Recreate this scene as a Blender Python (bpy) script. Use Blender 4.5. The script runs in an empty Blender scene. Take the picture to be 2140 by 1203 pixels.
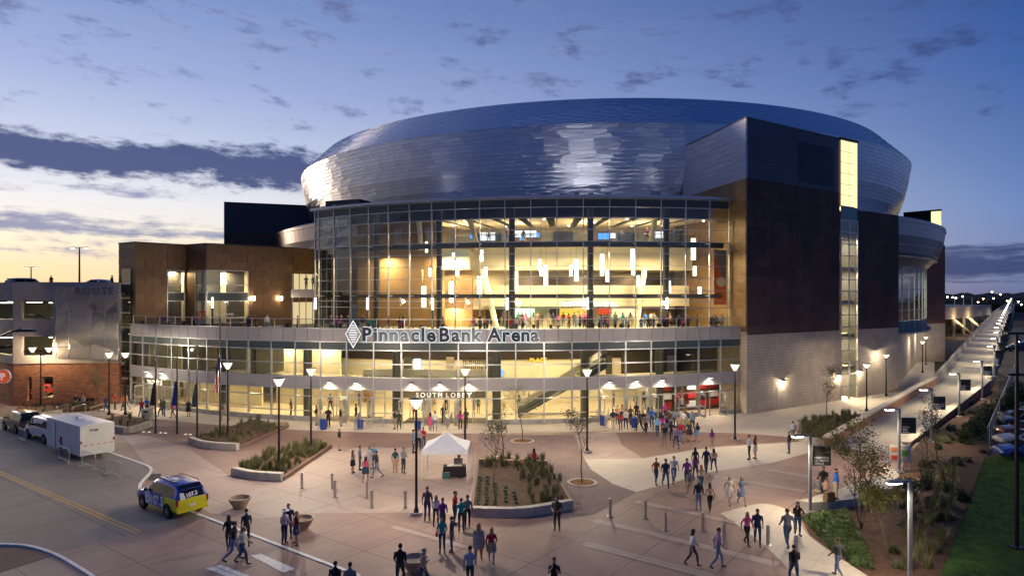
import bpy, bmesh, math, random
from mathutils import Vector, Matrix, noise as mnoise
rnd = random.Random(7)
SC = bpy.context.scene
COL = SC.collection
R = math.radians
# ---------------------------------------------------------------- camera
FPX, HCAM, XC, YH = 1415.0, 12.2, 1070.0, 618.0      # focal length in photo pixels, eye height, principal point
cam_d = bpy.data.cameras.new('camera'); cam = bpy.data.objects.new('camera', cam_d); COL.objects.link(cam)
cam.location = (0, 0, HCAM); cam.rotation_euler = (R(90), 0, 0)
cam_d.sensor_width = 36; cam_d.lens = 36 * FPX / 2140; cam_d.shift_y = (YH - 601.5) / 2140
cam_d.clip_start = .5; cam_d.clip_end = 9000
SC.camera = cam
SC.view_settings.view_transform = 'Standard'; SC.view_settings.look = 'None'
SC.view_settings.exposure = 0.0; SC.view_settings.gamma = 1; SC.view_settings.use_curve_mapping = False
SC.render.engine = 'CYCLES'
cy = SC.cycles
cy.use_denoising = True; cy.max_bounces = 7; cy.diffuse_bounces = 3; cy.glossy_bounces = 3; cy.transmission_bounces = 4
cy.transparent_max_bounces = 24; cy.sample_clamp_indirect = 4; cy.use_light_tree = True
cy.caustics_reflective = False; cy.caustics_refractive = False
# ---------------------------------------------------------------- node expressions
class E:
    """a scalar node expression"""
    def __init__(s, nt, sock): s.nt, s.s = nt, sock
    def _m(s, op, *a):
        n = s.nt.nodes.new('ShaderNodeMath'); n.operation = op
        for i, v in enumerate((s,) + a):
            if isinstance(v, E): s.nt.links.new(v.s, n.inputs[i])
            else: n.inputs[i].default_value = v
        return E(s.nt, n.outputs[0])
    def __add__(s, o): return s._m('ADD', o)
    __radd__ = __add__
    def __sub__(s, o): return s._m('SUBTRACT', o)
    def __rsub__(s, o): return (s * -1) + o
    def __mul__(s, o): return s._m('MULTIPLY', o)
    __rmul__ = __mul__
    def __truediv__(s, o): return s._m('DIVIDE', o)
    def abs(s): return s._m('ABSOLUTE')
    def max(s, o): return s._m('MAXIMUM', o)
    def min(s, o): return s._m('MINIMUM', o)
    def exp(s): return s._m('EXPONENT')
    def sstep(s, a, b):
        n = s.nt.nodes.new('ShaderNodeMapRange'); n.interpolation_type = 'SMOOTHSTEP'
        s.nt.links.new(s.s, n.inputs[0]); n.inputs[1].default_value = a; n.inputs[2].default_value = b
        return E(s.nt, n.outputs[0])
    def lin(s, a, b):
        n = s.nt.nodes.new('ShaderNodeMapRange'); s.nt.links.new(s.s, n.inputs[0]); n.inputs[1].default_value = a; n.inputs[2].default_value = b
        return E(s.nt, n.outputs[0])
def gauss(x, c, w):
    d = (x - c) / w
    return (d * d * -1).exp()
def ramp(nt, e, stops):
    n = nt.nodes.new('ShaderNodeValToRGB'); nt.links.new(e.s, n.inputs[0]); cr = n.color_ramp
    while len(cr.elements) < len(stops): cr.elements.new(.5)
    for el, (p, c) in zip(cr.elements, stops): el.position = p; el.color = (*c, 1)
    return n.outputs[0]
def mixc(nt, f, a, b, typ='MIX'):
    n = nt.nodes.new('ShaderNodeMix'); n.data_type = 'RGBA'; n.blend_type = typ
    for v, i in ((f, 0), (a, 6), (b, 7)):
        if isinstance(v, E): nt.links.new(v.s, n.inputs[i])
        elif isinstance(v, (int, float)): n.inputs[i].default_value = v
        elif isinstance(v, tuple): n.inputs[i].default_value = (*v, 1)
        else: nt.links.new(v, n.inputs[i])
    return n.outputs[2]
def comb(nt, x, y, z):
    n = nt.nodes.new('ShaderNodeCombineXYZ')
    for i, v in enumerate((x, y, z)):
        if isinstance(v, E): nt.links.new(v.s, n.inputs[i])
        else: n.inputs[i].default_value = v
    return n.outputs[0]
def noise(nt, vec, scale=1, detail=4, rough=.55, dist=0):
    n = nt.nodes.new('ShaderNodeTexNoise'); n.inputs['Scale'].default_value = scale; n.inputs['Detail'].default_value = detail
    n.inputs['Roughness'].default_value = rough; n.inputs['Distortion'].default_value = dist
    if vec is not None: nt.links.new(vec, n.inputs['Vector'])
    return E(nt, n.outputs[0])
# ---------------------------------------------------------------- sky at dusk, glow in the west (to the left)
SUN_AZ, SUN_EL = -48.0, 1.5
w = bpy.data.worlds.new('World'); SC.world = w; w.use_nodes = True
nt = w.node_tree; nt.nodes.clear()
tc = nt.nodes.new('ShaderNodeTexCoord')
nrm = nt.nodes.new('ShaderNodeVectorMath'); nrm.operation = 'NORMALIZE'; nt.links.new(tc.outputs['Generated'], nrm.inputs[0])
sx = nt.nodes.new('ShaderNodeSeparateXYZ'); nt.links.new(nrm.outputs[0], sx.inputs[0])
dx, dy, dz = (E(nt, sx.outputs[i]) for i in range(3))
el = dz._m('ARCSINE') * (180 / math.pi)                        # elevation, degrees
az = dx._m('ARCTAN2', dy) * (180 / math.pi)                    # azimuth, degrees, 0 straight ahead, minus to the left
hz = (dx * dx + dy * dy)._m('SQRT').max(1e-4)
c = (dx * math.sin(R(SUN_AZ)) + dy * math.cos(R(SUN_AZ))) / hz
glow = c.lin(.06, .98)
pe = el.max(0) / 90.0
pe = pe._m('SQRT')
def st(rows): return [((e / 90.0) ** .5, col) for e, col in rows]
W = ramp(nt, pe, st([(0, (1, .66, .32)), (2, (1, .78, .48)), (4.2, (1, .89, .70)), (7, (.88, .86, .88)), (11, (.60, .65, .82)), (16, (.37, .45, .73)), (23, (.20, .29, .58)), (45, (.08, .14, .36)), (90, (.03, .08, .30))]))
Ee = ramp(nt, pe, st([(0, (.085, .12, .28)), (3, (.17, .23, .45)), (6, (.14, .23, .50)), (10, (.09, .175, .43)), (16, (.042, .11, .36)), (23, (.018, .06, .25)), (45, (.010, .042, .2)), (90, (.012, .045, .2))]))
sky = mixc(nt, glow, Ee, W)
ns = nt.nodes.new('ShaderNodeTexSky'); ns.sky_type = 'NISHITA'; ns.sun_disc = False
ns.sun_elevation = R(SUN_EL); ns.sun_rotation = R(SUN_AZ); ns.altitude = 300; ns.air_density = 1; ns.dust_density = .6; ns.ozone_density = 3
sky = mixc(nt, .02, sky, ns.outputs[0], 'ADD')
# clouds in azimuth / elevation
warp = noise(nt, comb(nt, az * .11, el * .3, 3.1), 1, 3) - .5
elw = el + warp * 1.6
n1 = noise(nt, comb(nt, az * .15, elw * .62, 0), 1, 6, .62)
n2 = noise(nt, comb(nt, az * .62 + el * .15, el * 1.5, 7.3), 1, 5, .62)
n4 = noise(nt, comb(nt, az * .26 + el * .10, el * .72, 1.7), 1, 5, .58)
n3 = noise(nt, comb(nt, az * .07, elw * 1.1, 4.0), 1, 6, .6)
bank = gauss(elw, 10.0, 1.9) * az.sstep(-11, -19)
bank2 = gauss(elw, 4.9, 1.3) * az.sstep(-12, -21) * .75
bank3 = (gauss(elw, 7.4, .5) * az.sstep(-22, -30)) * .55
bank4 = gauss(elw, 2.3, 1.7) * az.sstep(20, 31) * 1.0
bank5 = gauss(elw, 3.0, .45) * az.sstep(-14, -24) * .55
puff = gauss(el, 19, 7) * .10
d1 = (n1 * .75 + n2 * .62 + bank * .60 - .90).sstep(0, .26)
d2 = (n3 * .8 + n2 * .45 + bank2 * .46 + bank3 * .55 + bank5 * .45 - .80).sstep(0, .26)
d3 = (n3 * .9 + n2 * .2 + bank4 * .42 - .74).sstep(0, .2)
d4 = (n4 * 1.0 + n2 * .30 + puff - .765).sstep(0, .24) * (el.sstep(9.5, 13.5)) * .85
d5 = (n3 * .8 + n4 * .5 - .58).sstep(0, .4) * el.sstep(5, 14) * .22
dark = mixc(nt, glow, (.016, .034, .13), (.060, .085, .23))
pale = mixc(nt, glow, (.030, .045, .15), (.24, .26, .46))
sky = mixc(nt, d5, sky, mixc(nt, glow, (.08, .12, .28), (.44, .46, .62)))
sky = mixc(nt, d4, sky, mixc(nt, glow, (.030, .060, .20), (.14, .17, .36)))
sky = mixc(nt, d2 * .85, sky, pale)
sky = mixc(nt, d3 * .8, sky, dark)
sky = mixc(nt, d1 * .94, sky, dark)
bg = nt.nodes.new('ShaderNodeBackground'); nt.links.new(sky, bg.inputs[0]); bg.inputs[1].default_value = 1.0
wo = nt.nodes.new('ShaderNodeOutputWorld'); nt.links.new(bg.outputs[0], wo.inputs[0])
sun_d = bpy.data.lights.new('sun', 'SUN'); sun_d.energy = 1.1; sun_d.angle = R(16); sun_d.color = (1, .80, .60)
sun = bpy.data.objects.new('sun', sun_d); COL.objects.link(sun)
_sd = Vector((math.sin(R(SUN_AZ)) * math.cos(R(11)), math.cos(R(SUN_AZ)) * math.cos(R(11)), math.sin(R(11))))
sun.rotation_euler = _sd.to_track_quat('Z', 'Y').to_euler(); sun.location = (-60, 60, 60)
# ---------------------------------------------------------------- materials
MATS = {}
def mat(name, col, rough=.6, metal=0, var=.0, vscale=1.0, bump=0, bscale=20, emit=None, es=0, spec=.5, col2=None, stretch=None, coat=0, var2=0):
    """procedural material: base colour broken up by object-space noise, optional fine bump"""
    if name in MATS: return MATS[name]
    m = bpy.data.materials.new(name); m.use_nodes = True; MATS[name] = m
    t = m.node_tree; b = t.nodes['Principled BSDF']
    b.inputs['Roughness'].default_value = rough; b.inputs['Metallic'].default_value = metal
    b.inputs['Specular IOR Level'].default_value = spec; b.inputs['Base Color'].default_value = (*col, 1)
    if coat: b.inputs['Coat Weight'].default_value = coat; b.inputs['Coat Roughness'].default_value = .08
    g = t.nodes.new('ShaderNodeNewGeometry'); vec = g.outputs['Position']
    if stretch:
        mp = t.nodes.new('ShaderNodeMapping'); mp.inputs['Scale'].default_value = stretch; t.links.new(vec, mp.inputs[0]); vec = mp.outputs[0]
    if var or col2:
        n = noise(t, vec, vscale, 5, .6); c2 = col2 or tuple(max(0, x * (1 - 2 * var)) for x in col)
        c1 = col if col2 else tuple(min(1, x * (1 + var)) for x in col)
        out = mixc(t, n.sstep(.32, .68), c1, c2)
        if var2:
            oi = t.nodes.new('ShaderNodeObjectInfo'); f = E(t, oi.outputs['Random']) * (2 * var2) + (1 - var2)
            cmb = t.nodes.new('ShaderNodeCombineColor')
            for i in range(3): t.links.new(f.s, cmb.inputs[i])
            out = mixc(t, 1.0, out, cmb.outputs[0], 'MULTIPLY')
        t.links.new(out, b.inputs['Base Color'])
    if bump:
        n = noise(t, vec, bscale, 4, .6); bp = t.nodes.new('ShaderNodeBump'); bp.inputs['Strength'].default_value = bump; bp.inputs['Distance'].default_value = .02
        t.links.new(n.s, bp.inputs['Height']); t.links.new(bp.outputs[0], b.inputs['Normal'])
    if emit: b.inputs['Emission Color'].default_value = (*emit, 1); b.inputs['Emission Strength'].default_value = es
    return m
def glassmat(name, tint, refl=.025, body=0, bodycol=(.05, .06, .06)):
    """thin architectural pane: transmission with fresnel reflection, optional tinted body"""
    if name in MATS: return MATS[name]
    m = bpy.data.materials.new(name); m.use_nodes = True; MATS[name] = m; t = m.node_tree; t.nodes.clear()
    tr = t.nodes.new('ShaderNodeBsdfTransparent'); tr.inputs[0].default_value = (*tint, 1)
    gl = t.nodes.new('ShaderNodeBsdfGlossy'); gl.inputs['Roughness'].default_value = .02; gl.inputs[0].default_value = (.9, .95, 1, 1)
    fr = t.nodes.new('ShaderNodeFresnel'); fr.inputs[0].default_value = 1.5
    f = E(t, fr.outputs[0]) * .6 + refl
    mx = t.nodes.new('ShaderNodeMixShader'); t.links.new(f.s, mx.inputs[0])
    last = tr.outputs[0]
    if body:
        df = t.nodes.new('ShaderNodeBsdfDiffuse'); df.inputs[0].default_value = (*bodycol, 1)
        m2 = t.nodes.new('ShaderNodeMixShader'); m2.inputs[0].default_value = body; t.links.new(last, m2.inputs[1]); t.links.new(df.outputs[0], m2.inputs[2]); last = m2.outputs[0]
    t.links.new(last, mx.inputs[1]); t.links.new(gl.outputs[0], mx.inputs[2])
    o = t.nodes.new('ShaderNodeOutputMaterial'); t.links.new(mx.outputs[0], o.inputs[0])
    return m
def emat(name, col, s):
    if name in MATS: return MATS[name]
    m = bpy.data.materials.new(name); m.use_nodes = True; MATS[name] = m; t = m.node_tree; t.nodes.clear()
    e = t.nodes.new('ShaderNodeEmission'); e.inputs[0].default_value = (*col, 1); e.inputs[1].default_value = s
    o = t.nodes.new('ShaderNodeOutputMaterial'); t.links.new(e.outputs[0], o.inputs[0])
    return m
def brickmat(name, c1, c2, mortar, sx_, sy_, use='wall', rough=.85, bump=.5):
    """brick or paver courses; 'wall' maps along x+y / z, 'floor' maps x / y"""
    if name in MATS: return MATS[name]
    m = bpy.data.materials.new(name); m.use_nodes = True; MATS[name] = m; t = m.node_tree; b = t.nodes['Principled BSDF']
    g = t.nodes.new('ShaderNodeNewGeometry'); s = t.nodes.new('ShaderNodeSeparateXYZ'); t.links.new(g.outputs['Position'], s.inputs[0])
    X, Y, Z = (E(t, s.outputs[i]) for i in range(3))
    vec = comb(t, X * .8 + Y * .6, Z, 0) if use == 'wall' else comb(t, X * .8 + Y * .6, Y * .8 - X * .6, 0)
    br = t.nodes.new('ShaderNodeTexBrick'); t.links.new(vec, br.inputs['Vector'])
    br.inputs['Color1'].default_value = (*c1, 1); br.inputs['Color2'].default_value = (*c2, 1); br.inputs['Mortar'].default_value = (*mortar, 1)
    br.inputs['Scale'].default_value = 1; br.inputs['Brick Width'].default_value = sx_; br.inputs['Row Height'].default_value = sy_; br.inputs['Mortar Size'].default_value = sy_ * .08
    n = noise(t, g.outputs['Position'], .7, 5)
    out = mixc(t, n.sstep(.35, .7) * .6, br.outputs[0], tuple(x * .6 for x in c1))
    t.links.new(out, b.inputs['Base Color']); b.inputs['Roughness'].default_value = rough
    bp = t.nodes.new('ShaderNodeBump'); bp.inputs['Strength'].default_value = bump; bp.inputs['Distance'].default_value = .01; bp.invert = True
    t.links.new(br.outputs['Fac'], bp.inputs['Height']); t.links.new(bp.outputs[0], b.inputs['Normal'])
    return m
def pavemat(name, ca, cb, rough=.75, joint=3.0, jw=.012, ang=0.0, jd=.55, spec=.4):
    """cast concrete paving: blotchy colour, streaks, saw-cut joints and fine relief"""
    if name in MATS: return MATS[name]
    m = bpy.data.materials.new(name); m.use_nodes = True; MATS[name] = m; t = m.node_tree; b = t.nodes['Principled BSDF']
    g = t.nodes.new('ShaderNodeNewGeometry'); pos = g.outputs['Position']
    s = t.nodes.new('ShaderNodeSeparateXYZ'); t.links.new(pos, s.inputs[0]); X, Y = E(t, s.outputs[0]), E(t, s.outputs[1])
    ca_, sa_ = math.cos(ang), math.sin(ang)
    U, V = X * ca_ + Y * sa_, Y * ca_ - X * sa_
    n1 = noise(t, pos, .16, 4, .55, .6); n2 = noise(t, pos, 1.3, 6, .65); n3 = noise(t, comb(t, U * .25, V * 1.4, 0), 1, 4)
    f = (n1 * .9 + n2 * .35 + n3 * .3)
    out = mixc(t, f.sstep(.60, 1.0), ca, cb)
    st_ = (noise(t, pos, .55, 6, .7, 1.5).sstep(.56, .76) * .42).max(noise(t, pos, 5.5, 3, .6).sstep(.70, .74) * .45)
    out = mixc(t, st_, out, tuple(x * .5 for x in ca))
    if joint:
        def line(q):
            d = (q / joint)._m('FRACT') - .5
            return d.abs().sstep(.5 - jw / joint * 1.6, .5 - jw / joint * .4)
        jl = line(U).max(line(V))
        # slab-to-slab tone difference
        wn = t.nodes.new('ShaderNodeTexWhiteNoise'); wn.noise_dimensions = '2D'
        t.links.new(comb(t, (U / joint + .5)._m('FLOOR'), (V / joint + .5)._m('FLOOR'), 0), wn.inputs['Vector'])
        out = mixc(t, E(t, wn.outputs[0]) * .22, out, tuple(x * .62 for x in cb))
        out = mixc(t, jl * jd, out, tuple(x * .3 for x in ca))
    t.links.new(out, b.inputs['Base Color'])
    b.inputs['Specular IOR Level'].default_value = spec
    rr = n2 * .25 + (rough - .12); t.links.new(rr.s, b.inputs['Roughness'])
    nb = noise(t, pos, 9, 5, .7); bp = t.nodes.new('ShaderNodeBump'); bp.inputs['Strength'].default_value = .25; bp.inputs['Distance'].default_value = .01
    t.links.new(nb.s, bp.inputs['Height']); t.links.new(bp.outputs[0], b.inputs['Normal'])
    return m
# ---------------------------------------------------------------- geometry helpers
def G(px, py, z=0.0):
    """the point of the horizontal plane at height z that the photo shows at pixel (px, py)"""
    d = FPX * (HCAM - z) / (py - YH)
    return Vector(((px - XC) / FPX * d, d, z))
def AT(px, d, z=0.0): return Vector(((px - XC) / FPX * d, d, z))
def ZP(py, d): return HCAM - (py - YH) * d / FPX
class MB:
    """collects faces for ONE mesh object; mi = material index of the faces that follow"""
    def __init__(s): s.v, s.f, s.m, s.mi = [], [], [], 0
    def add(s, vs, fs):
        o = len(s.v); s.v += [tuple(x) for x in vs]; s.f += [tuple(i + o for i in q) for q in fs]; s.m += [s.mi] * len(fs); return s
    def box(s, c, size, rz=0, taper=1.0, rx=0, ry=0):
        hx, hy, hz_ = (x / 2 for x in size); M = Matrix.Rotation(rz, 3, 'Z') @ Matrix.Rotation(ry, 3, 'Y') @ Matrix.Rotation(rx, 3, 'X')
        P = [(-hx, -hy, -hz_), (hx, -hy, -hz_), (hx, hy, -hz_), (-hx, hy, -hz_)] + [(a * taper, b * taper, hz_) for a, b in ((-hx, -hy), (hx, -hy), (hx, hy), (-hx, hy))]
        return s.add([M @ Vector(p) + Vector(c) for p in P], [(3, 2, 1, 0), (4, 5, 6, 7), (0, 1, 5, 4), (1, 2, 6, 5), (2, 3, 7, 6), (3, 0, 4, 7)])
    def bx(s, x0, x1, y0, y1, z0, z1): return s.box(((x0 + x1) / 2, (y0 + y1) / 2, (z0 + z1) / 2), (x1 - x0, y1 - y0, z1 - z0))
    def prism(s, pts, z0, z1):
        n = len(pts); a = sum(pts[i][0] * pts[(i + 1) % n][1] - pts[(i + 1) % n][0] * pts[i][1] for i in range(n))
        p = list(pts) if a > 0 else list(pts)[::-1]
        vs = [(q[0], q[1], z0) for q in p] + [(q[0], q[1], z1) for q in p]
        return s.add(vs, [tuple(range(n - 1, -1, -1)), tuple(range(n, 2 * n))] + [(i, (i + 1) % n, n + (i + 1) % n, n + i) for i in range(n)])
    def sheet(s, pts, z):
        n = len(pts); a = sum(pts[i][0] * pts[(i + 1) % n][1] - pts[(i + 1) % n][0] * pts[i][1] for i in range(n))
        p = list(pts) if a > 0 else list(pts)[::-1]
        return s.add([(q[0], q[1], z) for q in p], [tuple(range(n))])
    def quad(s, a, b, c, d): return s.add([a, b, c, d], [(0, 1, 2, 3)])
    def tube(s, pts, r, n=8, caps=True):
        pts = [Vector(p) for p in pts]; rs = r if isinstance(r, (list, tuple)) else [r] * len(pts); vs, fs = [], []
        up = Vector((0, 0, 1))
        for i, p in enumerate(pts):
            d = (pts[min(i + 1, len(pts) - 1)] - pts[max(i - 1, 0)]).normalized()
            a = d.cross(up if abs(d.z) < .95 else Vector((1, 0, 0))).normalized(); b = a.cross(d)
            for k in range(n):
                t = 2 * math.pi * k / n; vs.append(p + (a * math.cos(t) + b * math.sin(t)) * rs[i])
        for i in range(len(pts) - 1):
            for k in range(n): fs.append((i * n + k, (i + 1) * n + k, (i + 1) * n + (k + 1) % n, i * n + (k + 1) % n))
        if caps: fs += [tuple(range(n)), tuple((len(pts) - 1) * n + k for k in range(n - 1, -1, -1))]
        return s.add(vs, fs)
    def lathe(s, prof, n=16, c=(0, 0, 0), sx=1, sy=1):
        vs = [(c[0] + r * sx * math.cos(2 * math.pi * k / n), c[1] + r * sy * math.sin(2 * math.pi * k / n), c[2] + z) for r, z in prof for k in range(n)]
        fs = [(i * n + k, i * n + (k + 1) % n, (i + 1) * n + (k + 1) % n, (i + 1) * n + k) for i in range(len(prof) - 1) for k in range(n)]
        return s.add(vs, fs)
    def arc(s, C, r0, r1, a0, a1, z0, z1, n=None):
        """curved box between radii r0 (outer) and r1 and angles a0..a1 (degrees, 0 = towards the camera)"""
        n = n or max(1, int(abs(a1 - a0) / 1.2)); vs = []
        for i in range(n + 1):
            a = R(a0 + (a1 - a0) * i / n)
            for r in (r0, r1):
                for z in (z0, z1): vs.append((C[0] + r * math.sin(a), C[1] - r * math.cos(a), z))
        fs = []
        for i in range(n):
            o = i * 4; p = o + 4
            fs += [(o, p, p + 1, o + 1), (o + 2, o + 3, p + 3, p + 2), (o + 1, p + 1, p + 3, o + 3), (o, o + 2, p + 2, p)]
        fs += [(0, 1, 3, 2), (n * 4, n * 4 + 2, n * 4 + 3, n * 4 + 1)]
        return s.add(vs, fs)
    def strip(s, pts, w, z, h=None):
        """a band of width w along a ground polyline"""
        pts = [Vector((p[0], p[1], 0)) for p in pts]; L, Rr = [], []
        for i, p in enumerate(pts):
            d = (pts[min(i + 1, len(pts) - 1)] - pts[max(i - 1, 0)]).normalized(); nrm_ = Vector((-d.y, d.x, 0))
            L.append(p + nrm_ * w / 2); Rr.append(p - nrm_ * w / 2)
        n = len(pts)
        if h is None:
            return s.add([(q.x, q.y, z) for q in L + Rr], [(i, n + i, n + i + 1, i + 1) for i in range(n - 1)])
        vs = [(q.x, q.y, zz) for zz in (z, z + h) for q in L + Rr]; fs = []
        for i in range(n - 1):
            fs += [(2 * n + i, 3 * n + i, 3 * n + i + 1, 2 * n + i + 1), (i, 2 * n + i, 2 * n + i + 1, i + 1), (n + i, n + i + 1, 3 * n + i + 1, 3 * n + i)]
        fs += [(0, n, 3 * n, 2 * n), (n - 1, 3 * n - 1, 4 * n - 1, 2 * n - 1)]
        return s.add(vs, fs)
    def mesh(s, name, mats, smooth=False):
        me = bpy.data.meshes.new(name); me.from_pydata(s.v, [], s.f)
        for m in (mats if isinstance(mats, (list, tuple)) else [mats]): me.materials.append(m)
        if any(s.m): me.polygons.foreach_set('material_index', s.m)
        if smooth: me.polygons.foreach_set('use_smooth', [True] * len(s.f))
        me.update(); return me
    def build(s, name, mats, parent=None, smooth=False, **k): return place(name, s.mesh(name, mats, smooth), parent, **k)
def place(name, data, parent=None, loc=None, rz=0, label=None, cat=None, group=None, kind=None, mats=None):
    o = bpy.data.objects.new(name, data); COL.objects.link(o)
    if parent is not None: o.parent = parent
    if loc is not None: o.location = loc
    if rz: o.rotation_euler = (0, 0, rz)
    if label: o['label'] = label
    if cat: o['category'] = cat
    if group: o['group'] = group
    if kind: o['kind'] = kind
    if mats:
        for i, m in enumerate(mats): o.material_slots[i].link = 'OBJECT'; o.material_slots[i].material = m
    return o
def empty(name, loc=(0, 0, 0), rz=0, **k):
    return place(name, None, None, loc=loc, rz=rz, **k)
def copy_tree(o, parent=None, **k):
    c_ = o.copy(); COL.objects.link(c_); c_.parent = parent
    for ch in o.children: copy_tree(ch, c_)
    for a, b in k.items():
        if a == 'loc': c_.location = b
        elif a == 'rz': c_.rotation_euler = (0, 0, b)
        elif a == 'scale': c_.scale = (b, b, b)
        else: c_[{'cat': 'category'}.get(a, a)] = b
    return c_
_txt = {}
def text_mesh(txt, size, depth=.02, bold=0.0, spacing=1.0, key=''):
    k = (txt, size, depth, bold, spacing)
    if k in _txt: return _txt[k]
    cu = bpy.data.curves.new('lettering', 'FONT'); cu.body = txt; cu.size = size; cu.extrude = depth / 2; cu.offset = bold; cu.space_character = spacing; cu.resolution_u = 3
    o = bpy.data.objects.new('lettering', cu); COL.objects.link(o)
    me = bpy.data.meshes.new_from_object(o.evaluated_get(bpy.context.evaluated_depsgraph_get()))
    bpy.data.objects.remove(o); _txt[k] = me
    return me
def lettering(name, txt, size, material, parent, M, depth=.02, bold=0, spacing=1.0, align='L'):
    """text as a flat piece of real lettering; M places its own x-right, y-up, z-out frame"""
    me = text_mesh(txt, size, depth, bold, spacing).copy(); me.materials.clear(); me.materials.append(material)
    if align == 'C':
        xs = [v.co.x for v in me.vertices]; s_ = (min(xs) + max(xs)) / 2 if xs else 0
        me.transform(Matrix.Translation((-s_, 0, 0)))
    me.transform(M); return place(name, me, parent)
def frame(o, xdir, up=(0, 0, 1)):
    x = Vector(xdir).normalized(); u = Vector(up); z = x.cross(u).normalized(); u = z.cross(x)
    return Matrix(((x.x, u.x, z.x, o[0]), (x.y, u.y, z.y, o[1]), (x.z, u.z, z.z, o[2]), (0, 0, 0, 1)))
def light(name, kind, loc, power, col, parent, **k):
    d = bpy.data.lights.new(name, kind); d.energy = power; d.color = col
    for a, b in k.items():
        if a not in ('rot',): setattr(d, a, b)
    o = bpy.data.objects.new(name, d); COL.objects.link(o); o.location = loc
    if 'rot' in k: o.rotation_euler = k['rot']
    if parent is not None: o.parent = parent
    return o
def polar(C, r, a, z=0): return Vector((C[0] + r * math.sin(R(a)), C[1] - r * math.cos(R(a)), z))
def hit(C, r, px):
    """angle on circle (C, r) (near side) that the photo shows at column px"""
    k = (px - XC) / FPX; A = k * k + 1; B = -2 * (k * C[0] + C[1]); D = C[0] ** 2 + C[1] ** 2 - r * r
    d = (-B - math.sqrt(max(0, B * B - 4 * A * D))) / (2 * A)
    return math.degrees(math.atan2(k * d - C[0], -(d - C[1])))
WARM = (1.0, .80, .52); WARMI = (1.0, .77, .43)
M_alum = mat('silver mullion', (.50, .51, .53), .38, .7)
M_white = mat('white paint', (.78, .77, .74), .5)
M_black = mat('black powder coat', (.015, .014, .014), .35, .3)
M_dark = mat('dark bronze metal', (.03, .027, .025), .45, .2)
M_conc = mat('cast concrete', (.36, .33, .28), .85, var=.12, vscale=1.2, bump=.3, bscale=14)
M_cream = mat('cream plaster', (.74, .66, .46), .7, var=.03, vscale=.6)
M_glass = glassmat('clear pane', (.95, .97, .94))
M_glassd = glassmat('tinted pane', (.70, .74, .70), .07)
M_spandrel = mat('spandrel glass', (.045, .062, .066), .40, 0, spec=.4)
M_lampw = emat('lamp white', (1, .93, .78), 9)
M_steel = mat('brushed stainless', (.62, .60, .56), .28, 1.0)
M_galv = mat('galvanised steel', (.58, .57, .55), .4, .9)
M_rubber = mat('tyre rubber', (.012, .012, .012), .8)
# ---------------------------------------------------------------- setting: ground and paving
U = Vector((math.sin(R(-52.9)), math.cos(R(-52.9)), 0)); V = Vector((math.sin(R(37.1)), math.cos(R(37.1)), 0))
PP = lambda pts, z=0: [G(a, b, z) for a, b in pts]
def smooth(pts, n=6):
    """Catmull-Rom through ground points"""
    pts = [Vector(p) for p in pts]; out = []
    for i in range(len(pts) - 1):
        p0, p1, p2, p3 = pts[max(i - 1, 0)], pts[i], pts[i + 1], pts[min(i + 2, len(pts) - 1)]
        for k in range(n):
            t = k / n; out.append(.5 * ((2 * p1) + (p2 - p0) * t + (2 * p0 - 5 * p1 + 4 * p2 - p3) * t * t + (3 * p1 - p0 - 3 * p2 + p3) * t ** 3))
    return out + [pts[-1]]
ANG = math.atan2(V.y, V.x)
P_red = pavemat('red brown paving', (.245, .150, .122), (.33, .22, .18), .62, 3.6, .026, ANG, .75)
P_tan = pavemat('pinkish tan paving', (.35, .255, .21), (.43, .33, .275), .62, 3.6, .026, ANG, .75)
P_mar = pavemat('maroon paving', (.20, .115, .09), (.27, .165, .13), .62, 3.6, .026, ANG, .75)
P_cream = pavemat('cream concrete', (.50, .43, .34), (.58, .51, .41), .68, 1.9, .012, ANG)
P_road = pavemat('road concrete', (.205, .17, .138), (.30, .255, .21), .7, 5.2, .03, math.atan2(U.y, U.x), .75)
P_cob = brickmat('clay cobbles', (.30, .19, .15), (.20, .16, .15), (.10, .08, .07), .34, .2, 'floor')
P_brk = brickmat('brick pavers', (.21, .10, .075), (.13, .075, .065), (.06, .045, .04), .24, .12, 'floor')
M_line = mat('white road paint', (.72, .70, .66), .6, var=.10, vscale=6)
M_yel = mat('yellow road paint', (.62, .36, .04), .6, var=.15, vscale=6)
M_bark = mat('bark mulch', (.10, .045, .022), .95, col2=(.045, .022, .012), vscale=2.2, bump=1, bscale=22)
M_lawn = mat('mown grass', (.07, .17, .018), .9, col2=(.035, .09, .010), vscale=1.3, bump=1, bscale=60)
M_far = mat('dark land', (.018, .022, .018), .95, var=.3, vscale=.01)
M_lot = mat('car park asphalt', (.07, .058, .048), .85, var=.15, vscale=.6, bump=.3, bscale=30)
def struct(name, mb, m, **k): return mb.build(name, m, kind='structure', **k)
struct('ground', MB().sheet([(-4000, -300), (4000, -300), (4000, 7000), (-4000, 7000)], -.05), M_far)
struct('plaza', MB().sheet([(-90, -70), (60, -70), (40, 8), (26, 25), (33, 50), (40, 62), (60, 90), (60, 130), (-60, 130), (-85, 60)], 0), P_red)
def patch(name, pts, m, z, sm=False):
    q = PP(pts); q = smooth(q + [q[0]], 5)[:-1] if sm else q
    return struct(name, MB().sheet(q, z), m)
patch('tan_paving', [(250, 900), (330, 915), (400, 940), (488, 1000), (590, 1003), (690, 937), (860, 935), (985, 935), (985, 1075), (830, 1070), (640, 1072), (545, 1082), (440, 1072), (330, 1000)], P_tan, .004)
patch('flag_court', [(255, 906), (330, 890), (520, 885), (600, 893), (498, 940), (400, 918)], P_mar, .008)
patch('maroon_paving', [(498, 941), (605, 895), (700, 896), (880, 898), (985, 906), (985, 935), (690, 933), (620, 936)], P_mar, .008)
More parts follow.
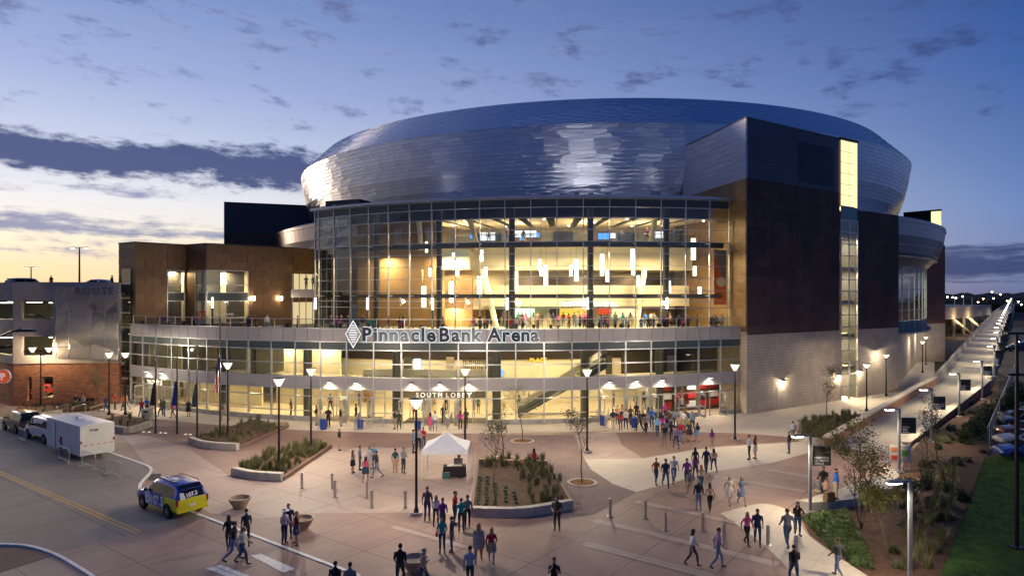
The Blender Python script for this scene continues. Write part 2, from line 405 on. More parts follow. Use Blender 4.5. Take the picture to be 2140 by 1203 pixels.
patch('maroon_arc', [(1288, 904), (1400, 902), (1640, 911), (1690, 921), (1560, 925), (1450, 938), (1344, 956), (1300, 930)], P_mar, .008)
patch('tan_wedge', [(1200, 908), (1288, 904), (1300, 930), (1344, 956), (1222, 959)], P_tan, .004)
patch('cream_path', [(1222, 959), (1345, 957), (1480, 935), (1690, 921), (1710, 940), (1620, 965), (1480, 988), (1330, 1028), (1280, 1010), (1235, 980)], P_cream, .012)
patch('cobble_court', [(1000, 908), (1200, 908), (1222, 959), (1235, 980), (1280, 1010), (1330, 1028), (1290, 1050), (1240, 1075), (1196, 1078), (1140, 965), (995, 962)], P_cob, .006)
patch('cream_walk', [(1505, 1072), (1590, 1052), (1650, 1068), (1690, 1118), (1760, 1168), (1830, 1215), (1690, 1215), (1610, 1150), (1560, 1110)], P_cream, .012, True)
patch('brick_paving', [(0, 1143), (60, 1147), (105, 1162), (0, 1195), (-80, 1195), (-80, 1143)], P_brk, .008)
for a, b, wd in (((1329, 1047), (1535, 1091), .5), ((1244, 1086), (1625, 1179), .62), ((1221, 1135), (1500, 1208), .62), ((1488, 994), (1681, 1026), .5), ((1600, 980), (1720, 1000), .5), ((820, 1100), (1000, 1150), .35)):
    struct('paving_band', MB().strip([G(*a), G(*b)], wd, .016), P_tan)
# front walk along the glass wall and round the right-hand block
PC, PR = (-4.5, 130.3), 66.0
mb = MB()
outer = [polar(PC, 70.2, -35 + i * 1.5) for i in range(40)]
outer = [p for p in outer if p.x < 9.5] + PP([(1245, 904), (1330, 902), (1450, 902), (1560, 905), (1640, 912), (1735, 938)])
struct('front_walk', mb.sheet(outer + [Vector((52.8, 84.5, 0)), Vector((78, 125, 0)), Vector((84, 140, 0)), Vector((40, 140, 0)), Vector((-45, 120, 0)), Vector((-52, 84, 0)), Vector((-50, 76, 0))], .010), P_cream)
# street
ker = PP([(752, 1203), (600, 1145), (430, 1080), (350, 1050), (303, 1033), (293, 1022), (294, 1010), (305, 997), (315, 985), (313, 976), (295, 968), (230, 945)])
kerS = smooth(ker, 5)
kend = ker[-1] + U * 110
isl = smooth(PP([(-160, 1136), (0, 1138), (60, 1142), (110, 1157), (150, 1178), (195, 1206)]), 5)
road = MB().sheet([q for q in kerS[10:]] + [kend, kend - V * 17, isl[0] + U * 80] + isl[:16] + [G(124, 1151)], .004)
struct('street', road, P_road)
struct('kerb_line', MB().strip(kerS + [kend], .20, .004, .03), M_line)
struct('kerb_island', MB().strip(isl, .16, .004, .08), M_line)
yl = (G(0, 987), G(290, 1112)); yd = (yl[0] - yl[1]).normalized()
for off in (-.13, .13):
    n_ = Vector((-yd.y, yd.x, 0)) * off
    struct('centre_line', MB().strip([yl[1] + n_, yl[0] + n_ + yd * 60], .12, .010), M_yel)
for q in ([(523, 1160), (545, 1156), (617, 1188), (592, 1196)], [(430, 1187), (447, 1183), (515, 1210), (490, 1210)], [(449, 1182), (462, 1179), (530, 1206), (515, 1209)]):
    struct('crosswalk_stripe', MB().sheet(PP(q), .012), M_line)
struct('manhole_grate', MB().sheet(PP([(309, 1003), (331, 1003), (338, 989), (316, 990)]), .010), mat('grate iron', (.05, .045, .045), .7, .4))
# planting beds, lawn and car park on the right
patch('bark_bed', [(1668, 1073), (1835, 1048), (1880, 990), (1895, 950), (1960, 890), (2062, 800), (2090, 790), (2065, 955), (1965, 1215), (1832, 1215), (1760, 1168), (1692, 1118)], M_bark, .020)
patch('lawn', [(1965, 1215), (2065, 955), (2400, 945), (2500, 1215)], M_lawn, .024)
struct('car_park', MB().sheet([G(2066, 955), G(2400, 945), Vector((260, 260, 0)), Vector((150, 260, 0)), Vector((68, 88, 0))], .018), M_lot)
# ---------------------------------------------------------------- the arena
ARENA = empty('arena_building', (PC[0], PC[1], 0), label='large arena with silver metal drum above a curved lit glass front', cat='arena')
class _Off:                      # parts are modelled in world coordinates; their parent stands at the arena's centre
    pass
def part(name, mb, m, parent=None, smooth=False, **k):
    par = parent or ARENA
    o = mb.build(name, m, par, smooth, **k); o.matrix_parent_inverse = Matrix.Translation((-PC[0], -PC[1], 0)); return o
def partd(name, data, parent=None, C=None, rz=0, **k):
    o = place(name, data, parent or ARENA, loc=(C[0], C[1], 0) if C else (0, 0, 0), rz=rz, **k)
    o.matrix_parent_inverse = Matrix.Translation((-PC[0], -PC[1], 0)); return o
def sub(name, mb, m, parent, **k):      # under a part that itself sits at the world origin
    return mb.build(name, m, parent, **k)
NB = 26; DB = 61.5 / NB; B0 = -36.0
bb = lambda i: B0 + DB * i
M_panel = mat('warm silver panel', (.33, .305, .305), .5, .1, var=.04, vscale=.4, var2=.05)
M_reveal = mat('panel backing', (.08, .075, .07), .7)
Q, QR = (8.4, 122.2), 52.0
doors = {1, 2, 10, 11, 13, 14, 15, 20, 21, 22, 24}
# podium front: kerb, mullions, transoms, panes, metal bands
for i in range(NB):
    if i not in doors: part('plinth', MB().arc(PC, PR + .10, PR - .25, bb(i), bb(i + 1), .0, .40, 2), M_conc)
vm = MB().box((0, -PR, 3.75 + .2), (.11, .20, 7.5)).mesh('mullion', M_alum)
for i in range(NB + 1): partd('mullion', vm, None, PC, R(bb(i)))
for z in (.42, 1.0, 2.43, 3.19, 4.37, 5.66, 6.98, 7.76):
    if z < 2: 
        for i in range(NB):
            if i not in doors: part('transom', MB().arc(PC, PR + .05, PR - .09, bb(i), bb(i + 1), z - .04, z + .04, 2), M_alum)
    else: part('transom', MB().arc(PC, PR + .052, PR - .092, bb(0), bb(NB), z - .045, z + .045), M_alum)
def panequad(Rr, half, z0, z1, tilt=0):
    s_ = math.sin(R(half)) * Rr; c_ = math.cos(R(half)) * Rr
    return MB().quad((-s_, -c_, z0), (s_, -c_ + tilt, z0), (s_, -c_ + tilt * .4, z1), (-s_, -c_ + tilt * .7, z1))
rows = [(.42, 1.0), (1.0, 2.43), (2.43, 3.19), (4.37, 5.66), (5.66, 6.98)]
pm = {}
for r_, (z0, z1) in enumerate(rows):
    for k in range(3):
        pm[r_, k, 0] = panequad(PR - .02, DB / 2, z0, z1, (k - 1) * .012).mesh('pane', M_glass)
        pm[r_, k, 1] = panequad(PR - .02, DB / 2, z0, z1, (k - 1) * .012).mesh('pane', M_glassd)
for i in range(NB):
    for r_ in range(5):
        if i in doors and r_ < 2: continue
        partd('pane', pm[r_, rnd.randrange(3), 1 if (i < 5 and r_ > 2) or i > 22 and r_ > 2 else 0], None, PC, R(bb(i) + DB / 2))
sp = panequad(PR - .02, DB / 2, 7.0, 7.74).mesh('spandrel_pane', M_spandrel)
for i in range(NB): partd('spandrel_pane', sp, None, PC, R(bb(i) + DB / 2))
part('band_backing', MB().arc(PC, PR - .05, PR - .16, bb(0), bb(NB), 3.22, 4.34), M_reveal)
lp = MB().arc((0, 0), PR + .03, PR - .04, -DB / 2 + .03, DB / 2 - .03, 3.24, 4.32, 2).mesh('band_panel', M_panel)
for i in range(NB): partd('band_panel', lp, None, PC, R(bb(i) + DB / 2))
part('parapet', MB().arc(PC, PR + .02, PR - .35, bb(0) - .1, bb(NB) + .6, 7.79, 9.0), M_reveal)
part('parapet_cap', MB().arc(PC, PR + .14, PR - .42, bb(0) - .2, bb(NB) + .7, 9.0, 9.07), M_alum)
hp = MB().arc((0, 0), PR + .10, PR + .03, -DB / 4 + .025, DB / 4 - .025, 7.81, 8.99, 1).mesh('parapet_panel', M_panel)
for i in range(2 * NB): partd('parapet_panel', hp, None, PC, R(bb(0) + DB / 4 + i * DB / 2))
part('end_wall', MB().arc(PC, PR, PR - 9, bb(0) - .25, bb(0) - .06, 0, 7.79), M_panel)
# terrace and railing
M_deck = pavemat('terrace pavers', (.42, .35, .27), (.5, .43, .34), .7, 1.2, .02, .3)
part('terrace', MB().arc(PC, PR - .35, PR - 26, bb(0), bb(NB) + 3, 7.9, 8.5), M_deck)
rl = MB()
for z in (9.95,): rl.arc(PC, PR - .15, PR - .21, bb(0) + .2, bb(NB), z - .03, z + .03)
part('handrail', rl, M_steel)
post = MB().box((0, -(PR - .18), 9.5), (.05, .06, .95)).mesh('rail_post', M_steel)
for i in range(NB + 1): partd('rail_post', post, None, PC, R(bb(i) + .2))
rg = panequad(PR - .18, DB / 2 - .05, 9.12, 9.88).mesh('rail_glass', glassmat('rail glass', (.84, .87, .84), .06))
for i in range(NB): partd('rail_glass', rg, None, PC, R(bb(i) + .2 + DB / 2))
# ---- upper glass hall
QA0, QA1 = hit(Q, QR, 659), hit(Q, QR, 1524)
QB = [QA0] + [QA1 - .87 * 3.008 - 3.008 * k for k in range(17, -1, -1)] + [QA1]
ZT = [8.5, 10.9, 11.62, 12.75, 14.0, 15.33, 16.6, 17.85, 19.1, 20.3, 21.43, 22.27]
vm = MB().box((0, -QR, 15.4), (.085, .2, 13.8)).mesh('mullion', M_alum)
for a in QB: partd('mullion', vm, None, Q, R(a))
for z in ZT[1:]: part('transom', MB().arc(Q, QR + .05, QR - .09, QA0, QA1, z - .028, z + .028), M_alum)
qp = {}
for i in range(len(QB) - 1):
    h = (QB[i + 1] - QB[i]) / 2
    for r_ in range(len(ZT) - 1):
        key = (round(h, 3), r_, rnd.randrange(2))
        if key not in qp:
            m_ = M_spandrel if r_ == len(ZT) - 2 else (M_glassd if i < 3 else M_glass)
            key2 = key + (i < 3,)
            if key2 not in qp: qp[key2] = panequad(QR - .02, h, ZT[r_], ZT[r_ + 1], (key[2] - .5) * .02).mesh('pane', m_)
            key = key2
        partd('spandrel_pane' if r_ == len(ZT) - 2 else 'pane', qp[key], None, Q, R(QB[i] + h))
# glass return on the left end
e0 = polar(Q, QR, QA0); e1 = e0 + Vector((-.15, 10.5, 0))
for k in range(4):
    a_, b_ = e0.lerp(e1, k / 4), e0.lerp(e1, (k + 1) / 4)
    part('mullion', MB().box((b_.x, b_.y, 15.4), (.1, .1, 13.8)), M_alum)
    for r_ in range(len(ZT) - 1):
        part('pane', MB().quad((a_.x, a_.y, ZT[r_]), (b_.x, b_.y, ZT[r_]), (b_.x, b_.y, ZT[r_ + 1]), (a_.x, a_.y, ZT[r_ + 1])), M_glassd)
for z in ZT[1:]: part('transom', MB().quad((e0.x - .06, e0.y, z - .04), (e1.x - .06, e1.y, z - .04), (e1.x - .06, e1.y, z + .04), (e0.x - .06, e0.y, z + .04)), M_alum)
M_roof = mat('grey roof fascia', (.42, .44, .48), .4, .6)
part('hall_roof', MB().arc(Q, QR + .45, QR - 30, QA0 - .5, QA1 + 2.5, 22.33, 22.62), M_roof)
# sunshade brackets seen as short bright arms
for z in (17.7, 12.2):
    br_ = MB().box((0, -(QR - .55), z), (.09, 1.0, .12)).mesh('bracket', M_alum)
    for a in QB[:-1]: partd('bracket', br_, None, Q, R(a))
# ---- interior of the upper hall
M_beam = mat('dark steelwork', (.045, .045, .040), .6)
M_ceil = mat('ceiling panel', (.70, .64, .50), .8)
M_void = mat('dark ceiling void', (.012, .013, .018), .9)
M_int = mat('interior wall', (.76, .68, .46), .75, var=.04, vscale=.3)
M_brown_i = mat('brown interior wall', (.30, .185, .07), .7, var=.08, vscale=.6)
M_floor = mat('terrazzo', (.55, .47, .33), .35, var=.06, vscale=2)
AIN0, AIN1 = QA0 + .3, QA1 - .1
part('hall_floor', MB().arc(Q, QR - .2, QR - 24, AIN0, AIN1 + 4, 8.51, 8.54), M_floor)
part('hall_back_wall', MB().arc(Q, 35.5, 35.2, AIN0 - 2, AIN1 + 14, 8.5, 22.3), M_int)
part('mezzanine_front', MB().arc(Q, 42.2, 42.0, -20, AIN1 + 6, 10.96, 13.44), M_int)
part('mezzanine_floor', MB().arc(Q, 42.0, 35.6, -20, AIN1 + 6, 10.96, 11.2), M_int)
part('bulkhead', MB().arc(Q, 43.0, 42.8, -17.5, AIN1 + 6, 15.25, 17.95), M_int)
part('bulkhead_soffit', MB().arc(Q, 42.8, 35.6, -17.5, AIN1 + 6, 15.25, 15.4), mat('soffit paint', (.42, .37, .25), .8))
part('upper_floor', MB().arc(Q, 45.5, 35.6, -21, AIN1 + 6, 17.95, 18.3), M_int)
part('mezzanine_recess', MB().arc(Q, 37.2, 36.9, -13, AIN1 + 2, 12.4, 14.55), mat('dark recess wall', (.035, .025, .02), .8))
part('ring_beam', MB().arc(Q, QR - .9, QR - 1.35, AIN0, AIN1, 17.35, 17.9), M_beam)
part('ring_beam', MB().arc(Q, QR - .9, QR - 1.35, AIN0, AIN1, 11.95, 12.4), M_beam)
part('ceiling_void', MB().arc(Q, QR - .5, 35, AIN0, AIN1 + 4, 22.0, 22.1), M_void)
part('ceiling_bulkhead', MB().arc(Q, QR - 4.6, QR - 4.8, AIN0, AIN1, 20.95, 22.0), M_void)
for k in range(12):
    a0 = -24 + k * 3.9
    part('ceiling_panel', MB().arc(Q, 46.9, 36, a0, a0 + 2.7, 20.86, 20.94, 3), M_ceil)
for k in range(22):
    part('downlight', MB().lathe([(0, -.03), (.13, -.03), (.13, .05)], 8, polar(Q, 46.6 - 3.6 * (k % 3), -23 + k * 1.9, 20.75 if k % 2 else 20.9)), M_lampw)
# back wall of the upper concourse: dark portals and screens
for a0, a1, m_ in ((-14, -8, M_brown_i), (-5, -1, M_beam), (3, 7, M_brown_i), (8.5, 12, M_beam), (-21, -16, M_beam)):
    part('concourse_portal', MB().arc(Q, 36.2, 35.6, a0, a1, 18.3, 20.3), m_)
part('upper_rail', MB().arc(Q, 45.3, 45.25, -21, AIN1, 19.28, 19.36), M_steel)
part('upper_rail_glass', MB().arc(Q, 45.28, 45.27, -21, AIN1, 18.35, 19.26), glassmat('rail glass', (.84, .87, .84), .06))
M_scr = {c_: emat('screen ' + c_, v_, 2.2) for c_, v_ in (('blue', (.12, .35, .9)), ('white', (.8, .85, .9)), ('red', (.85, .12, .06)), ('teal', (.10, .42, .45)), ('green', (.55, .85, .6)))}
def screen(px, py0, py1, wpx, d, col, nm='wall_screen'):
    wd = wpx / FPX * d; p = AT(px, d); z0, z1 = ZP(py1, d), ZP(py0, d)
    f_ = part(nm, MB().box((p.x, p.y + .06, (z0 + z1) / 2), (wd + .12, .1, z1 - z0 + .12)), M_black)
    part('screen_face', MB().box((p.x, p.y - .005, (z0 + z1) / 2), (wd, .02, z1 - z0)), M_scr[col])
for px, a_, b_, w_, c_ in ((987, 489, 499, 11, 'blue'), (1092, 491, 501, 12, 'blue'), (1121, 486, 496, 14, 'blue'), (1262, 486, 500, 24, 'blue'), (1281, 486, 498, 11, 'white'), (1380, 484, 497, 36, 'white')):
    screen(px, a_, b_, w_, 80, c_)
part('concession_sign', MB().box((*AT(1018, 80).xy, 19.2), (1.9, .1, .95)), M_scr['white'])
part('concession_sign', MB().box((*AT(1095, 80).xy, 19.5), (2.9, .1, .75)), M_scr['white'])
for px_, t_ in ((1018, 'FAT WATERS'), (1095, 'FAT WATERS')):
    lettering('sign_lettering', t_, .42, M_black, ARENA, Matrix.Translation((-PC[0], -PC[1], 0)) @ frame((AT(px_, 80).x, AT(px_, 80).y - .07, 19.25), (1, 0, 0)), .02, .006, 1, 'C')
# columns
for px in (787, 918, 1070, 1234, 1392):
    a = hit(Q, QR - 1.5, px)
    part('column', MB().lathe([(.33, 8.5), (.33, 21.9)], 14, (*polar(Q, QR - 1.5, a).xy, 0)), M_beam, smooth=True)
for px, d, lean in ((1010, 78, 1.5), (1347, 78, -1.0), (885, 80, .4), (1525, 80, 0)):
    p = AT(px, d)
    part('leaning_column', MB().tube([(p.x + lean, p.y, 8.5), (p.x, p.y, 15.3)], .32, 12), M_int)
    part('leaning_column', MB().tube([(p.x - lean * .35, p.y - 1, 17.5), (p.x - lean, p.y - 1, 20.9)], .3, 12), M_int)
# brown walls at both ends
wl = MB().arc(Q, 46.5, 46.3, AIN0 + 1, -21.5, 8.5, 21)
part('hall_side_wall', wl, M_brown_i)
part('hall_side_wall', MB().arc(Q, 44.6, 44.4, -21.6, -17.0, 8.5, 15.2), M_brown_i)
part('hall_side_wall', MB().arc(Q, 45.6, 45.4, -24.5, -17.0, 15.3, 17.6), mat('pale green wall', (.6, .66, .52), .7))
for a in (-29, -23.5):
    part('fire_exit_door', MB().arc(Q, 46.62, 46.52, a, a + 1.3, 18.3, 20.2), mat('door grey', (.35, .33, .28), .5))
# concession fronts on the terrace level
def stall(px, w_, z0, z1, d, m_): 
    p = AT(px, d); part('concession_front', MB().box((p.x, p.y, (z0 + z1) / 2), (w_ / FPX * d, .25, z1 - z0)), m_)
M_lit = emat('lit menu board', (1, .82, .45), 1.3)
for px, w_, z0, z1, m_ in ((1091, 52, 8.9, 10.6, M_scr['green']), (1200, 60, 9.6, 10.7, emat('lit yellow counter', (1, .7, .10), 1.1)), (1265, 30, 9.9, 10.6, emat('lit red counter', (.9, .10, .03), 1.0)), (1308, 60, 9.0, 10.7, M_lit), (1158, 20, 8.9, 10.6, M_beam), (1360, 50, 8.9, 10.7, M_brown_i), (985, 60, 9.4, 10.5, M_brown_i), (860, 40, 8.9, 10.6, M_lit), (1035, 40, 8.7, 10.5, M_beam)):
    stall(px, w_, z0, z1, 84.5, m_)
part('counter', MB().arc(Q, 40.5, 40.1, -14, 14, 8.54, 9.6), M_int)
for px_, t_, s_ in ((1205, 'CAPITOL 1', .75), (1262, 'USA GRILL', .72)):
    p = AT(px_, 79.6)
    lettering('sign_lettering', t_, s_, emat('sign white', (1, .95, .85), 2.5), ARENA, Matrix.Translation((-PC[0], -PC[1], 0)) @ frame((p.x, p.y, 10.98), (1, 0, 0)), .06, .015, 1, 'C')
# tall orange banner at the right end
bp_ = AT(1505, 73.2)
part('wall_banner', MB().box((bp_.x, bp_.y, 14.2), (1.35, .06, 5.9)), mat('grey banner cloth', (.25, .24, .23), .8))
part('banner_field', MB().add([(bp_.x - .66, bp_.y - .045, 17.0), (bp_.x + .6, bp_.y - .045, 13.2), (bp_.x + .66, bp_.y - .045, 11.3), (bp_.x - .66, bp_.y - .045, 11.3)], [(3, 2, 1, 0)]), mat('orange banner cloth', (.75, .14, .02), .8))
part('banner_disc', MB().lathe([(0, 0), (.52, 0), (.52, .03), (0, .03)], 20).add([], []), mat('banner cream', (.8, .68, .45), .8))
bd = [o for o in ARENA.children if o.name.startswith('banner_disc')][0]; bd.rotation_euler = (R(90), 0, 0); bd.location = (bp_.x + .1, bp_.y - .06, 13.7)
# hall lighting
hall_l = []
for a in (-30, -20, -10, 0, 10):
    for rr, z, pw in ((44, 20.6, 1000), (39, 17.7, 0), (47.8, 16.8, 2100), (38.8, 15.0, 700), (45.5, 10.8, 620)):
        if pw: light('ceiling_light', 'AREA', Vector(polar(Q, rr, a, z)) - Vector((PC[0], PC[1], 0)), pw * (.45 if a < -25 else .9 if a < -15 else 1), WARMI, ARENA, shape='DISK', size=1.6)
    if a > -25: light('added_uplight', 'AREA', Vector(polar(Q, 42.5, a, 18.6)) - Vector((PC[0], PC[1], 0)), 260, WARMI, ARENA, shape='DISK', size=1.2, rot=(math.pi, 0, 0))  # uplight added to brighten the ceiling panels; no fitting stands there
# ---- podium interior
TI = Matrix.Translation((-PC[0], -PC[1], 0))
def alet(name, *a, **k):
    a = list(a); a[4 - 0] = a[4]; return lettering(name, *a, **k)
part('lobby_floor', MB().arc(PC, PR - .3, PR - 22, bb(0), bb(NB), .015, .05), M_floor)
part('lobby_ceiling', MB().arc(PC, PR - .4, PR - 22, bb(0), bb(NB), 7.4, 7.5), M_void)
part('lobby_back_wall', MB().arc(PC, PR - 12.5, PR - 12.8, bb(5), bb(NB), .05, 5.35), M_int)
part('lobby_bulkhead', MB().arc(PC, PR - 12.2, PR - 12.6, bb(5), bb(NB), 5.0, 7.4), mat('dark bulkhead', (.03, .02, .014), .8))
part('gallery_slab', MB().arc(PC, PR - .3, PR - 4.2, bb(0), bb(16), 3.3, 4.1), M_int)
part('gallery_slab', MB().arc(PC, PR - .3, PR - 4.2, bb(19.5), bb(NB), 3.3, 4.1), M_int)
part('gallery_front', MB().arc(PC, PR - 4.0, PR - 4.2, bb(11), bb(16), 4.1, 4.75), M_int)
part('office_wall', MB().arc(PC, PR - 5.6, PR - 5.8, bb(0), bb(5.6), 4.1, 7.4), mat('office wall', (.20, .19, .15), .8))
part('office_wall', MB().arc(PC, PR - 6.0, PR - 6.2, bb(0), bb(5.6), .05, 3.4), M_int)
for i_, m_ in ((2.0, M_int), (2.95, M_int), (0.6, M_int), (6.9, M_beam), (6.5, M_int)):
    part('partition', MB().arc(PC, PR - 1.2, PR - 5.6, bb(i_), bb(i_) + .12, 4.1, 7.3, 1), m_)
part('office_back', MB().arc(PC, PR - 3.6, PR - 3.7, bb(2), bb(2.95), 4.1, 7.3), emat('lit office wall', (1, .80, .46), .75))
part('bookcase', MB().arc(PC, PR - 2.6, PR - 3.3, bb(2.45), bb(2.95), 4.1, 6.0, 2), mat('orange wood', (.42, .15, .03), .5))
part('office_wall', MB().arc(PC, PR - 8.0, PR - 8.2, bb(5.7), bb(9.2), .05, 7.2), M_int)
for i_ in (9.12, 12.65, 16.35, 19.65, 22.7, 5.25):
    part('column', MB().lathe([(.42, .05), (.42, 7.4)], 16, (*polar(PC, PR - 1.7, bb(i_)).xy, 0)), mat('olive column paint', (.10, .10, .075), .6), smooth=True)
# gallery wall details: screens, picture grid, dark openings
for i0, i1, z0, z1, m_ in ((11.7, 12.1, 2.6, 5.3, M_beam), (15.9, 16.3, 2.4, 5.3, M_beam), (13.9, 14.3, 2.4, 5.3, mat('taupe wall', (.32, .27, .19), .8)), (22.3, 22.6, 2.5, 5.2, M_beam), (23.2, 26, 3.0, 5.6, mat('dark shop wall', (.06, .05, .035), .8)), (9.5, 9.9, .05, 2.6, M_brown_i)):
    part('wall_opening', MB().arc(PC, PR - 12.1, PR - 12.45, bb(i0), bb(i1), z0, z1, 2), m_)
part('wall_screen', MB().arc(PC, PR - 11.9, PR - 12.0, bb(12.25), bb(12.6), 3.4, 5.1, 1), M_scr['white'])
for i_, z in ((13.75, 3.2), (16.6, 3.25)): part('wall_screen', MB().arc(PC, PR - 11.9, PR - 12.0, bb(i_), bb(i_ + .22), z, z + .65, 1), M_scr['blue'])
fr_ = MB(); M_pic = mat('picture black', (.03, .025, .02), .4)
for r_ in range(6):
    for c_ in range(15):
        if rnd.random() < .9: fr_.arc(PC, PR - 11.95, PR - 12.05, bb(14.75) + c_ * .245, bb(14.75) + c_ * .245 + .15, 2.75 + r_ * .40, 2.75 + r_ * .40 + .25, 1)
part('picture_grid', fr_, M_pic, kind='stuff')
for px_, t_, z_ in ((1125, 'PLACE', 4.75),):
    p = polar(PC, PR - 11.8, hit(PC, PR - 11.8, px_))
    lettering('sign_lettering', t_, .62, emat('sign yellow', (1, .62, .04), 1.6), ARENA, TI @ frame((p.x, p.y, z_), (1, .12, 0)), .05, .02, 1.15, 'C')
# escalator rising to the right
for k, dd in enumerate((67.6, 69.6)):
    a_ = Vector((.6, dd, .05)); b_ = Vector((9.6, dd + .8, 5.6)); n_ = Vector((0, 1.0, 0))
    m_ = MB(); m_.add([a_, a_ + n_, b_ + n_, b_, a_ + Vector((0, 0, .25)), a_ + n_ + Vector((0, 0, .25)), b_ + n_ + Vector((0, 0, -.7)), b_ + Vector((0, 0, -.7))], [(0, 1, 2, 3), (3, 7, 4, 0), (1, 5, 6, 2), (4, 7, 6, 5)])
    part('escalator', m_, M_beam)
    for s_ in (0, 1.0):
        o_ = Vector((0, s_, .95)); part('escalator_handrail', MB().tube([a_ + o_, b_ + o_], .05, 6), M_steel)
        part('escalator_balustrade', MB().quad(a_ + Vector((0, s_, .1)), b_ + Vector((0, s_, .1)), b_ + o_, a_ + o_), glassmat('rail glass', (.84, .87, .84), .06))
# team shop at the right end
M_redsh = mat('red merchandise', (.50, .025, .015), .6, col2=(.30, .015, .012), vscale=3)
part('shop_wall', MB().arc(PC, PR - 3.2, PR - 3.3, bb(23), bb(26), .05, 3.3), mat('dark shop back', (.14, .09, .05), .8))
for i_ in (23.25, 23.5, 23.75, 25.25, 25.55):
    p = polar(PC, PR - .9, bb(i_)); c_ = M_white if i_ in (23.5, 25.55) else M_redsh
    part('mannequin', MB().lathe([(.02, .9), (.17, .92), (.14, 1.15), (.21, 1.45), (.19, 1.55), (.06, 1.6), (.05, 1.66), (.1, 1.72), (.1, 1.85), (.02, 1.92)], 10, (p.x, p.y, .25)), c_, smooth=True)
# lobby lights
for i_ in (1.5, 4, 6.5, 8.5, 10.5, 12.5, 14.5, 16.5, 18.5, 20.5, 22.5):
    light('lobby_light', 'AREA', polar(PC, PR - 7.5, bb(i_), 7.2) - Vector((PC[0], PC[1], 0)), 560 if i_ > 5 else 110, WARMI, ARENA, shape='DISK', size=1.4)
    light('lobby_light', 'AREA', polar(PC, PR - 2.3, bb(i_), 3.2) - Vector((PC[0], PC[1], 0)), 190, WARMI, ARENA, shape='DISK', size=.8)
light('lobby_light', 'AREA', polar(PC, PR - 1.8, bb(24.6), 3.2) - Vector((PC[0], PC[1], 0)), 150, (1, .85, .7), ARENA, shape='DISK', size=.8)
# entrance doors: each leaf a part with its pane and handle as sub-parts
leafF = MB()
for b_ in ((0, .09), (1.0, 1.09)): leafF.bx(b_[0], b_[1], -.025, .025, .05, 2.36)
for z0, z1 in ((.05, .25), (2.24, 2.36), (1.0, 1.12)): leafF.bx(.09, 1.0, -.025, .025, z0, z1)
leafF = leafF.mesh('door', M_alum)
leafP = MB().quad((.09, 0, .25), (1.0, 0, .25), (1.0, 0, 2.24), (.09, 0, 2.24)).mesh('pane', M_glass)
leafH = MB().tube([(.95, -.07, .95), (.95, -.07, 1.35)], .018, 6).mesh('door_handle', M_steel)
def leaf(p, ang):
    o = place('door', leafF, ARENA, loc=(p.x, p.y, .02), rz=ang); o.matrix_parent_inverse = TI
    place('pane', leafP, o); place('door_handle', leafH, o)
for i in sorted(doors):
    a = R(bb(i)); c_ = bb(i) + DB / 2
    for s_ in (0, 1):
        ang = bb(i) + (.10 if s_ == 0 else DB - .10)
        p = polar(PC, PR + .04, ang); tan_ = R(ang)
        op = rnd.choice((75, 82, 95, 12, 85)) if i not in (1, 2) else (80, 88)[s_]
        leaf(p, tan_ - R(op) if s_ == 0 else tan_ + math.pi + R(op))
    pm_ = polar(PC, PR, c_); part('door_post', MB().box((pm_.x, pm_.y, 1.22), (.08, .1, 2.4), R(c_)), M_alum)
# inner vestibule of glazed screens behind each group of doors
for g0, g1 in ((10, 12), (13, 16), (20, 23), (1, 3)):
    for k in range((g1 - g0) * 2 + 1): p = polar(PC, PR - 3.4, bb(g0 + k / 2)); part('vestibule_post', MB().box((p.x, p.y, 1.6), (.09, .12, 3.1), R(bb(g0 + k / 2))), M_alum)
    for z_ in (2.4, 3.0): part('vestibule_header', MB().arc(PC, PR - 3.35, PR - 3.45, bb(g0), bb(g1), z_, z_ + .08, 6), M_alum)
    part('door_mat', MB().arc(PC, PR - .4, PR - 3.2, bb(g0), bb(g1), .052, .062, 6), mat('door mat', (.10, .08, .06), .95))
for k in range(5):
    for r_ in range(3): part('shirt_stack', MB().arc(PC, PR - 2.9, PR - 3.15, bb(23.1 + k * .58), bb(23.1 + k * .58 + .42), .5 + r_ * .9, 1.1 + r_ * .9, 1), (M_redsh, mat('dark shop wall', (.06, .05, .035), .8), M_white, M_redsh)[(k + r_ * 2) % 4])
# door lamps on the metal band
M_hood = mat('lamp hood', (.25, .26, .28), .4, .6)
for px in (312, 343, 691, 746, 861, 920, 980, 1272, 1328, 1381, 1480):
    a = hit(PC, PR, px); p = polar(PC, PR + .35, a)
    o = part('band_lamp', MB().box((p.x, p.y, 3.98), (.34, .5, .16), R(a), .7), M_hood)
    part('band_lamp_lens', MB().box((p.x, p.y, 3.885), (.26, .36, .03), R(a)), M_lampw)
    light('band_lamp_light', 'SPOT', Vector((p.x, p.y, 3.85)) - Vector((PC[0], PC[1], 0)), 520, WARM, ARENA, spot_size=R(150), spot_blend=.6, shadow_soft_size=.12)
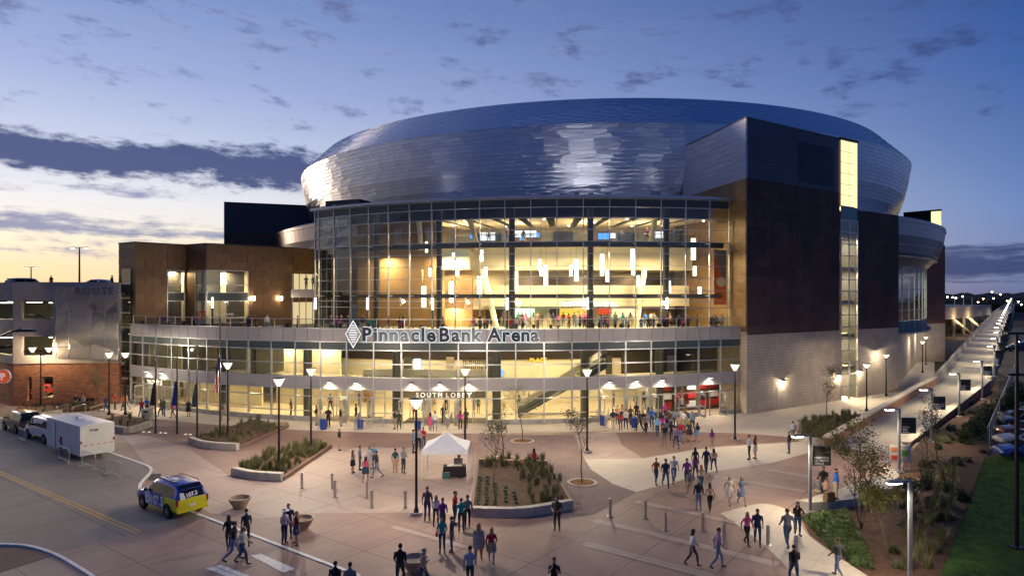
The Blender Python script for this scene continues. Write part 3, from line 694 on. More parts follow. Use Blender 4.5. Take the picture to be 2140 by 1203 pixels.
# lettering over the doors
def arc_text(txt, size, material, C, rr, a_mid, z, parent, depth=.05, bold=.01, track=1.0, name='letter', back=None):
    ws, tot = [], 0
    for ch in txt:
        if ch == ' ': ws.append(size * .38); continue
        me = text_mesh(ch, size, depth, bold); xs = [v.co.x for v in me.vertices]; ws.append((max(xs) - min(xs)) + size * .10 * track)
    tot = sum(ws); s_ = -tot / 2
    for ch, w_ in zip(txt, ws):
        if ch != ' ':
            a = a_mid + math.degrees((s_ + w_ / 2) / rr); p = polar(C, rr, a, z)
            fx = (math.cos(R(a)), math.sin(R(a)), 0)
            lettering(name, ch, size, material, parent, frame(p, fx), depth, bold, 1, 'C')
            if back: lettering('letter_halo', ch, size, back, parent, frame(polar(C, rr - depth * .8, a, z), fx), depth * .5, bold + size * .045, 1, 'C')
        s_ += w_
M_ltr = mat('white letter', (.85, .82, .75), .5, emit=(1, .9, .7), es=.35)
M_sb = mat('dark contrast strip', (.16, .12, .06), .6)
for g0, g1 in ((13, 16), (1, 3)): part('letter_contrast_strip', MB().arc(PC, PR - .10, PR - .16, bb(g0) + .1, bb(g1) - .1, 2.5, 3.14, 6), M_sb)  # dark strip added so the letters read against the bright lobby
t1 = empty('lobby_sign', polar(PC, PR + .3, bb(14.5), 2.6), label='white SOUTH LOBBY lettering above the centre entrance doors', cat='sign')
arc_text('SOUTH LOBBY', .62, M_ltr, (PC[0] - t1.location.x, PC[1] - t1.location.y), PR + .28, bb(14.5), 2.62 - t1.location.z, t1, .06, .012, 2.4)
t2 = empty('tickets_sign', polar(PC, PR + .3, bb(2.0), 2.6), label='white TICKETS lettering above the ticket office doors', cat='sign')
arc_text('TICKETS', .62, M_ltr, (PC[0] - t2.location.x, PC[1] - t2.location.y), PR + .28, bb(2.0), 2.6 - t2.location.z, t2, .06, .012, 1.6)
# big name sign on the parapet
M_face = mat('black sign face', (.012, .012, .014), .3)
M_halo = emat('sign halo', (.80, .90, 1), 1.0)
sg = empty('name_sign', polar(PC, PR + .35, hit(PC, PR + .3, 925), 7.9), label='arena name sign in black letters with glowing edge and diamond emblem on parapet', cat='sign')
CC = (PC[0] - sg.location.x, PC[1] - sg.location.y)
z0 = 7.93 - sg.location.z
def word(txt, size, px0, px1):
    a0, a1 = hit(PC, PR + .3, px0), hit(PC, PR + .3, px1); L = R(a1 - a0) * (PR + .3)
    wd = []
    for ch in txt:
        me = text_mesh(ch, size, .14, size * .032); xs = [v.co.x for v in me.vertices]; wd.append(max(xs) - min(xs))
    gap = (L - sum(wd)) / max(1, len(txt) - 1); s_ = 0
    for ch, w_ in zip(txt, wd):
        a = a0 + math.degrees((s_ + w_ / 2) / (PR + .3)); fx = (math.cos(R(a)), math.sin(R(a)), 0)
        lettering('letter', ch, size, M_face, sg, frame(polar(CC, PR + .42, a, z0), fx), .14, size * .032, 1, 'C')
        lettering('letter_halo', ch, size, M_halo, sg, frame(polar(CC, PR + .30, a, z0), fx), .05, size * .068, 1, 'C')
        s_ += w_ + gap
word('Pinnacle', 1.78, 759, 911); word('Bank', 1.78, 919, 1008); word('Arena', 1.78, 1018, 1126)
ad = hit(PC, PR + .3, 740); fx = Vector((math.cos(R(ad)), math.sin(R(ad)), 0)); o_ = polar(CC, PR + .4, ad, ZP(697, 65.3) - sg.location.z); nz = fx.cross(Vector((0, 0, 1)))
def dia(hw, hh, off): return [o_ + nz * off + Vector((0, 0, -hh)), o_ + nz * off + fx * hw, o_ + nz * off + Vector((0, 0, hh)), o_ + nz * off - fx * hw]
MB().add(dia(.72, 1.22, .0) + dia(.72, 1.22, .1), [(4, 5, 6, 7), (0, 1, 5, 4), (1, 2, 6, 5), (2, 3, 7, 6), (3, 0, 4, 7)]).build('emblem_diamond', mat('grey emblem', (.30, .30, .31), .4, .5), sg)
ol = MB()
for (h1, k1), (h2, k2) in (((.82, 1.36), (.70, 1.18)),):
    A_, B_ = dia(h1, k1, .13), dia(h2, k2, .13)
    for i in range(4): j = (i + 1) % 4; ol.quad(A_[i], A_[j], B_[j], B_[i])
ol.build('emblem_outline', mat('white emblem', (.75, .77, .8), .4, emit=(.8, .9, 1), es=.5), sg)
st_ = MB()
for k in range(8):
    z_ = -.78 + k * .22; hw = .66 * (1 - abs(z_) / 1.2)
    a_ = o_ + nz * .13 + Vector((0, 0, z_)); st_.quad(a_ - fx * hw * .75, a_ + fx * hw * .75, a_ + fx * hw * .75 + Vector((0, 0, .10)), a_ - fx * hw * .75 + Vector((0, 0, .10)))
st_.build('emblem_stripes', mat('white emblem', (.75, .77, .8), .4), sg)
light('sign_glow', 'AREA', (o_.x, o_.y, o_.z), .01, (1, 1, 1), sg)
# ---- metal drum
DC = (16.0, 138.5)
def metal(name, base_, rough_):
    m = bpy.data.materials.new(name); m.use_nodes = True; t = m.node_tree; b = t.nodes['Principled BSDF']
    oi = t.nodes.new('ShaderNodeObjectInfo'); g = t.nodes.new('ShaderNodeNewGeometry')
    n_ = noise(t, g.outputs['Position'], .35, 4); rv = (E(t, oi.outputs['Random']) - .5) * .10 + n_ * .10 + (rough_ - .05)
    t.links.new(rv.s, b.inputs['Roughness']); b.inputs['Metallic'].default_value = 1; b.inputs['Base Color'].default_value = (*base_, 1)
    tg = t.nodes.new('ShaderNodeTangent'); tg.direction_type = 'RADIAL'; tg.axis = 'Z'; t.links.new(tg.outputs[0], b.inputs['Tangent']); b.inputs['Anisotropic'].default_value = .9; b.inputs['Anisotropic Rotation'].default_value = .25
    n2 = noise(t, g.outputs['Position'], .9, 3); bp = t.nodes.new('ShaderNodeBump'); bp.inputs['Strength'].default_value = .12; bp.inputs['Distance'].default_value = .05
    t.links.new(n2.s, bp.inputs['Height']); t.links.new(bp.outputs[0], b.inputs['Normal'])
    return m
M_drum = metal('brushed zinc panel', (.80, .79, .83), .42)
PROF = [(52.3, 22.0), (53.9, 24.0), (54.9, 26.0), (55.6, 28.0), (56.15, 30.4), (56.6, 33.2)]
def rz_of(z):
    for (r0, z0_), (r1, z1_) in zip(PROF, PROF[1:]):
        if z <= z1_: return r0 + (r1 - r0) * (z - z0_) / (z1_ - z0_)
    return PROF[-1][0]
shell = MB(); prof = [(r - .12, z) for r, z in PROF] + [(52.5, 37.3), (49.5, 37.6), (20, 39.5), (.1, 40)]
nseg = 150
vs = [(DC[0] + r * math.cos(2 * math.pi * k / nseg), DC[1] + r * math.sin(2 * math.pi * k / nseg), z) for r, z in prof for k in range(nseg)]
shell.add(vs, [(i * nseg + k, i * nseg + (k + 1) % nseg, (i + 1) * nseg + (k + 1) % nseg, (i + 1) * nseg + k) for i in range(len(prof) - 1) for k in range(nseg)])
DRUM = part('drum', shell, mat('drum backing', (.40, .41, .44), .45, .9), smooth=False)
courses = []
z = 22.0
while z < 33.15: courses.append((z, min(z + .5, 33.2), None)); z += .5
for k in range(11):
    f0, f1 = k / 11, (k + 1) / 11; courses.append((33.22 + 4.1 * f0, 33.22 + 4.1 * f1, (56.6 - 4.05 * f0, 56.6 - 4.05 * f1)))
cand = []
for ci, (za, zb, rr) in enumerate(courses):
    ra, rb = rr or (rz_of(za), rz_of(zb)); stepa = math.degrees(3.1 / 56); off = rnd.random() * stepa; nA = int(150 / stepa)
    for k in range(nA):
        a = -75 + off + k * stepa; p = polar(DC, ra, a, za); px = XC + FPX * p.x / p.y
        vis = -68 < a < 74
        if vis: cand.append((p.y + (0 if 760 < px < 1440 else 40) + (6 if rr else 0), ci, a, stepa))
cand.sort()
def pquad(ci, stepa, var):
    za, zb, rr = courses[ci]; ra, rb = rr or (rz_of(za), rz_of(zb)); h = stepa / 2 - .010
    t_ = [x * (.8 if var in (1, 2, 4, 5) else .3) for x in ((0, 0, 0, 0), (.05, .0, .02, .0), (.0, .055, .0, .03), (.02, .02, -.01, .0), (.0, .01, .04, .05), (.06, .03, .0, .02))[var]]
    P = []
    for (s_, r_, z_, tt) in ((-1, ra + .02, za, t_[0]), (1, ra + .02, za, t_[1]), (1, rb - .01, zb - .01, t_[2]), (-1, rb - .01, zb - .01, t_[3])):
        P.append((r_ * math.sin(R(h * s_)), -(r_) * math.cos(R(h * s_)) - tt, z_))
    q = MB(); Bk = [(x, y + .06, z_) for x, y, z_ in P]
    return q.add(P + Bk, [(0, 1, 2, 3), (0, 4, 5, 1), (1, 5, 6, 2), (3, 2, 6, 7), (0, 3, 7, 4)])
pmesh = {}; rest = MB()
for n_, (_, ci, a, sa) in enumerate(cand):
    px = XC + FPX * polar(DC, 56, a).x / polar(DC, 56, a).y
    wild = 1 if (1080 < px < 1330 and courses[ci][2] is None) or a < -40 else 0
    var = rnd.randrange(6) if wild else rnd.choice((0, 0, 0, 3))
    if n_ < 300:
        if (ci, var) not in pmesh: pmesh[ci, var] = pquad(ci, sa, var).mesh('panel', M_drum)
        o = place('panel', pmesh[ci, var], DRUM, loc=(DC[0], DC[1], 0), rz=R(a))
    else:
        q = pquad(ci, sa, var); c_, s_ = math.cos(R(a)), math.sin(R(a))
        rest.add([(x * c_ - y * s_, x * s_ + y * c_, z_) for x, y, z_ in q.v], q.f)
rest.build('panel_field', M_drum, DRUM, kind='stuff', loc=(DC[0], DC[1], 0))
# lower flared ring, left and right of the hall
M_copper = metal('warm zinc panel', (.52, .44, .40), .34)
for a0, a1, pr in ((-112, -36, [(57.2, 11.0), (58.7, 13.5)]), (31, 67, [(58.75, 16.35)]), (67, 112, [(57.2, 11.0), (58.75, 14.5), (59.2, 16.35)])):
    q = MB(); n_ = 50; pr = pr + [(60.2, 18.0), (61.0, 20.2), (61.3, 22.4), (60.6, 22.7), (52, 22.7)]
    vs = [polar(DC, r, a0 + (a1 - a0) * k / n_, z_) for r, z_ in pr for k in range(n_ + 1)]
    q.add(vs, [(i * (n_ + 1) + k, i * (n_ + 1) + k + 1, (i + 1) * (n_ + 1) + k + 1, (i + 1) * (n_ + 1) + k) for i in range(len(pr) - 1) for k in range(n_)])
    part('lower_drum', q, M_copper)
    for z_ in (17.5, 19, 20.5, 22): 
        r_ = 59.2 + 2.1 * min(1, ((z_ - 16.35) / 6)) ** .55 - .05
        part('drum_seam', MB().arc(DC, r_ + .17, r_ - .1, a0, a1, z_, z_ + .05, 40), M_copper)
# mechanical box on the hall roof
p = AT(738, 90); part('roof_plant', MB().prism([AT(680, 88).xy, AT(752, 86).xy, AT(802, 92).xy, AT(735, 98).xy], 22.6, 24.5), mat('dark purple cladding', (.045, .035, .045), .6))
# floodlights on the front edge of the hall roof, washing the drum
for px, pw in ((700, 120), (1140, 230), (1175, 230), (1205, 300), (1235, 230), (1270, 230), (1455, 120)):
    a = hit(Q, QR - 1.0, px); p = polar(Q, QR - 1.0, a, 22.95); dr = (Vector((DC[0], DC[1], 0)) - Vector((p.x, p.y, 0))).normalized()
    part('roof_floodlight', MB().box((p.x, p.y, 22.85), (.5, .3, .35), R(a)), M_hood)
    q = p + dr * .3; l_ = light('floodlight', 'SPOT', q - Vector((PC[0], PC[1], -.1)), pw, (.95, .96, 1), ARENA, spot_size=R(95), spot_blend=.8, shadow_soft_size=.25, rot=(dr + Vector((0, 0, .55))).to_track_quat('-Z', 'Y').to_euler())
# ---- right-hand block
M_cladD = mat('dark plum cladding', (.075, .043, .037), .6, .05, var=.14, vscale=.5, var2=.16, spec=.2, stretch=(1, 1, .35))
M_cladB = mat('bronze cladding', (.20, .125, .060), .42, .45, var=.08, vscale=.5, var2=.10)
M_stone = mat('striped limestone', (.50, .42, .32), .85, var=.08, vscale=.8, bump=.35, bscale=10)
M_groove = mat('stone joint', (.36, .30, .23), .9)
bc = Vector((24.1, 69.6, 0)); br = Vector((math.sin(R(56)), math.cos(R(56)), 0)); bl = (Vector((21.2, 83.4, 0)) - bc).normalized(); bn = Vector((br.y, -br.x, 0)); bln = Vector((bl.y, -bl.x, 0)) * -1
if bln.x > 0: bln = -bln
t1_, t2_, t3_ = 17.2, 20.8, 30.7
core = MB(); ins = .12
core.prism([bc - bn * ins - bln * .16 + bl * .15, bc + br * t1_ - bn * ins, bc + br * t1_ - bn * 16, bc + bl * 17 - bln * 1.0 + br * 2, bc + bl * 17 - bln * ins], 0, 30.5)
part('block_core', core, M_reveal)
core = MB(); core.prism([bc + br * t2_ - bn * ins, bc + br * (t3_ - .05) - bn * ins, bc + br * (t3_ - .05) - bn * 14, bc + br * t2_ - bn * 14], 0, 22.5); part('block_core', core, M_reveal)
def clad(o, d, n, L, z0, z1, pw, ph, m_, name='cladding_panel', thick=.1, stagger=True, skip=None):
    """a wall of separate panels with open joints"""
    k = 0; z_ = z0
    while z_ < z1 - .05:
        zz = min(z_ + ph, z1); x = -(pw / 2 if (k % 2 and stagger) else 0)
        while x < L - .02:
            xa, xb = max(x, 0), min(x + pw, L)
            if xb - xa > .08:
                j = .012; pr_ = rnd.uniform(0, .012)
                P = [o + d * (xa + j), o + d * (xb - j)]; q = MB(); nn = n * pr_
                a_, b_ = P[0] + nn, P[1] + nn; c_, e_ = P[1] - n * thick, P[0] - n * thick
                q.add([(a_.x, a_.y, z_ + j), (b_.x, b_.y, z_ + j), (c_.x, c_.y, z_ + j), (e_.x, e_.y, z_ + j), (a_.x, a_.y, zz - j), (b_.x, b_.y, zz - j), (c_.x, c_.y, zz - j), (e_.x, e_.y, zz - j)],
                      [(0, 1, 5, 4), (1, 2, 6, 5), (3, 0, 4, 7), (4, 5, 6, 7), (0, 3, 2, 1)])
                if not (skip and skip((xa + xb) / 2, (z_ + zz) / 2)): part(name, q, m_)
            x += pw
        z_ = zz; k += 1
M_blue = mat('dark blue zinc cladding', (.045, .055, .085), .5, .3, var=.10, vscale=.4, var2=.05)
clad(bc, br, bn, t1_, 8.17, 24.3, 2.86, 1.008, M_cladD)
clad(bc, br, bn, t1_, 24.3, 30.5, 2.86, 2.07, M_blue)
lou = MB(); 
for k in range(18):
    z_ = 24.8 + k * .25; a_ = bc + br * 9.0 + bn * .05; b_ = bc + br * 16.0 + bn * .05; lou.add([(a_.x, a_.y, z_), (b_.x, b_.y, z_), (b_.x - bn.x * .05, b_.y - bn.y * .05, z_ + .2), (a_.x - bn.x * .05, a_.y - bn.y * .05, z_ + .2)], [(0, 1, 2, 3)])
part('louvre', lou, mat('louvre black', (.02, .022, .028), .6))
clad(bc + br * t2_, br, bn, t3_ - t2_, 8.17, 22.5, 3.3, 1.008, M_cladD)
clad(bc, br, bn, t1_, .0, 8.17, 4.3, 8.17, M_stone, 'stone_panel', .1, False)
clad(bc + br * t2_, br, bn, t3_ - t2_, .0, 8.17, 4.95, 8.17, M_stone, 'stone_panel', .1, False)
for o_, L_ in ((bc, t1_), (bc + br * t2_, t3_ - t2_)):
    g_ = MB()
    for k in range(26):
        z_ = .3 + k * .305; a_, b_ = o_ + bn * .014 + br * .02, o_ + br * (L_ - .02) + bn * .014
        g_.add([(a_.x, a_.y, z_), (b_.x, b_.y, z_), (b_.x + bn.x * .02, b_.y + bn.y * .02, z_ + .03), (a_.x + bn.x * .02, a_.y + bn.y * .02, z_ + .03), (b_.x, b_.y, z_ + .06), (a_.x, a_.y, z_ + .06)], [(0, 1, 2, 3), (3, 2, 4, 5)])
    part('stone_courses', g_, M_groove, kind='stuff')
clad(bc, bl, bln, 14.5, 8.5, 24.3, 1.9, .84, M_cladB)
clad(bc, bl, bln, 14.5, 24.3, 30.5, 2.9, .62, M_drum)
clad(bc, bl, bln, 6, 0, 8.5, 3, 8.5, M_stone, 'stone_panel', .1, False)
part('block_coping', MB().prism([bc + bn * .06 + bln * .06, bc + br * t1_ + bn * .06, bc + br * t1_ - bn * 15.5, bc + bl * 14 + bln * .06], 30.52, 30.62), mat('coping metal', (.12, .12, .14), .4, .6))
# stair tower strip: lit lantern above, clear glass below
so = bc + br * (t1_ + .02) + bn * .10; sw = t2_ - t1_ - .04
M_lant = emat('lantern glass', (1, .80, .38), 1.55)
part('stair_back', MB().prism([so - bn * 3, so + br * sw - bn * 3, so + br * sw - bn * 3.2, so - bn * 3.2], 0, 22.7), M_int)
def qd(a_, b_, z0, z1): return MB().quad((a_.x, a_.y, z0), (b_.x, b_.y, z0), (b_.x, b_.y, z1), (a_.x, a_.y, z1))
for k in range(6):
    for h in range(2): part('lantern_pane', qd(so + br * (sw * h / 2 + .04), so + br * (sw * (h + 1) / 2 - .04), 22.75 + k * 1.28 + .03, 22.75 + (k + 1) * 1.28 - .03), M_lant)
part('lantern_back', qd(so - bn * .3, so + br * sw - bn * .3, 22.7, 30.4), M_reveal)
part('lantern_cap', MB().prism([so + bn * .12 - br * .1, so + br * (sw + .12) + bn * .12, so + br * (sw + .12) - bn * 6, so - bn * 6 - br * .1], 30.45, 30.75), M_dark)
part('lantern_side', MB().prism([so + br * (sw - .05) - bn * .02, so + br * (sw + .01) - bn * .02, so + br * (sw + .01) - bn * 6, so + br * (sw - .05) - bn * 6], 22.6, 30.45), M_lant)
for h in range(2): part('spandrel_pane', qd(so + br * (sw * h / 2), so + br * (sw * (h + 1) / 2), 21.1, 22.7), mat('blue spandrel glass', (.04, .14, .18), .3, spec=.5))
nl = 15
for k in range(nl):
    z0_, z1_ = .2 + k * (20.9 / nl), .2 + (k + 1) * (20.9 / nl)
    for h in range(2):
        if not (k < 2 and h == 0): part('pane', qd(so + br * (sw * h / 2), so + br * (sw * (h + 1) / 2), z0_, z1_), M_glassd)
    a_, b_ = so + bn * .04, so + br * sw + bn * .04; part('transom', qd(a_, b_, z1_ - .05, z1_ + .05), M_alum)
for h in (0, .5, 1): p = so + br * (sw * h); part('mullion', MB().box((p.x, p.y, 10.6), (.12, .16, 21.2), R(34)), M_alum)
for k in range(5): part('stair_landing', MB().prism([so - bn * .5, so + br * sw - bn * .5, so + br * sw - bn * 2.9, so - bn * 2.9], 3.9 * k + 3.5, 3.9 * k + 3.85), M_int)
for k in range(5):
    l_ = light('stair_light', 'AREA', (so + br * sw / 2 - bn * 1.6 + Vector((0, 0, 3.9 * k + 3.4))) - Vector((PC[0], PC[1], 0)), 650, WARM, ARENA, shape='DISK', size=.7)
# service doors and wall lamps on the stone base
M_sdoor = mat('stone coloured door', (.40, .36, .30), .6)
for t_ in (6.0,):
    a_ = bc + br * (t_ - .95) + bn * .03; b_ = bc + br * (t_ + .95) + bn * .03
    for h in (0, 1):
        c_ = a_.lerp(b_, h / 2); e_ = a_.lerp(b_, (h + 1) / 2); part('service_door', MB().prism([c_ + br * .015, e_ - br * .015, e_ - br * .015 - bn * .02, c_ + br * .015 - bn * .02], .02, 2.5), M_sdoor)
for t_, z_ in ((6.0, 3.1), (16.8, 3.0), (21.3, 3.2)):
    p = bc + br * t_ + bn * .3
    part('wall_lamp', MB().lathe([(.05, .22), (.10, .2), (.32, 0), (.29, 0), (.05, .15)], 12, (p.x, p.y, z_)), M_hood)
    part('wall_lamp_bulb', MB().lathe([(.0, .0), (.16, .03), (.1, .12), (0, .14)], 10, (p.x, p.y, z_ - .04)), M_lampw)
    light('wall_lamp_light', 'POINT', p + bn * .05 + Vector((-PC[0], -PC[1], z_ - .15)), 260, WARM, ARENA, shadow_soft_size=.1)
# far right: curved glass bay under the flared ring, stone recess and second fin
part('bay_slab', MB().arc(DC, 59.3, 50, 34, 68, 6.9, 7.15), M_stone)
bz = [7.15, 8.7, 10.2, 11.7, 13.2, 14.7, 16.4]
for k in range(11):
    a0, a1 = 38 + k * 2.6, 38 + (k + 1) * 2.6
    for i in range(6):
        p0, p1 = polar(DC, 58.6, a0), polar(DC, 58.6, a1); part('pane', qd(p0, p1, bz[i], bz[i + 1]), mat('blue spandrel glass', (.03, .10, .13)) if i == 0 else glassmat('bay pane', (.6, .72, .74), .12))
    p0 = polar(DC, 58.65, a0); part('mullion', MB().box((p0.x, p0.y, 11.8), (.1, .1, 9.3), R(a0)), M_alum)
for z_ in bz[1:]: part('transom', MB().arc(DC, 58.7, 58.6, 38, 66.6, z_ - .04, z_ + .04), M_alum)
part('bay_back', MB().arc(DC, 53, 52.7, 30, 80, 7, 17), M_int)
part('bay_floor', MB().arc(DC, 58.4, 52, 34, 68, 7.16, 7.2), M_floor)
for a in (42, 50, 58): light('bay_light', 'AREA', polar(DC, 55, a, 15.8) - Vector((PC[0], PC[1], 0)), 2000, WARM, ARENA, shape='DISK', size=1.2)
q0, q1, q2 = Vector((49.2, 87.4, 0)), Vector((74.5, 124.5, 0)), Vector((80.6, 126, 0))
part('stone_wall', MB().prism([q0.xy, q1.xy, (q1 + Vector((-6, 4, 0))).xy, (q0 + Vector((-8, 6, 0))).xy], 0, 6.9), M_stone)
fin = MB().prism([q1.xy, q2.xy, (q2 + Vector((2, 16, 0))).xy, (q1 + Vector((0, 16, 0))).xy], 0, 7.1); part('stone_fin', fin, M_stone)
part('brown_fin', MB().prism([(q1 + Vector((.9, 0, 0))).xy, q2.xy, (q2 + Vector((2, 16, 0))).xy, (q1 + Vector((1, 16, 0))).xy], 7.1, 21.6), mat('red brown cladding', (.16, .07, .045), .55, var=.08, vscale=.5))
part('roof_plant', MB().prism([AT(1888, 128).xy, AT(1946, 124).xy, AT(1946, 140).xy, AT(1888, 140).xy], 22.6, 27.6), M_dark)
part('roof_plant_cap', MB().prism([AT(1888, 127.5).xy, AT(1968, 122.5).xy, AT(1968, 138).xy, AT(1888, 140).xy], 27.6, 27.9), M_dark)
part('lantern_pane', MB().prism([AT(1946, 123.9).xy, AT(1967, 123).xy, AT(1967, 137).xy, AT(1946, 139).xy], 22.9, 27.58), M_lant)
# stage house behind the drum on the left
sb = [AT(468, 118), AT(690, 124), AT(720, 150), AT(500, 150)]
part('stage_house', MB().prism([p.xy for p in sb], 0, 23.2), mat('dark red brick cladding', (.075, .035, .030), .7))
part('stage_house_top', MB().prism([p.xy for p in sb], 23.2, 28.6), mat('slate cladding', (.045, .047, .055), .55, .3))
# ---- brown wing on the left of the hall
M_wing = mat('copper brown cladding', (.155, .085, .042), .45, .35, var=.10, vscale=.5, var2=.16)
W_ = [AT(248, 79.1), AT(283, 77.0), AT(388, 81.4), AT(431, 79.1), AT(612, 86.3), AT(664, 90)]
part('wing_core', MB().prism([(p + Vector((1.2, 3.0, 0))).xy for p in W_] + [(-24, 100), (-44, 100)], 8.5, 18.15), M_reveal)
def wall_seg(a, b, wins=(), z0=8.5, z1=18.24, pw=1.9, ph=.98):
    d = (b - a); L = d.length; d.normalize(); n = Vector((d.y, -d.x, 0))
    def back(x0, x1, za, zb):
        if x1 - x0 > .02 and zb - za > .02: A2, B2 = a + d * x0 - n * .11, a + d * x1 - n * .11; part('wall_backing', MB().quad((A2.x, A2.y, za), (B2.x, B2.y, za), (B2.x, B2.y, zb), (A2.x, A2.y, zb)), M_reveal)
    if not wins: clad(a, d, n, L, z0, z1, pw, ph, M_wing); back(0, L, z0, z1)
    for x0, x1, za, zb in wins:
        back(0, x0, z0, z1); back(x1, L, z0, z1); back(x0, x1, zb, z1); back(x0, x1, z0, za)
        clad(a, d, n, x0, z0, z1, pw, ph, M_wing); clad(a + d * x1, d, n, L - x1, z0, z1, pw, ph, M_wing)
        clad(a + d * x0, d, n, x1 - x0, zb, z1, pw, ph, M_wing); clad(a + d * x0, d, n, x1 - x0, z0, za, pw, ph, M_wing)
    for x0, x1, za, zb in wins:
        A_, B_ = a + d * x0 + n * .02, a + d * x1 + n * .02
        fr = MB(); 
        for p in (A_, B_): fr.box((p.x, p.y, (za + zb) / 2), (.1, .14, zb - za), math.atan2(d.y, d.x))
        for z_ in (za, zb, za + (zb - za) * .42, za + (zb - za) * .58, za + (zb - za) * .72): m_ = (A_ + B_) / 2; fr.box((m_.x, m_.y, z_), ((B_ - A_).length, .12, .09), math.atan2(d.y, d.x))
        fo = part('window', fr, M_alum)
        for f0, f1, m2 in ((0, .42, M_glass), (.42, .58, M_spandrel), (.58, 1, M_glass)):
            qd(A_, B_, za + (zb - za) * f0, za + (zb - za) * f1).build('pane', m2, fo)
        back = n * -1.6
        part('lit_room', qd(A_ + back - d * .5, B_ + back + d * .5, za - .1, zb + .1), M_int)
        part('room_side', qd(A_ + back - d * .1, A_ - n * .1 - d * .1, za, zb), M_int); part('room_side', qd(B_ - n * .1 + d * .1, B_ + back + d * .1, za, zb), M_int)
        light('room_light', 'AREA', (A_ + B_) / 2 - n * .8 + Vector((-PC[0], -PC[1], zb - .15)), 420, WARMI, ARENA, shape='DISK', size=.6)
L12 = (W_[2] - W_[1]).length
wall_seg(W_[0], W_[1], [], 0, 18.24)
wall_seg(W_[1], W_[2], [(L12 * .62, L12 * .97, 9.0, 15.2)])
wall_seg(W_[2], W_[3], [((W_[3] - W_[2]).length * .5, (W_[3] - W_[2]).length * .97, 9.0, 15.2)])
L34 = (W_[4] - W_[3]).length
wall_seg(W_[3], W_[4], [(.05, L34 * .46, 9.0, 15.2)])
wall_seg(W_[4], W_[5], [])
for k in range(9):      # tall glass strip on the outer face
    a_ = W_[0].lerp(W_[1], .25) + Vector((-.05, -.12, 0)); b_ = W_[0].lerp(W_[1], .78) + Vector((-.05, -.12, 0))
    part('pane', qd(a_, b_, .2 + k * 1.68, .2 + (k + 1) * 1.68), M_glassd); part('transom', qd(a_ + Vector((-.02, -.03, 0)), b_ + Vector((-.02, -.03, 0)), .15 + k * 1.68, .24 + k * 1.68), M_alum)
part('strip_back', qd(W_[0].lerp(W_[1], .25) + Vector((-.02, -.06, 0)), W_[0].lerp(W_[1], .78) + Vector((-.02, -.06, 0)), .2, 15.3), mat('dark stair wall', (.06, .055, .05), .8))
part('wing_coping', MB().prism([(p + Vector((-.03, -.08, 0))).xy for p in W_] + [(-24, 100), (-44, 100)], 18.25, 18.38), M_dark)
# balcony and doors beside the hall
d_ = (W_[5] - W_[4]).normalized(); ab = AT(612, 84.6)
part('balcony', MB().prism([AT(608, 85.0).xy, AT(662, 82.6).xy, AT(664, 90).xy, AT(612, 88).xy], 12.0, 13.0), M_panel)
part('balcony_door', qd(AT(614, 86), AT(660, 88.2), 13.0, 15.0), emat('lit doorway', (1, .78, .4), .8))
part('terrace_door', qd(AT(612, 85.9), AT(660, 88.1), 8.6, 11.4), emat('lit doorway', (1, .78, .4), .8))
for px in (612, 626, 640, 654): p = AT(px, 85.8 + (px - 612) * .046); part('mullion', MB().box((p.x, p.y - .1, 11.8), (.09, .1, 6.4)), M_alum)
# wall sconces on the brown wing
for px in (531, 593):
    f_ = (px - 431) / (612 - 431); p = W_[3].lerp(W_[4], f_ * .96) + Vector((.1, -.25, 0)); 
    part('sconce', MB().box((p.x, p.y, 11.9), (.2, .16, .55)), M_lampw)
    light('sconce_light', 'POINT', p + Vector((-PC[0], -PC[1] - .25, 11.9)), 130, WARM, ARENA, shadow_soft_size=.12)
# lettered glass on the wing window
p = W_[3].lerp(W_[4], .04); dd = (W_[4] - W_[3]).normalized(); nn = Vector((dd.y, -dd.x, 0))
q = W_[2].lerp(W_[3], .55); d2 = (W_[3] - W_[2]).normalized()
lettering('window_lettering', 'SITE', 1.15, mat('orange film', (.55, .10, .03), .5), ARENA, TI @ frame((q.x, q.y - .15, 9.6), d2), .01, .02)
for k, t_ in enumerate(('ALL AROUND', 'SPORT SOUND SAVINGS')):
    lettering('window_lettering', t_, .34, M_white, ARENA, TI @ frame((p.x + dd.x * .6 + nn.x * .06, p.y + dd.y * .6 + nn.y * .06, 9.9 - k * .42), dd), .01, .01)
# ---------------------------------------------------------------- parking garage
GX0 = AT(28, 75); GX1 = AT(249, 76.5)
GAR = empty('parking_garage', (GX0.x, GX0.y, 0), label='concrete parking garage with brick base and printed metal mesh screen', cat='garage')
GI = Matrix.Translation((-GX0.x, -GX0.y, 0))
def gp(name, mb, m, **k):
    o = mb.build(name, m, GAR, **k); o.matrix_parent_inverse = GI; return o
M_gc = mat('garage concrete', (.36, .30, .255), .85, var=.08, vscale=.5, bump=.2, bscale=12)
gd = (GX1 - GX0).normalized(); gn = Vector((gd.y, -gd.x, 0)); su = U
far = GX0 + su * 60
GL = (GX1 - GX0).length
def slab(z0, z1, out=0.0, m=M_gc, name='spandrel', x0=0, x1=None):
    x1 = GL if x1 is None else x1
    a, b = GX0 + gd * x0 + gn * out, GX0 + gd * x1 + gn * out
    return gp(name, MB().prism([a, b, b - gn * (.5 + out), a - gn * (.5 + out)], z0, z1), m)
zl = [ZP(760, 75), ZP(743, 75), ZP(703, 75), ZP(668, 75), ZP(628, 75), ZP(589, 75)]
slab(zl[0], zl[1], .12); slab(zl[2], zl[3], .1); slab(zl[4], zl[5], .1)
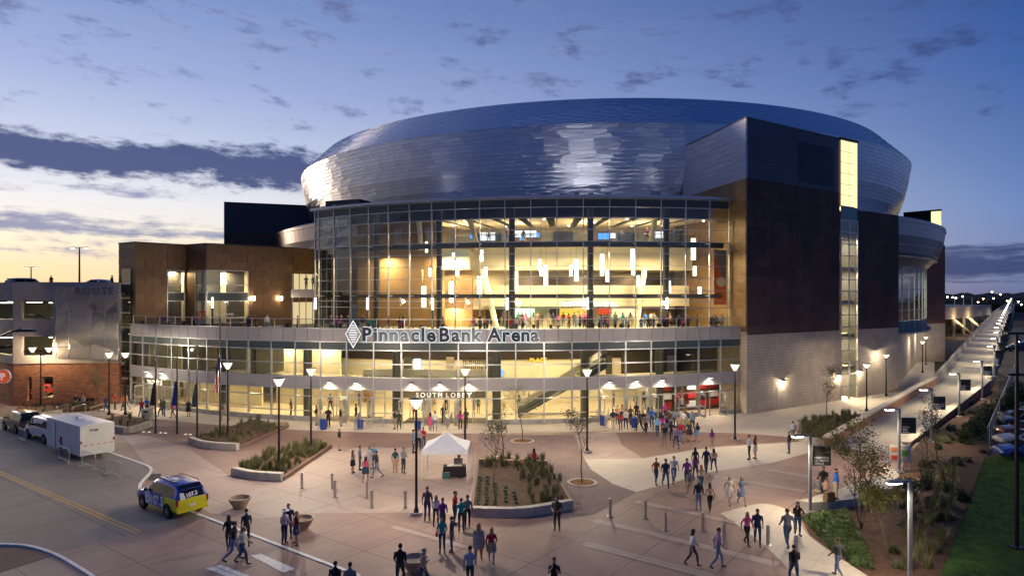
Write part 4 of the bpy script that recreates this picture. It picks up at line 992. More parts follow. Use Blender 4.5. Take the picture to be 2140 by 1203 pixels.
# side facade along the street
sn = Vector((-su.y, su.x, 0)); sn = sn if sn.y < 0 else -sn
for a_, b_ in ((zl[0], zl[1]), (zl[2], zl[3]), (zl[4], zl[5])):
    gp('spandrel', MB().prism([GX0 + sn * .1, far + sn * .1, far - sn * .4, GX0 - sn * .4 + gd * .3], a_ - .01, b_ - .01), M_gc)
gp('brick_base', MB().prism([GX0, far, far - sn * .4, GX0 - sn * .4 + gd * .3], 0, zl[0] - .02), brickmat('garage brick', (.40, .15, .055), (.19, .075, .045), (.15, .10, .07), .46, .17, 'wall'))
for k in range(1, 9): p = GX0 + su * (k * 7) + sn * .05; gp('pier', MB().box((p.x, p.y, 6.8), (.9, .7, 13.2), math.atan2(su.y, su.x)), M_gc)
M_gb = MATS['garage brick']
xw = lambda px: (px - 28) / (249 - 28) * GL
for x0, x1, z0, z1 in ((0, xw(56), 0, 1), (xw(66), xw(87), 0, 1), (xw(110), GL, 0, 1)):
    slab(0, zl[0] - .01, .0, M_gb, 'brick_pier', x0, x1)
for x0, x1 in ((xw(56), xw(66)), (xw(87), xw(110))):
    slab(0, .62 if x0 < 2 else .9, .0, M_gb, 'brick_sill', x0, x1); slab(3.2, zl[0] - .01, .0, M_gb, 'brick_lintel', x0, x1)
for px, w_ in ((36, 18), (117, 16), (243, 12)): slab(zl[1], zl[5] - .02, .02, M_gc, 'pier', xw(px - w_ / 2), xw(px + w_ / 2))
slab(zl[1], zl[5] - .02, -.02, mat('garage screen wall', (.42, .37, .31), .85), 'end_bay_wall', xw(112), GL)
for z_ in (.06, zl[1] - 1.3, zl[3] - 1.3, 12.3): gp('deck', MB().prism([GX0 - gn * .5 + gd * .2, GX1 - gn * .5, GX1 - gn * 40, GX0 - gn * 1 + su * 40], z_, z_ + .3), M_gc)
gp('back_wall', MB().prism([GX0 - gn * 22 + gd * -30, GX1 - gn * 22, GX1 - gn * 22.3, GX0 - gn * 22.3 + gd * -30], 0, 12.8), mat('garage interior', (.46, .42, .24), .8))
for lv in (zl[1], zl[3]):
    for k in range(4):
        for j in range(3):
            p = GX0 - gn * (3 + j * 6) + gd * (-8 + k * 5.5)
            gp('garage_light', MB().box((p.x, p.y, lv + 1.85), (1.6, .12, .06), .3), M_lampw)
    for k in range(3):
        p = GX0 - gn * 5 + gd * (-9 + k * 8)
        o = light('garage_lamp', 'AREA', p + Vector((-GX0.x, -GX0.y, lv + 1.75)), 420, (1, .9, .5), GAR, shape='DISK', size=1.2)
for k in range(2): light('garage_lamp', 'AREA', (GX0 - gn * 5 + gd * (2 + k * 5)) + Vector((-GX0.x, -GX0.y, 3.4)), 330, (1, .9, .55), GAR, shape='DISK', size=1.2)
# mesh screen: bent perforated sheets with a printed picture
def meshmat():
    m = bpy.data.materials.new('printed mesh'); m.use_nodes = True; t = m.node_tree; t.nodes.clear()
    g = t.nodes.new('ShaderNodeNewGeometry'); s = t.nodes.new('ShaderNodeSeparateXYZ'); t.links.new(g.outputs['Position'], s.inputs[0])
    X, Z = E(t, s.outputs[0]), E(t, s.outputs[2])
    x, z = (X + 50.5) / 3.3, (Z - 9.0) / 4.0
    w1 = ((z * 6 + x * 1.5 + noise(t, comb(t, x * 1.2, z * .8, 0), 1, 2) * 3.0)._m('SINE')).sstep(.35, .5) * z.sstep(-.25, -.45)
    r2 = ((x - .55) * (x - .55) + (z + .15) * (z + .15) * 1.6)._m('SQRT'); ring = gauss(r2, .62, .10) * x.sstep(1.0, -.1)
    tree = noise(t, comb(t, x * 2.2, z * 3, 5), 1, 4).sstep(.5, .56) * gauss(z, .42, .18) * x.sstep(.3, .7)
    f = (w1 * .75 + ring * .7 + tree * .8).min(1)
    col = mixc(t, f, (.34, .31, .26), (.07, .07, .08))
    df = t.nodes.new('ShaderNodeBsdfDiffuse'); t.links.new(col, df.inputs[0]); tr = t.nodes.new('ShaderNodeBsdfTransparent'); mx = t.nodes.new('ShaderNodeMixShader')
    mx.inputs[0].default_value = .72; t.links.new(tr.outputs[0], mx.inputs[1]); t.links.new(df.outputs[0], mx.inputs[2]); o = t.nodes.new('ShaderNodeOutputMaterial'); t.links.new(mx.outputs[0], o.inputs[0]); return m
M_mesh = meshmat()
zs = [ZP(750, 74.3), ZP(725, 74.1), ZP(695, 74.0), ZP(650, 73.9), ZP(625, 74.1), ZP(600, 74.0)]
cols = [(116, 142), (143, 187), (187, 217), (217, 246)]
for c_, (p0, p1) in enumerate(cols):
    for i in range(5):
        wob = lambda k, s_: .30 * math.sin(k * 1.9 + c_ * 1.3 + s_)
        a0, a1 = AT(p0 + (3 if i % 2 else 0), 74.0 + wob(i, 0)), AT(p1 + (3 if i % 2 else 0), 74.0 + wob(i, .7)); b0, b1 = AT(p0 + (0 if i % 2 else 3), 74.0 + wob(i + 1, 0)), AT(p1 + (0 if i % 2 else 3), 74.0 + wob(i + 1, .7))
        gp('mesh_panel', MB().quad((a0.x, a0.y, zs[i]), (a1.x, a1.y, zs[i]), (b1.x, b1.y, zs[i + 1]), (b0.x, b0.y, zs[i + 1])), M_mesh)
    for px in (p0, p1):
        pts = [AT(px + (3 if i % 2 else 0), 74.15 + .25 * math.sin(i * 1.9 + c_ * 1.3)) + Vector((0, 0, zs[i])) for i in range(6)]
        gp('mesh_post', MB().tube(pts, .05, 6), M_alum)
for i in range(6): gp('mesh_rail', MB().tube([AT(117, 74.3) + Vector((0, 0, zs[i])), AT(247, 74.3) + Vector((0, 0, zs[i]))], .035, 5), M_alum)
p = AT(156, 73.7); lettering('screen_lettering', 'ROUTE', 1.15, mat('printed dark', (.10, .10, .11), .8), GAR, GI @ frame((p.x, p.y, 12.35), (1, 0, 0)), .01, .02, 1.25)
# roof parapet lamps
def roof_lamp(px, ytop, d, zb):
    p = AT(px, d); zt = ZP(ytop, d)
    o = empty('roof_lamp_post', (p.x, p.y, zb), label='twin-arm lamp post on garage roof, ' + ('tall one' if px > 100 else 'short one beside the parked van'), cat='lamp post')
    MB().tube([(0, 0, 0), (0, 0, zt - zb)], [.12, .08], 8).build('pole', M_dark, o)
    MB().box((0, 0, zt - zb), (1.9, .08, .08)).build('arm', M_dark, o)
    for s_ in (-1, 1): MB().box((s_ * .85, 0, zt - zb - .03), (.6, .25, .12)).build('lamp_head', M_dark, o); MB().box((s_ * .85, 0, zt - zb - .1), (.5, .2, .03)).build('lens', M_lampw, o)
roof_lamp(166, 517, 85, 13.2); roof_lamp(65, 558, 118, 13.2)
# round parking sign
ps = AT(8, 68); zc = ZP(786, 68)
o = empty('parking_sign', (ps.x, ps.y, 0), label='round orange parking sign with white letter P by garage', cat='sign')
MB().tube([(-1.2, .1, 0), (-1.2, .1, zc + .6)], .07, 8).build('post', M_dark, o)
MB().tube([(-1.2, .1, zc), (0, .06, zc)], .05, 6).build('bracket', M_dark, o)
dsc = MB().lathe([(0, -.06), (.66, -.06), (.66, .06), (0, .06)], 28).build('disc', mat('orange sign', (.75, .10, .02), .45, emit=(1, .16, .03), es=.35), o); dsc.location = (0, 0, zc); dsc.rotation_euler = (R(90), 0, 0)
rim = MB().lathe([(.66, -.09), (.72, -.09), (.72, .09), (.66, .09)], 28).build('rim', M_white, o); rim.location = (0, 0, zc); rim.rotation_euler = (R(90), 0, 0)
lettering('letter', 'P', .95, mat('white sign letter', (.85, .83, .8), .5, emit=(1, 1, 1), es=.3), o, frame((0, -.08, zc - .33), (1, 0, .12)), .02, .02, 1, 'C')
# ---------------------------------------------------------------- ramp on the right
RAMP = []
d1 = Vector((.674, .738, 0)); d2 = Vector((.600, .800, 0))
La, Ra_ = Vector((25.2, 54.3, .02)), Vector((31.8, 54.7, .25))
Lb, Rb = Vector((52.8, 84.5, 1.3)), Vector((61.3, 87.0, 1.35))
Lc, Rc = Lb + d2 * 215 + Vector((0, 0, 3.6)), Rb + d2 * 215 + Vector((0, 0, 3.6))
Ld, Rd = Lc + d2 * 420 + Vector((0, 0, .4)), Rc + d2 * 420 + Vector((0, 0, .4))
M_ramp = pavemat('ramp concrete', (.40, .35, .28), (.48, .42, .34), .7, 6.0, .03, ANG)
R0 = Ra_ - d1 * 3.0; R0.z = .03
ra = MB(); ra.add([La, R0, Ra_, Rb, Lb, Rc, Lc, Rd, Ld], [(0, 1, 2, 3, 4), (4, 3, 5, 6), (6, 5, 7, 8)])
ramp_o = ra.build('ramp', M_ramp, kind='structure')
dirn = lambda a, b: (b - a).normalized()
def wall_along(name, pts, th, h0, h1, m, parent=None, label=None, cat=None, zoff=0):
    """a wall standing on a sloping line from h0 below to h1 above it"""
    q = MB(); n = len(pts); vs = []
    for i, p in enumerate(pts):
        d = (pts[min(i + 1, n - 1)] - pts[max(i - 1, 0)]); d.z = 0; d.normalize(); k = Vector((d.y, -d.x, 0)) * th / 2
        zb = h0 if h0 is not None else 0
        vs += [p + k + Vector((0, 0, 0)), p - k, p + k, p - k]
        a = len(vs) - 4; lo = (0 if h0 is None else p.z + h0)
        vs[a] = Vector((vs[a].x, vs[a].y, lo)); vs[a + 1] = Vector((vs[a + 1].x, vs[a + 1].y, lo)); vs[a + 2] = vs[a + 2] + Vector((0, 0, h1)); vs[a + 3] = vs[a + 3] + Vector((0, 0, h1))
    fs = []
    for i in range(n - 1):
        o = i * 4; e = o + 4; fs += [(o, e, e + 2, o + 2), (o + 1, o + 3, e + 3, e + 1), (o + 2, e + 2, e + 3, o + 3)]
    fs += [(0, 2, 3, 1), (n * 4 - 4, n * 4 - 3, n * 4 - 1, n * 4 - 2)]
    return q.add(vs, fs).build(name, m, parent, label=label, cat=cat)
M_rb = brickmat('ramp brick', (.36, .17, .085), (.22, .11, .07), (.20, .15, .11), .40, .13, 'wall')
rw = empty('ramp_wall', (La.x, La.y, 0), label='brick parapet wall with pale coping at the foot of the ramp', cat='wall')
rel = lambda pts: [p - Vector((La.x, La.y, 0)) for p in pts]
wall_along('brickwork', rel([La, Lb]), .42, None, .78, M_rb, rw)
for k in range(14):
    a, b = La.lerp(Lb, k / 14), La.lerp(Lb, (k + 1) / 14); e = dirn(a, b) * .012
    wall_along('coping_stone', rel([a + e + Vector((0, 0, .785)), b - e + Vector((0, 0, .785))]), .62, 0, .14, P_cream, rw)
rw2 = empty('ramp_railing', (Lb.x, Lb.y, 0), label='pale concrete parapet along the high part of the walkway', cat='railing')
relb = lambda pts: [p - Vector((Lb.x, Lb.y, 0)) for p in pts]
wall_along('parapet', relb([Lb, Lc, Ld]), .35, None, 1.0, M_conc, rw2)
rw3 = empty('ramp_retaining_wall', (Ra_.x, Ra_.y, 0), label='dark brick retaining wall with pale top beside the planting bed', cat='wall')
relc = lambda pts: [p - Vector((Ra_.x, Ra_.y, 0)) for p in pts]
wall_along('brickwork', relc([Ra_, Rb]), .4, None, .08, M_rb, rw3); wall_along('coping', relc([Ra_ + Vector((0, 0, .085)), Rb + Vector((0, 0, .085))]), .7, 0, .10, P_cream, rw3)
rw4 = empty('walkway_wall', (Rb.x, Rb.y, 0), label='concrete side wall of the high walkway under the row of lamps', cat='wall')
wall_along('wall', [p - Vector((Rb.x, Rb.y, 0)) for p in (Rb, Rc, Rd)], .35, None, .25, M_conc, rw4)
# ---------------------------------------------------------------- lamps
M_shade = emat('glowing lamp glass', (1, .88, .66), 3.2)
_t = M_shade.node_tree; _mx = _t.nodes.new('ShaderNodeMixShader'); _mx.inputs[0].default_value = .45; _tr = _t.nodes.new('ShaderNodeBsdfTransparent')
_t.links.new(_tr.outputs[0], _mx.inputs[1]); _t.links.new(_t.nodes['Emission'].outputs[0], _mx.inputs[2]); _t.links.new(_mx.outputs[0], _t.nodes['Material Output'].inputs[0])
lp_pole = MB().tube([(0, 0, 0), (0, 0, 5.9)], [.085, .06], 10).mesh('pole', M_black)
lp_base = MB().lathe([(.2, 0), (.2, .05), (.12, .3), (.09, .45), (0, .45)], 12).mesh('base_cover', M_black)
lp_shade = MB().lathe([(.06, 5.92), (.14, 5.98), (.36, 6.40), (.36, 6.44), (0, 6.45)], 16).mesh('lamp_shade', M_shade)
lp_cap = MB().lathe([(.43, 6.46), (.43, 6.50), (.05, 6.56), (0, 6.56)], 16).mesh('lamp_cap', M_black)
lp_foot = MB().lathe([(.33, 0), (.33, .16), (0, .16)], 16).mesh('footing', P_cream)
def plaza_lamp(px, py, h, label, foot=True, power=900):
    p = G(px, py) if not isinstance(px, Vector) else px; s = h / 6.5
    o = empty('plaza_lamp_post', p, label=label, cat='lamp post', group='black plaza lamp posts')
    for nm, me in (('pole', lp_pole), ('base_cover', lp_base), ('lamp_shade', lp_shade), ('lamp_cap', lp_cap)):
        c_ = place(nm, me, o); c_.scale = (1, 1, s)
        if foot and nm != 'pole': pass
    if foot: place('footing', lp_foot, o)
    light('lamp_light', 'POINT', (0, 0, h * .962), power * 1.15, (1, .84, .64), o, shadow_soft_size=.07)
    return o
for px, py, h, lb, ft in ((583, 985, 6.5, 'black lamp post at the front of the long grass planter', True), (650, 941, 6.5, 'black lamp post behind the long grass planter', True), (870, 1075, 6.5, 'black lamp post standing between the tent and the stone bowl', True),
        (972, 941, 6.5, 'black lamp post rising behind the white tent', True), (1227, 945, 6.5, 'black lamp post beside the cobbled tree court', True), (1536, 921, 6.5, 'black lamp post on maroon paving before the team shop', True),
        (1811, 858, 5.0, 'black lamp post beside the glass stair strip', False), (1852, 827, 5.1, 'black lamp post by the stone wall behind the ramp', False), (1928, 778, 5.0, 'black lamp post in the side passage by the stone recess', False), (1935, 762, 5.0, 'farthest black lamp post in the side passage', False),
        (262, 866, 6.4, 'black lamp post before the brown corner tower', False), (228, 866, 6.4, 'black lamp post before the brick garage wall', False), (476, 915, 6.5, 'black lamp post next to the striped flag', True)):
    plaza_lamp(px, py, h, lb, ft, 1300 if px == 476 else 3000 if py > 880 else (450 if px == 1852 else 800 if px > 1000 else 1100))
tp = G(85, 851); o = empty('twin_lamp_post', tp, label='black twin-headed lamp post before the brick garage', cat='lamp post')
place('pole', lp_pole, o); MB().box((0, 0, 5.9), (1.9, .07, .07)).build('arm', M_black, o)
for s_ in (-1, 1):
    for nm, me in (('lamp_shade', lp_shade), ('lamp_cap', lp_cap)): place(nm, me, o, loc=(s_ * .9, 0, .1))
    light('lamp_light', 'POINT', (s_ * .9, 0, 6.35), 1000, (1, .78, .50), o, shadow_soft_size=.11)
# ramp lamps: square pole, short arm, flat head, banner
M_pole = mat('grey lamp steel', (.30, .32, .35), .4, .6)
def banner_mat(name, a, b): return mat(name, a, .8, col2=b, vscale=1.5)
bm_ = {0: banner_mat('dark banner cloth', (.02, .022, .018), (.05, .045, .03)), 1: banner_mat('olive banner cloth', (.10, .085, .045), (.03, .03, .02))}
def ramp_lamp(p, h, label, ban=None, text=None, power=1500, tilt=20):
    o = empty('walkway_lamp', p, label=label, cat='lamp post', group='walkway lamps with flat heads')
    ax = Vector((-.9, -.25, 0)).normalized() if p.y < 120 else Vector((-.85, .5, 0)).normalized(); rz = math.atan2(ax.y, ax.x)
    MB().box((0, 0, h / 2), (.14, .14, h)).build('pole', M_pole, o); MB().lathe([(.3, 0), (.3, .1), (.2, .14), (.2, .2), (0, .2)], 12).build('base', M_pole, o)
    MB().box(tuple(ax * .32 + Vector((0, 0, h - .04))), (.62, .12, .1), rz).build('arm', M_pole, o)
    hd = MB().box(tuple(ax * .82 + Vector((0, 0, h - .02))), (.62, .26, .09), rz).build('lamp_head', M_pole, o)
    MB().box(tuple(ax * .82 + Vector((0, 0, h - .085))), (.58, .23, .05), rz).build('lens', emat('walkway lens', (1, .93, .80), 22), o)
    light('lamp_light', 'SPOT', tuple(ax * .82 + Vector((0, 0, h - .14))), power, (1, .82, .58), o, spot_size=R(150), spot_blend=.6, shadow_soft_size=.15, rot=(0, R(tilt), 0))
    if ban is not None:
        wd, ht = 1.0, 1.05; bo = MB().box((.16 + wd / 2, 0, h - 1.2), (wd, .03, ht)).build('banner', bm_[ban], o)
        for z_ in (h - .66, h - 1.74): MB().tube([(.05, 0, z_), (.16 + wd, 0, z_)], .02, 6).build('banner_arm', M_pole, o)
        for k, t_ in enumerate(text or ()):
            lettering('banner_lettering', t_, .17 if k else .15, M_white, bo, frame((.24, -.022, h - 1.35 - k * .17), (1, 0, 0)), .004, .003)
    return o
UV_ = ('NEBRASKAS', 'ULTIMATE', 'VENUE'); PB_ = ('Pinnacle', 'Bank', 'Arena')
ramp_lamp(G(1693, 1073), 4.45, 'grey lamp post with ultimate venue banner beside the curved seat wall', 1, UV_, tilt=5)
ramp_lamp(Vector((16.75, 28.5, .02)), 4.45, 'grey lamp post standing next to the yellow-leafed tree', None, tilt=0)
ramp_lamp(Vector((26.7, 46.7, .02)), 4.45, 'grey lamp post with black banner beside the map board', 0, PB_)
ramp_lamp(Vector((35.0, 56.5, .02)), 4.45, 'grey lamp post with olive banner beside the low brick ramp wall', 1, UV_)
ramp_lamp(Vector((44.9, 68.0, .02)), 4.45, 'grey lamp post with black banner halfway up the brick ramp', 0, PB_)
ramp_lamp(Vector((55.2, 79.5, .02)), 4.6, 'grey lamp post with olive banner on a concrete block footing', 1, UV_)
for k in range(22):
    p = Rb + d2 * (4 + 15.0 * k) + d1.cross(Vector((0, 0, 1))) * .1; p = p + Vector((.3, -.2, 3.6 * (4 + 15.0 * k) / 215))
    ramp_lamp(p, 4.2, 'grey banner lamp in the long row along the high walkway', k % 2 if k < 10 else None, None, 1400)
# ---------------------------------------------------------------- flag poles
def flag_pole(px, py, ytop, cols, label, striped=False):
    p = G(px, py); h = ZP(ytop, p.y)
    o = empty('flag_pole', p, label=label, cat='flagpole'); MB().tube([(0, 0, 0), (0, 0, h)], [.085, .05], 10).build('pole', M_dark, o)
    MB().lathe([(.02, h), (.08, h + .05), (.09, h + .09), (.02, h + .17)], 10).build('finial', M_steel, o)
    ft, L = (4.7, 2.2) if h < 9 else (7.1, 3.2)
    q = MB(); n, m = 14, 9
    for i in range(n + 1):
        for j in range(m + 1):
            f, g = i / n, j / m; x = -.06 - g * (.24 + .14 * f) ; y = .16 * math.sin(g * 9 + f * 2) * (.4 + .6 * g); z = ft - f * L - g * .55 * (1 - f)
            q.v.append((x, y, z))
    for i in range(n):
        for j in range(m):
            q.f.append((i * (m + 1) + j, (i + 1) * (m + 1) + j, (i + 1) * (m + 1) + j + 1, i * (m + 1) + j + 1))
            q.m.append((0 if i < 5 and striped else (1 + (j + (i // 5)) % 2 if striped else (1 if 5 < i < 9 and 3 < j < 7 else 0))))
    q.build('flag', cols, o, smooth=True)
fm = lambda n_, c_: mat('flag ' + n_, c_, .85)
flag_pole(325, 905, 720, [fm('black', (.012, .012, .014)), fm('grey', (.2, .2, .2))], 'flagpole with a drooping black flag')
flag_pole(370, 906, 723, [fm('blue', (.02, .05, .30)), fm('gold', (.5, .36, .1))], 'flagpole with a drooping royal blue flag')
flag_pole(412, 910, 724, [fm('slate', (.03, .045, .07)), fm('green', (.04, .10, .06))], 'flagpole with a drooping dark slate flag')
flag_pole(460, 917, 662, [fm('navy', (.02, .03, .14)), fm('red', (.45, .03, .03)), fm('white', (.72, .68, .62))], 'tall flagpole with drooping red and white striped flag', True)
for px in (300, 312, 336, 346, 388, 398):
    p = G(px, 902 + (px - 300) * .06); MB().lathe([(.0, .04), (.10, .04), (.13, .0)], 12).build('ground_light', emat('ground light lens', (1, .9, .7), 1.1), loc=p + Vector((0, 0, .01)), label='small round lit spot set into the maroon paving by the flagpoles', cat='light', group='ground lights by the flagpoles')
# ---------------------------------------------------------------- planters
M_wallc = mat('planter concrete', (.44, .40, .33), .8, var=.10, vscale=1.5, bump=.25, bscale=16)
M_soil = mat('planter mulch', (.13, .065, .030), .95, col2=(.06, .03, .016), vscale=2.5, bump=1, bscale=26)
def blades(n, rmin, rmax, hmin, hmax, wd, seed):
    q = MB(); r_ = random.Random(seed)
    for k in range(n):
        a = r_.random() * 6.283; rr = rmin * r_.random() ** .5; b = a + r_.uniform(-.6, .6); h = r_.uniform(hmin, hmax); ln = r_.uniform(.2, 1) * rmax
        x, y = rr * math.cos(a), rr * math.sin(a); px_, py_ = -math.sin(b) * wd, math.cos(b) * wd
        mx_, my_ = x + math.cos(b) * ln * .35, y + math.sin(b) * ln * .35; tx, ty = x + math.cos(b) * ln, y + math.sin(b) * ln
        q.add([(x - px_, y - py_, 0), (x + px_, y + py_, 0), (mx_ + px_ * .8, my_ + py_ * .8, h * .62), (mx_ - px_ * .8, my_ - py_ * .8, h * .62), (tx, ty, h)], [(0, 1, 2, 3), (3, 2, 4)]); q.m[-2:] = [k % 2] * 2
    return q
def leafm(n_, a, b): 
    m = mat(n_, a, .7, col2=b, vscale=3); m.node_tree.nodes['Principled BSDF'].inputs['Subsurface Weight'].default_value = 0; return m
M_gr = [leafm('ornamental grass', (.11, .12, .035), (.17, .155, .06)), leafm('ornamental grass light', (.16, .15, .06), (.09, .10, .03))]
M_bl = [leafm('blue green tuft', (.11, .15, .10), (.16, .20, .13)), leafm('blue green tuft b', (.08, .11, .07), (.13, .16, .10))]
M_gn = [leafm('green shrub leaf', (.09, .15, .03), (.13, .18, .05)), leafm('green shrub leaf b', (.06, .10, .02), (.10, .13, .03))]
tufts = [blades(70, .16, .34, .5, 1.05, .012, s_).mesh('ornamental_grass', M_gr) for s_ in range(4)]
small = [blades(60, .12, .18, .10, .20, .012, 20 + s_).mesh('low_tuft', M_bl) for s_ in range(3)]
def inside(p, poly):
    c_ = False; n = len(poly)
    for i in range(n):
        a, b = poly[i], poly[i - 1]
        if (a[1] > p[1]) != (b[1] > p[1]) and p[0] < (b[0] - a[0]) * (p[1] - a[1]) / (b[1] - a[1]) + a[0]: c_ = not c_
    return c_
def scatter(poly, n, seed):
    r_ = random.Random(seed); xs = [p[0] for p in poly]; ys = [p[1] for p in poly]; out = []
    while len(out) < n:
        p = (r_.uniform(min(xs), max(xs)), r_.uniform(min(ys), max(ys)))
        if inside(p, poly): out.append(p)
    return out
def planter(name, label, bedpx, wallpx, rimpx, ng, seed, mix=None):
    bed = PP(bedpx); c_ = sum(bed, Vector()) / len(bed)
    o = empty(name, (c_.x, c_.y, 0), label=label, cat='planter'); off = Vector((c_.x, c_.y, 0))
    MB().prism([p - off for p in bed], .01, .22).build('soil', M_soil, o)
    if wallpx: MB().strip([p - off for p in smooth(PP(wallpx), 6)], .42, .01, .52).build('seat_wall', M_wallc, o)
    for rp in rimpx: MB().strip([p - off for p in PP(rp)], .16, .01, .27).build('rim', mat('brown steel edge', (.17, .10, .075), .7), o)
    poly = [(p.x, p.y) for p in bed]
    q = MB(); r_ = random.Random(seed)
    for x, y in scatter(poly, ng, seed):
        if mix and not mix(x, y): continue
        t = tufts[r_.randrange(4)]; s_ = r_.choice((.35, .5, .6, .8)) * r_.uniform(.85, 1.15); a = r_.random() * 6.28; ca_, sa_ = math.cos(a) * s_, math.sin(a) * s_
        base_ = len(q.v)
        q.v += [(x - off.x + v.co.x * ca_ - v.co.y * sa_, y - off.y + v.co.x * sa_ + v.co.y * ca_, .2 + v.co.z * s_) for v in t.vertices]
        for pl in t.polygons: q.f.append(tuple(base_ + i for i in pl.vertices)); q.m.append(pl.material_index)
    q.build('grasses', M_gr, o, kind='stuff'); return o, poly
planter('grass_planter', 'grass planter with curved seat wall beside the flagpoles', [(402, 918), (530, 880), (600, 892), (498, 932)], [(399, 926), (430, 935), (497, 940)], [[(500, 938), (602, 893)]], 70, 3)
planter('grass_planter', 'long grass planter with seat wall next to the steel bollards', [(490, 990), (560, 950), (640, 930), (690, 936), (589, 1000)], [(488, 992), (530, 1000), (590, 1004)], [[(592, 1003), (692, 935)]], 150, 4)
o, polyC = planter('tree_planter', 'wide planter with tuft rows and a curved front wall beside the tent', [(1000, 965), (1142, 966), (1192, 1050), (1100, 1070), (987, 1072)], [(985, 1078), (1090, 1079), (1194, 1062)], [[(1142, 965), (1194, 1055)], [(1000, 966), (985, 1075)]], 150, 5, lambda x, y: x > -.2 + (52 - y) * .10 or y > 47.5)
for px0, py0, py1 in ((1003, 998, 1062), (1019, 998, 1062), (1036, 1012, 1062), (1056, 1020, 1060), (1075, 1030, 1058)):
    n = int((py1 - py0) / 7)
    for k in range(n):
        p = G(px0 + rnd.uniform(-1.5, 1.5) + (px0 - 1040) * .04 * k / n * 3, py0 + k * 7.0, .22); c_ = place('low_tuft', small[k % 3], None, loc=p, rz=rnd.random() * 6, label='small blue-green tuft growing in planter rows', cat='plant', group='blue-green tufts in the planter rows')
for px, py, w_ in ((1067, 975, 1.4), (1125, 976, 1.3), (1015, 972, 1.0), (668, 935, 1.2), (590, 893, 1.2)):
    MB().box((0, 0, .26), (w_, .5, .5), .05, .9).build('rock_seat', mat('sandstone', (.40, .29, .16), .9, var=.2, vscale=2, bump=.8, bscale=6), loc=G(px, py), rz=rnd.uniform(-.1, .1), label={1067: 'long sandstone block at the back of the tuft planter', 1125: 'sandstone block at the back planter corner with woman sitting', 1015: 'short sandstone block by the tent side of the planter', 668: 'sandstone block at the back of the long grass planter', 590: 'sandstone block at the back of the flagpole planter'}[px], cat='rock')
planter('grass_planter', 'low corner planter with concrete wall behind the parked trailer', [(215, 880), (255, 872), (312, 880), (268, 898), (230, 896)], [(228, 898), (270, 904), (314, 890)], [], 14, 6)
planter('grass_planter', 'raised concrete planter along the brick garage wall', [(30, 862), (40, 852), (150, 845), (230, 850), (190, 858), (80, 866)], [(26, 866), (58, 876), (118, 868), (126, 866)], [], 26, 7)
planter('grass_planter', 'round-edged green planter between front walk and ramp wall', [(1660, 908), (1680, 884), (1740, 872), (1800, 868), (1724, 918), (1690, 920)], [(1655, 912), (1690, 926), (1722, 930)], [], 120, 8)
# tree rings
M_mulch = mat('orange mulch', (.22, .09, .02), .95, var=.2, vscale=3, bump=1, bscale=30)
def tree_ring(px, py, label):
    o = empty('tree_ring', G(px, py), label=label, cat='tree ring')
    MB().lathe([(.80, .012), (.80, .05), (1.0, .05), (1.0, .012)], 28).build('kerb', M_wallc, o); MB().lathe([(0, .035), (.8, .035)], 28).build('mulch', M_mulch, o)
for a_, b_, t_ in ((1217, 1008, 'pale ring kerb with mulch round the tree nearest the cream path'), (1053, 959, 'pale ring kerb with mulch round the tree behind the tent'), (1092, 921, 'pale ring kerb with mulch round the tree before the escalator')): tree_ring(a_, b_, t_)
# ---------------------------------------------------------------- trees
M_bark2 = mat('young bark', (.115, .085, .060), .9, var=.2, vscale=8, bump=.4, bscale=30)
def tree_mesh(seed, h, spread, nl, leaf, trunk_r=.05, fork=.42, multi=1, lsize=.10, up=.8, droop=0):
    r_ = random.Random(seed); T = MB(); Lf = MB(); tips = []
    def branch(p, d, L, rad, lvl):
        pts, rs = [p], [rad]; n = 4 if lvl else 5; q = p.copy()
        for i in range(n):
            d = (d + Vector((r_.uniform(-.22, .22), r_.uniform(-.22, .22), r_.uniform(-.02, .16)))).normalized(); q = q + d * L / n
            pts.append(q.copy()); rs.append(rad * (1 - .75 * (i + 1) / n))
        T.tube(pts, rs, 6 if lvl < 2 else 4, False)
        if lvl >= 1: tips.extend([(pts[-1], d), (pts[-2], d)] + ([(pts[-3], d)] if lvl > 1 else []))
        if lvl < 3:
            k = (7, 5, 4)[lvl] if lvl else int(7 + h)
            for j in range(k):
                t = r_.uniform(fork if lvl == 0 else .3, .98); ii = min(n - 1, int(t * n)); bp = pts[ii].lerp(pts[ii + 1], t * n - ii)
                a = r_.random() * 6.283; out = Vector((math.cos(a), math.sin(a), r_.uniform(.35, 1.1) * up)).normalized()
                branch(bp, (out * .75 + d * .35).normalized(), L * r_.uniform(.32, .52) * (spread if lvl == 0 else 1.0), rs[ii] * .55, lvl + 1)
    for m_ in range(multi):
        a = m_ / multi * 6.28; d0 = Vector((math.cos(a) * .35, math.sin(a) * .35, 1)).normalized() if multi > 1 else Vector((0, 0, 1))
        branch(Vector((0, 0, 0)), d0, h * .92, trunk_r, 0)
    for k in range(nl):
        p, d = tips[r_.randrange(len(tips))]; q = p + Vector((r_.gauss(0, .13), r_.gauss(0, .13), r_.gauss(0, .13)))
        a, b = r_.random() * 6.28, r_.uniform(-.9, .9); ax = Vector((math.cos(a) * math.cos(b), math.sin(a) * math.cos(b), math.sin(b) - droop)).normalized(); sd = ax.cross(Vector((r_.random(), r_.random(), .5))).normalized()
        s_ = lsize * r_.uniform(.6, 1.25)
        Lf.add([q, q + ax * s_ * .5 + sd * s_ * .28, q + ax * s_, q + ax * s_ * .5 - sd * s_ * .28], [(0, 1, 2, 3)]); Lf.m[-1] = k % 2
    return T, Lf
M_lf1 = [leafm('grey green leaf', (.10, .11, .045), (.14, .13, .06)), leafm('grey green leaf b', (.065, .08, .03), (.10, .10, .045))]
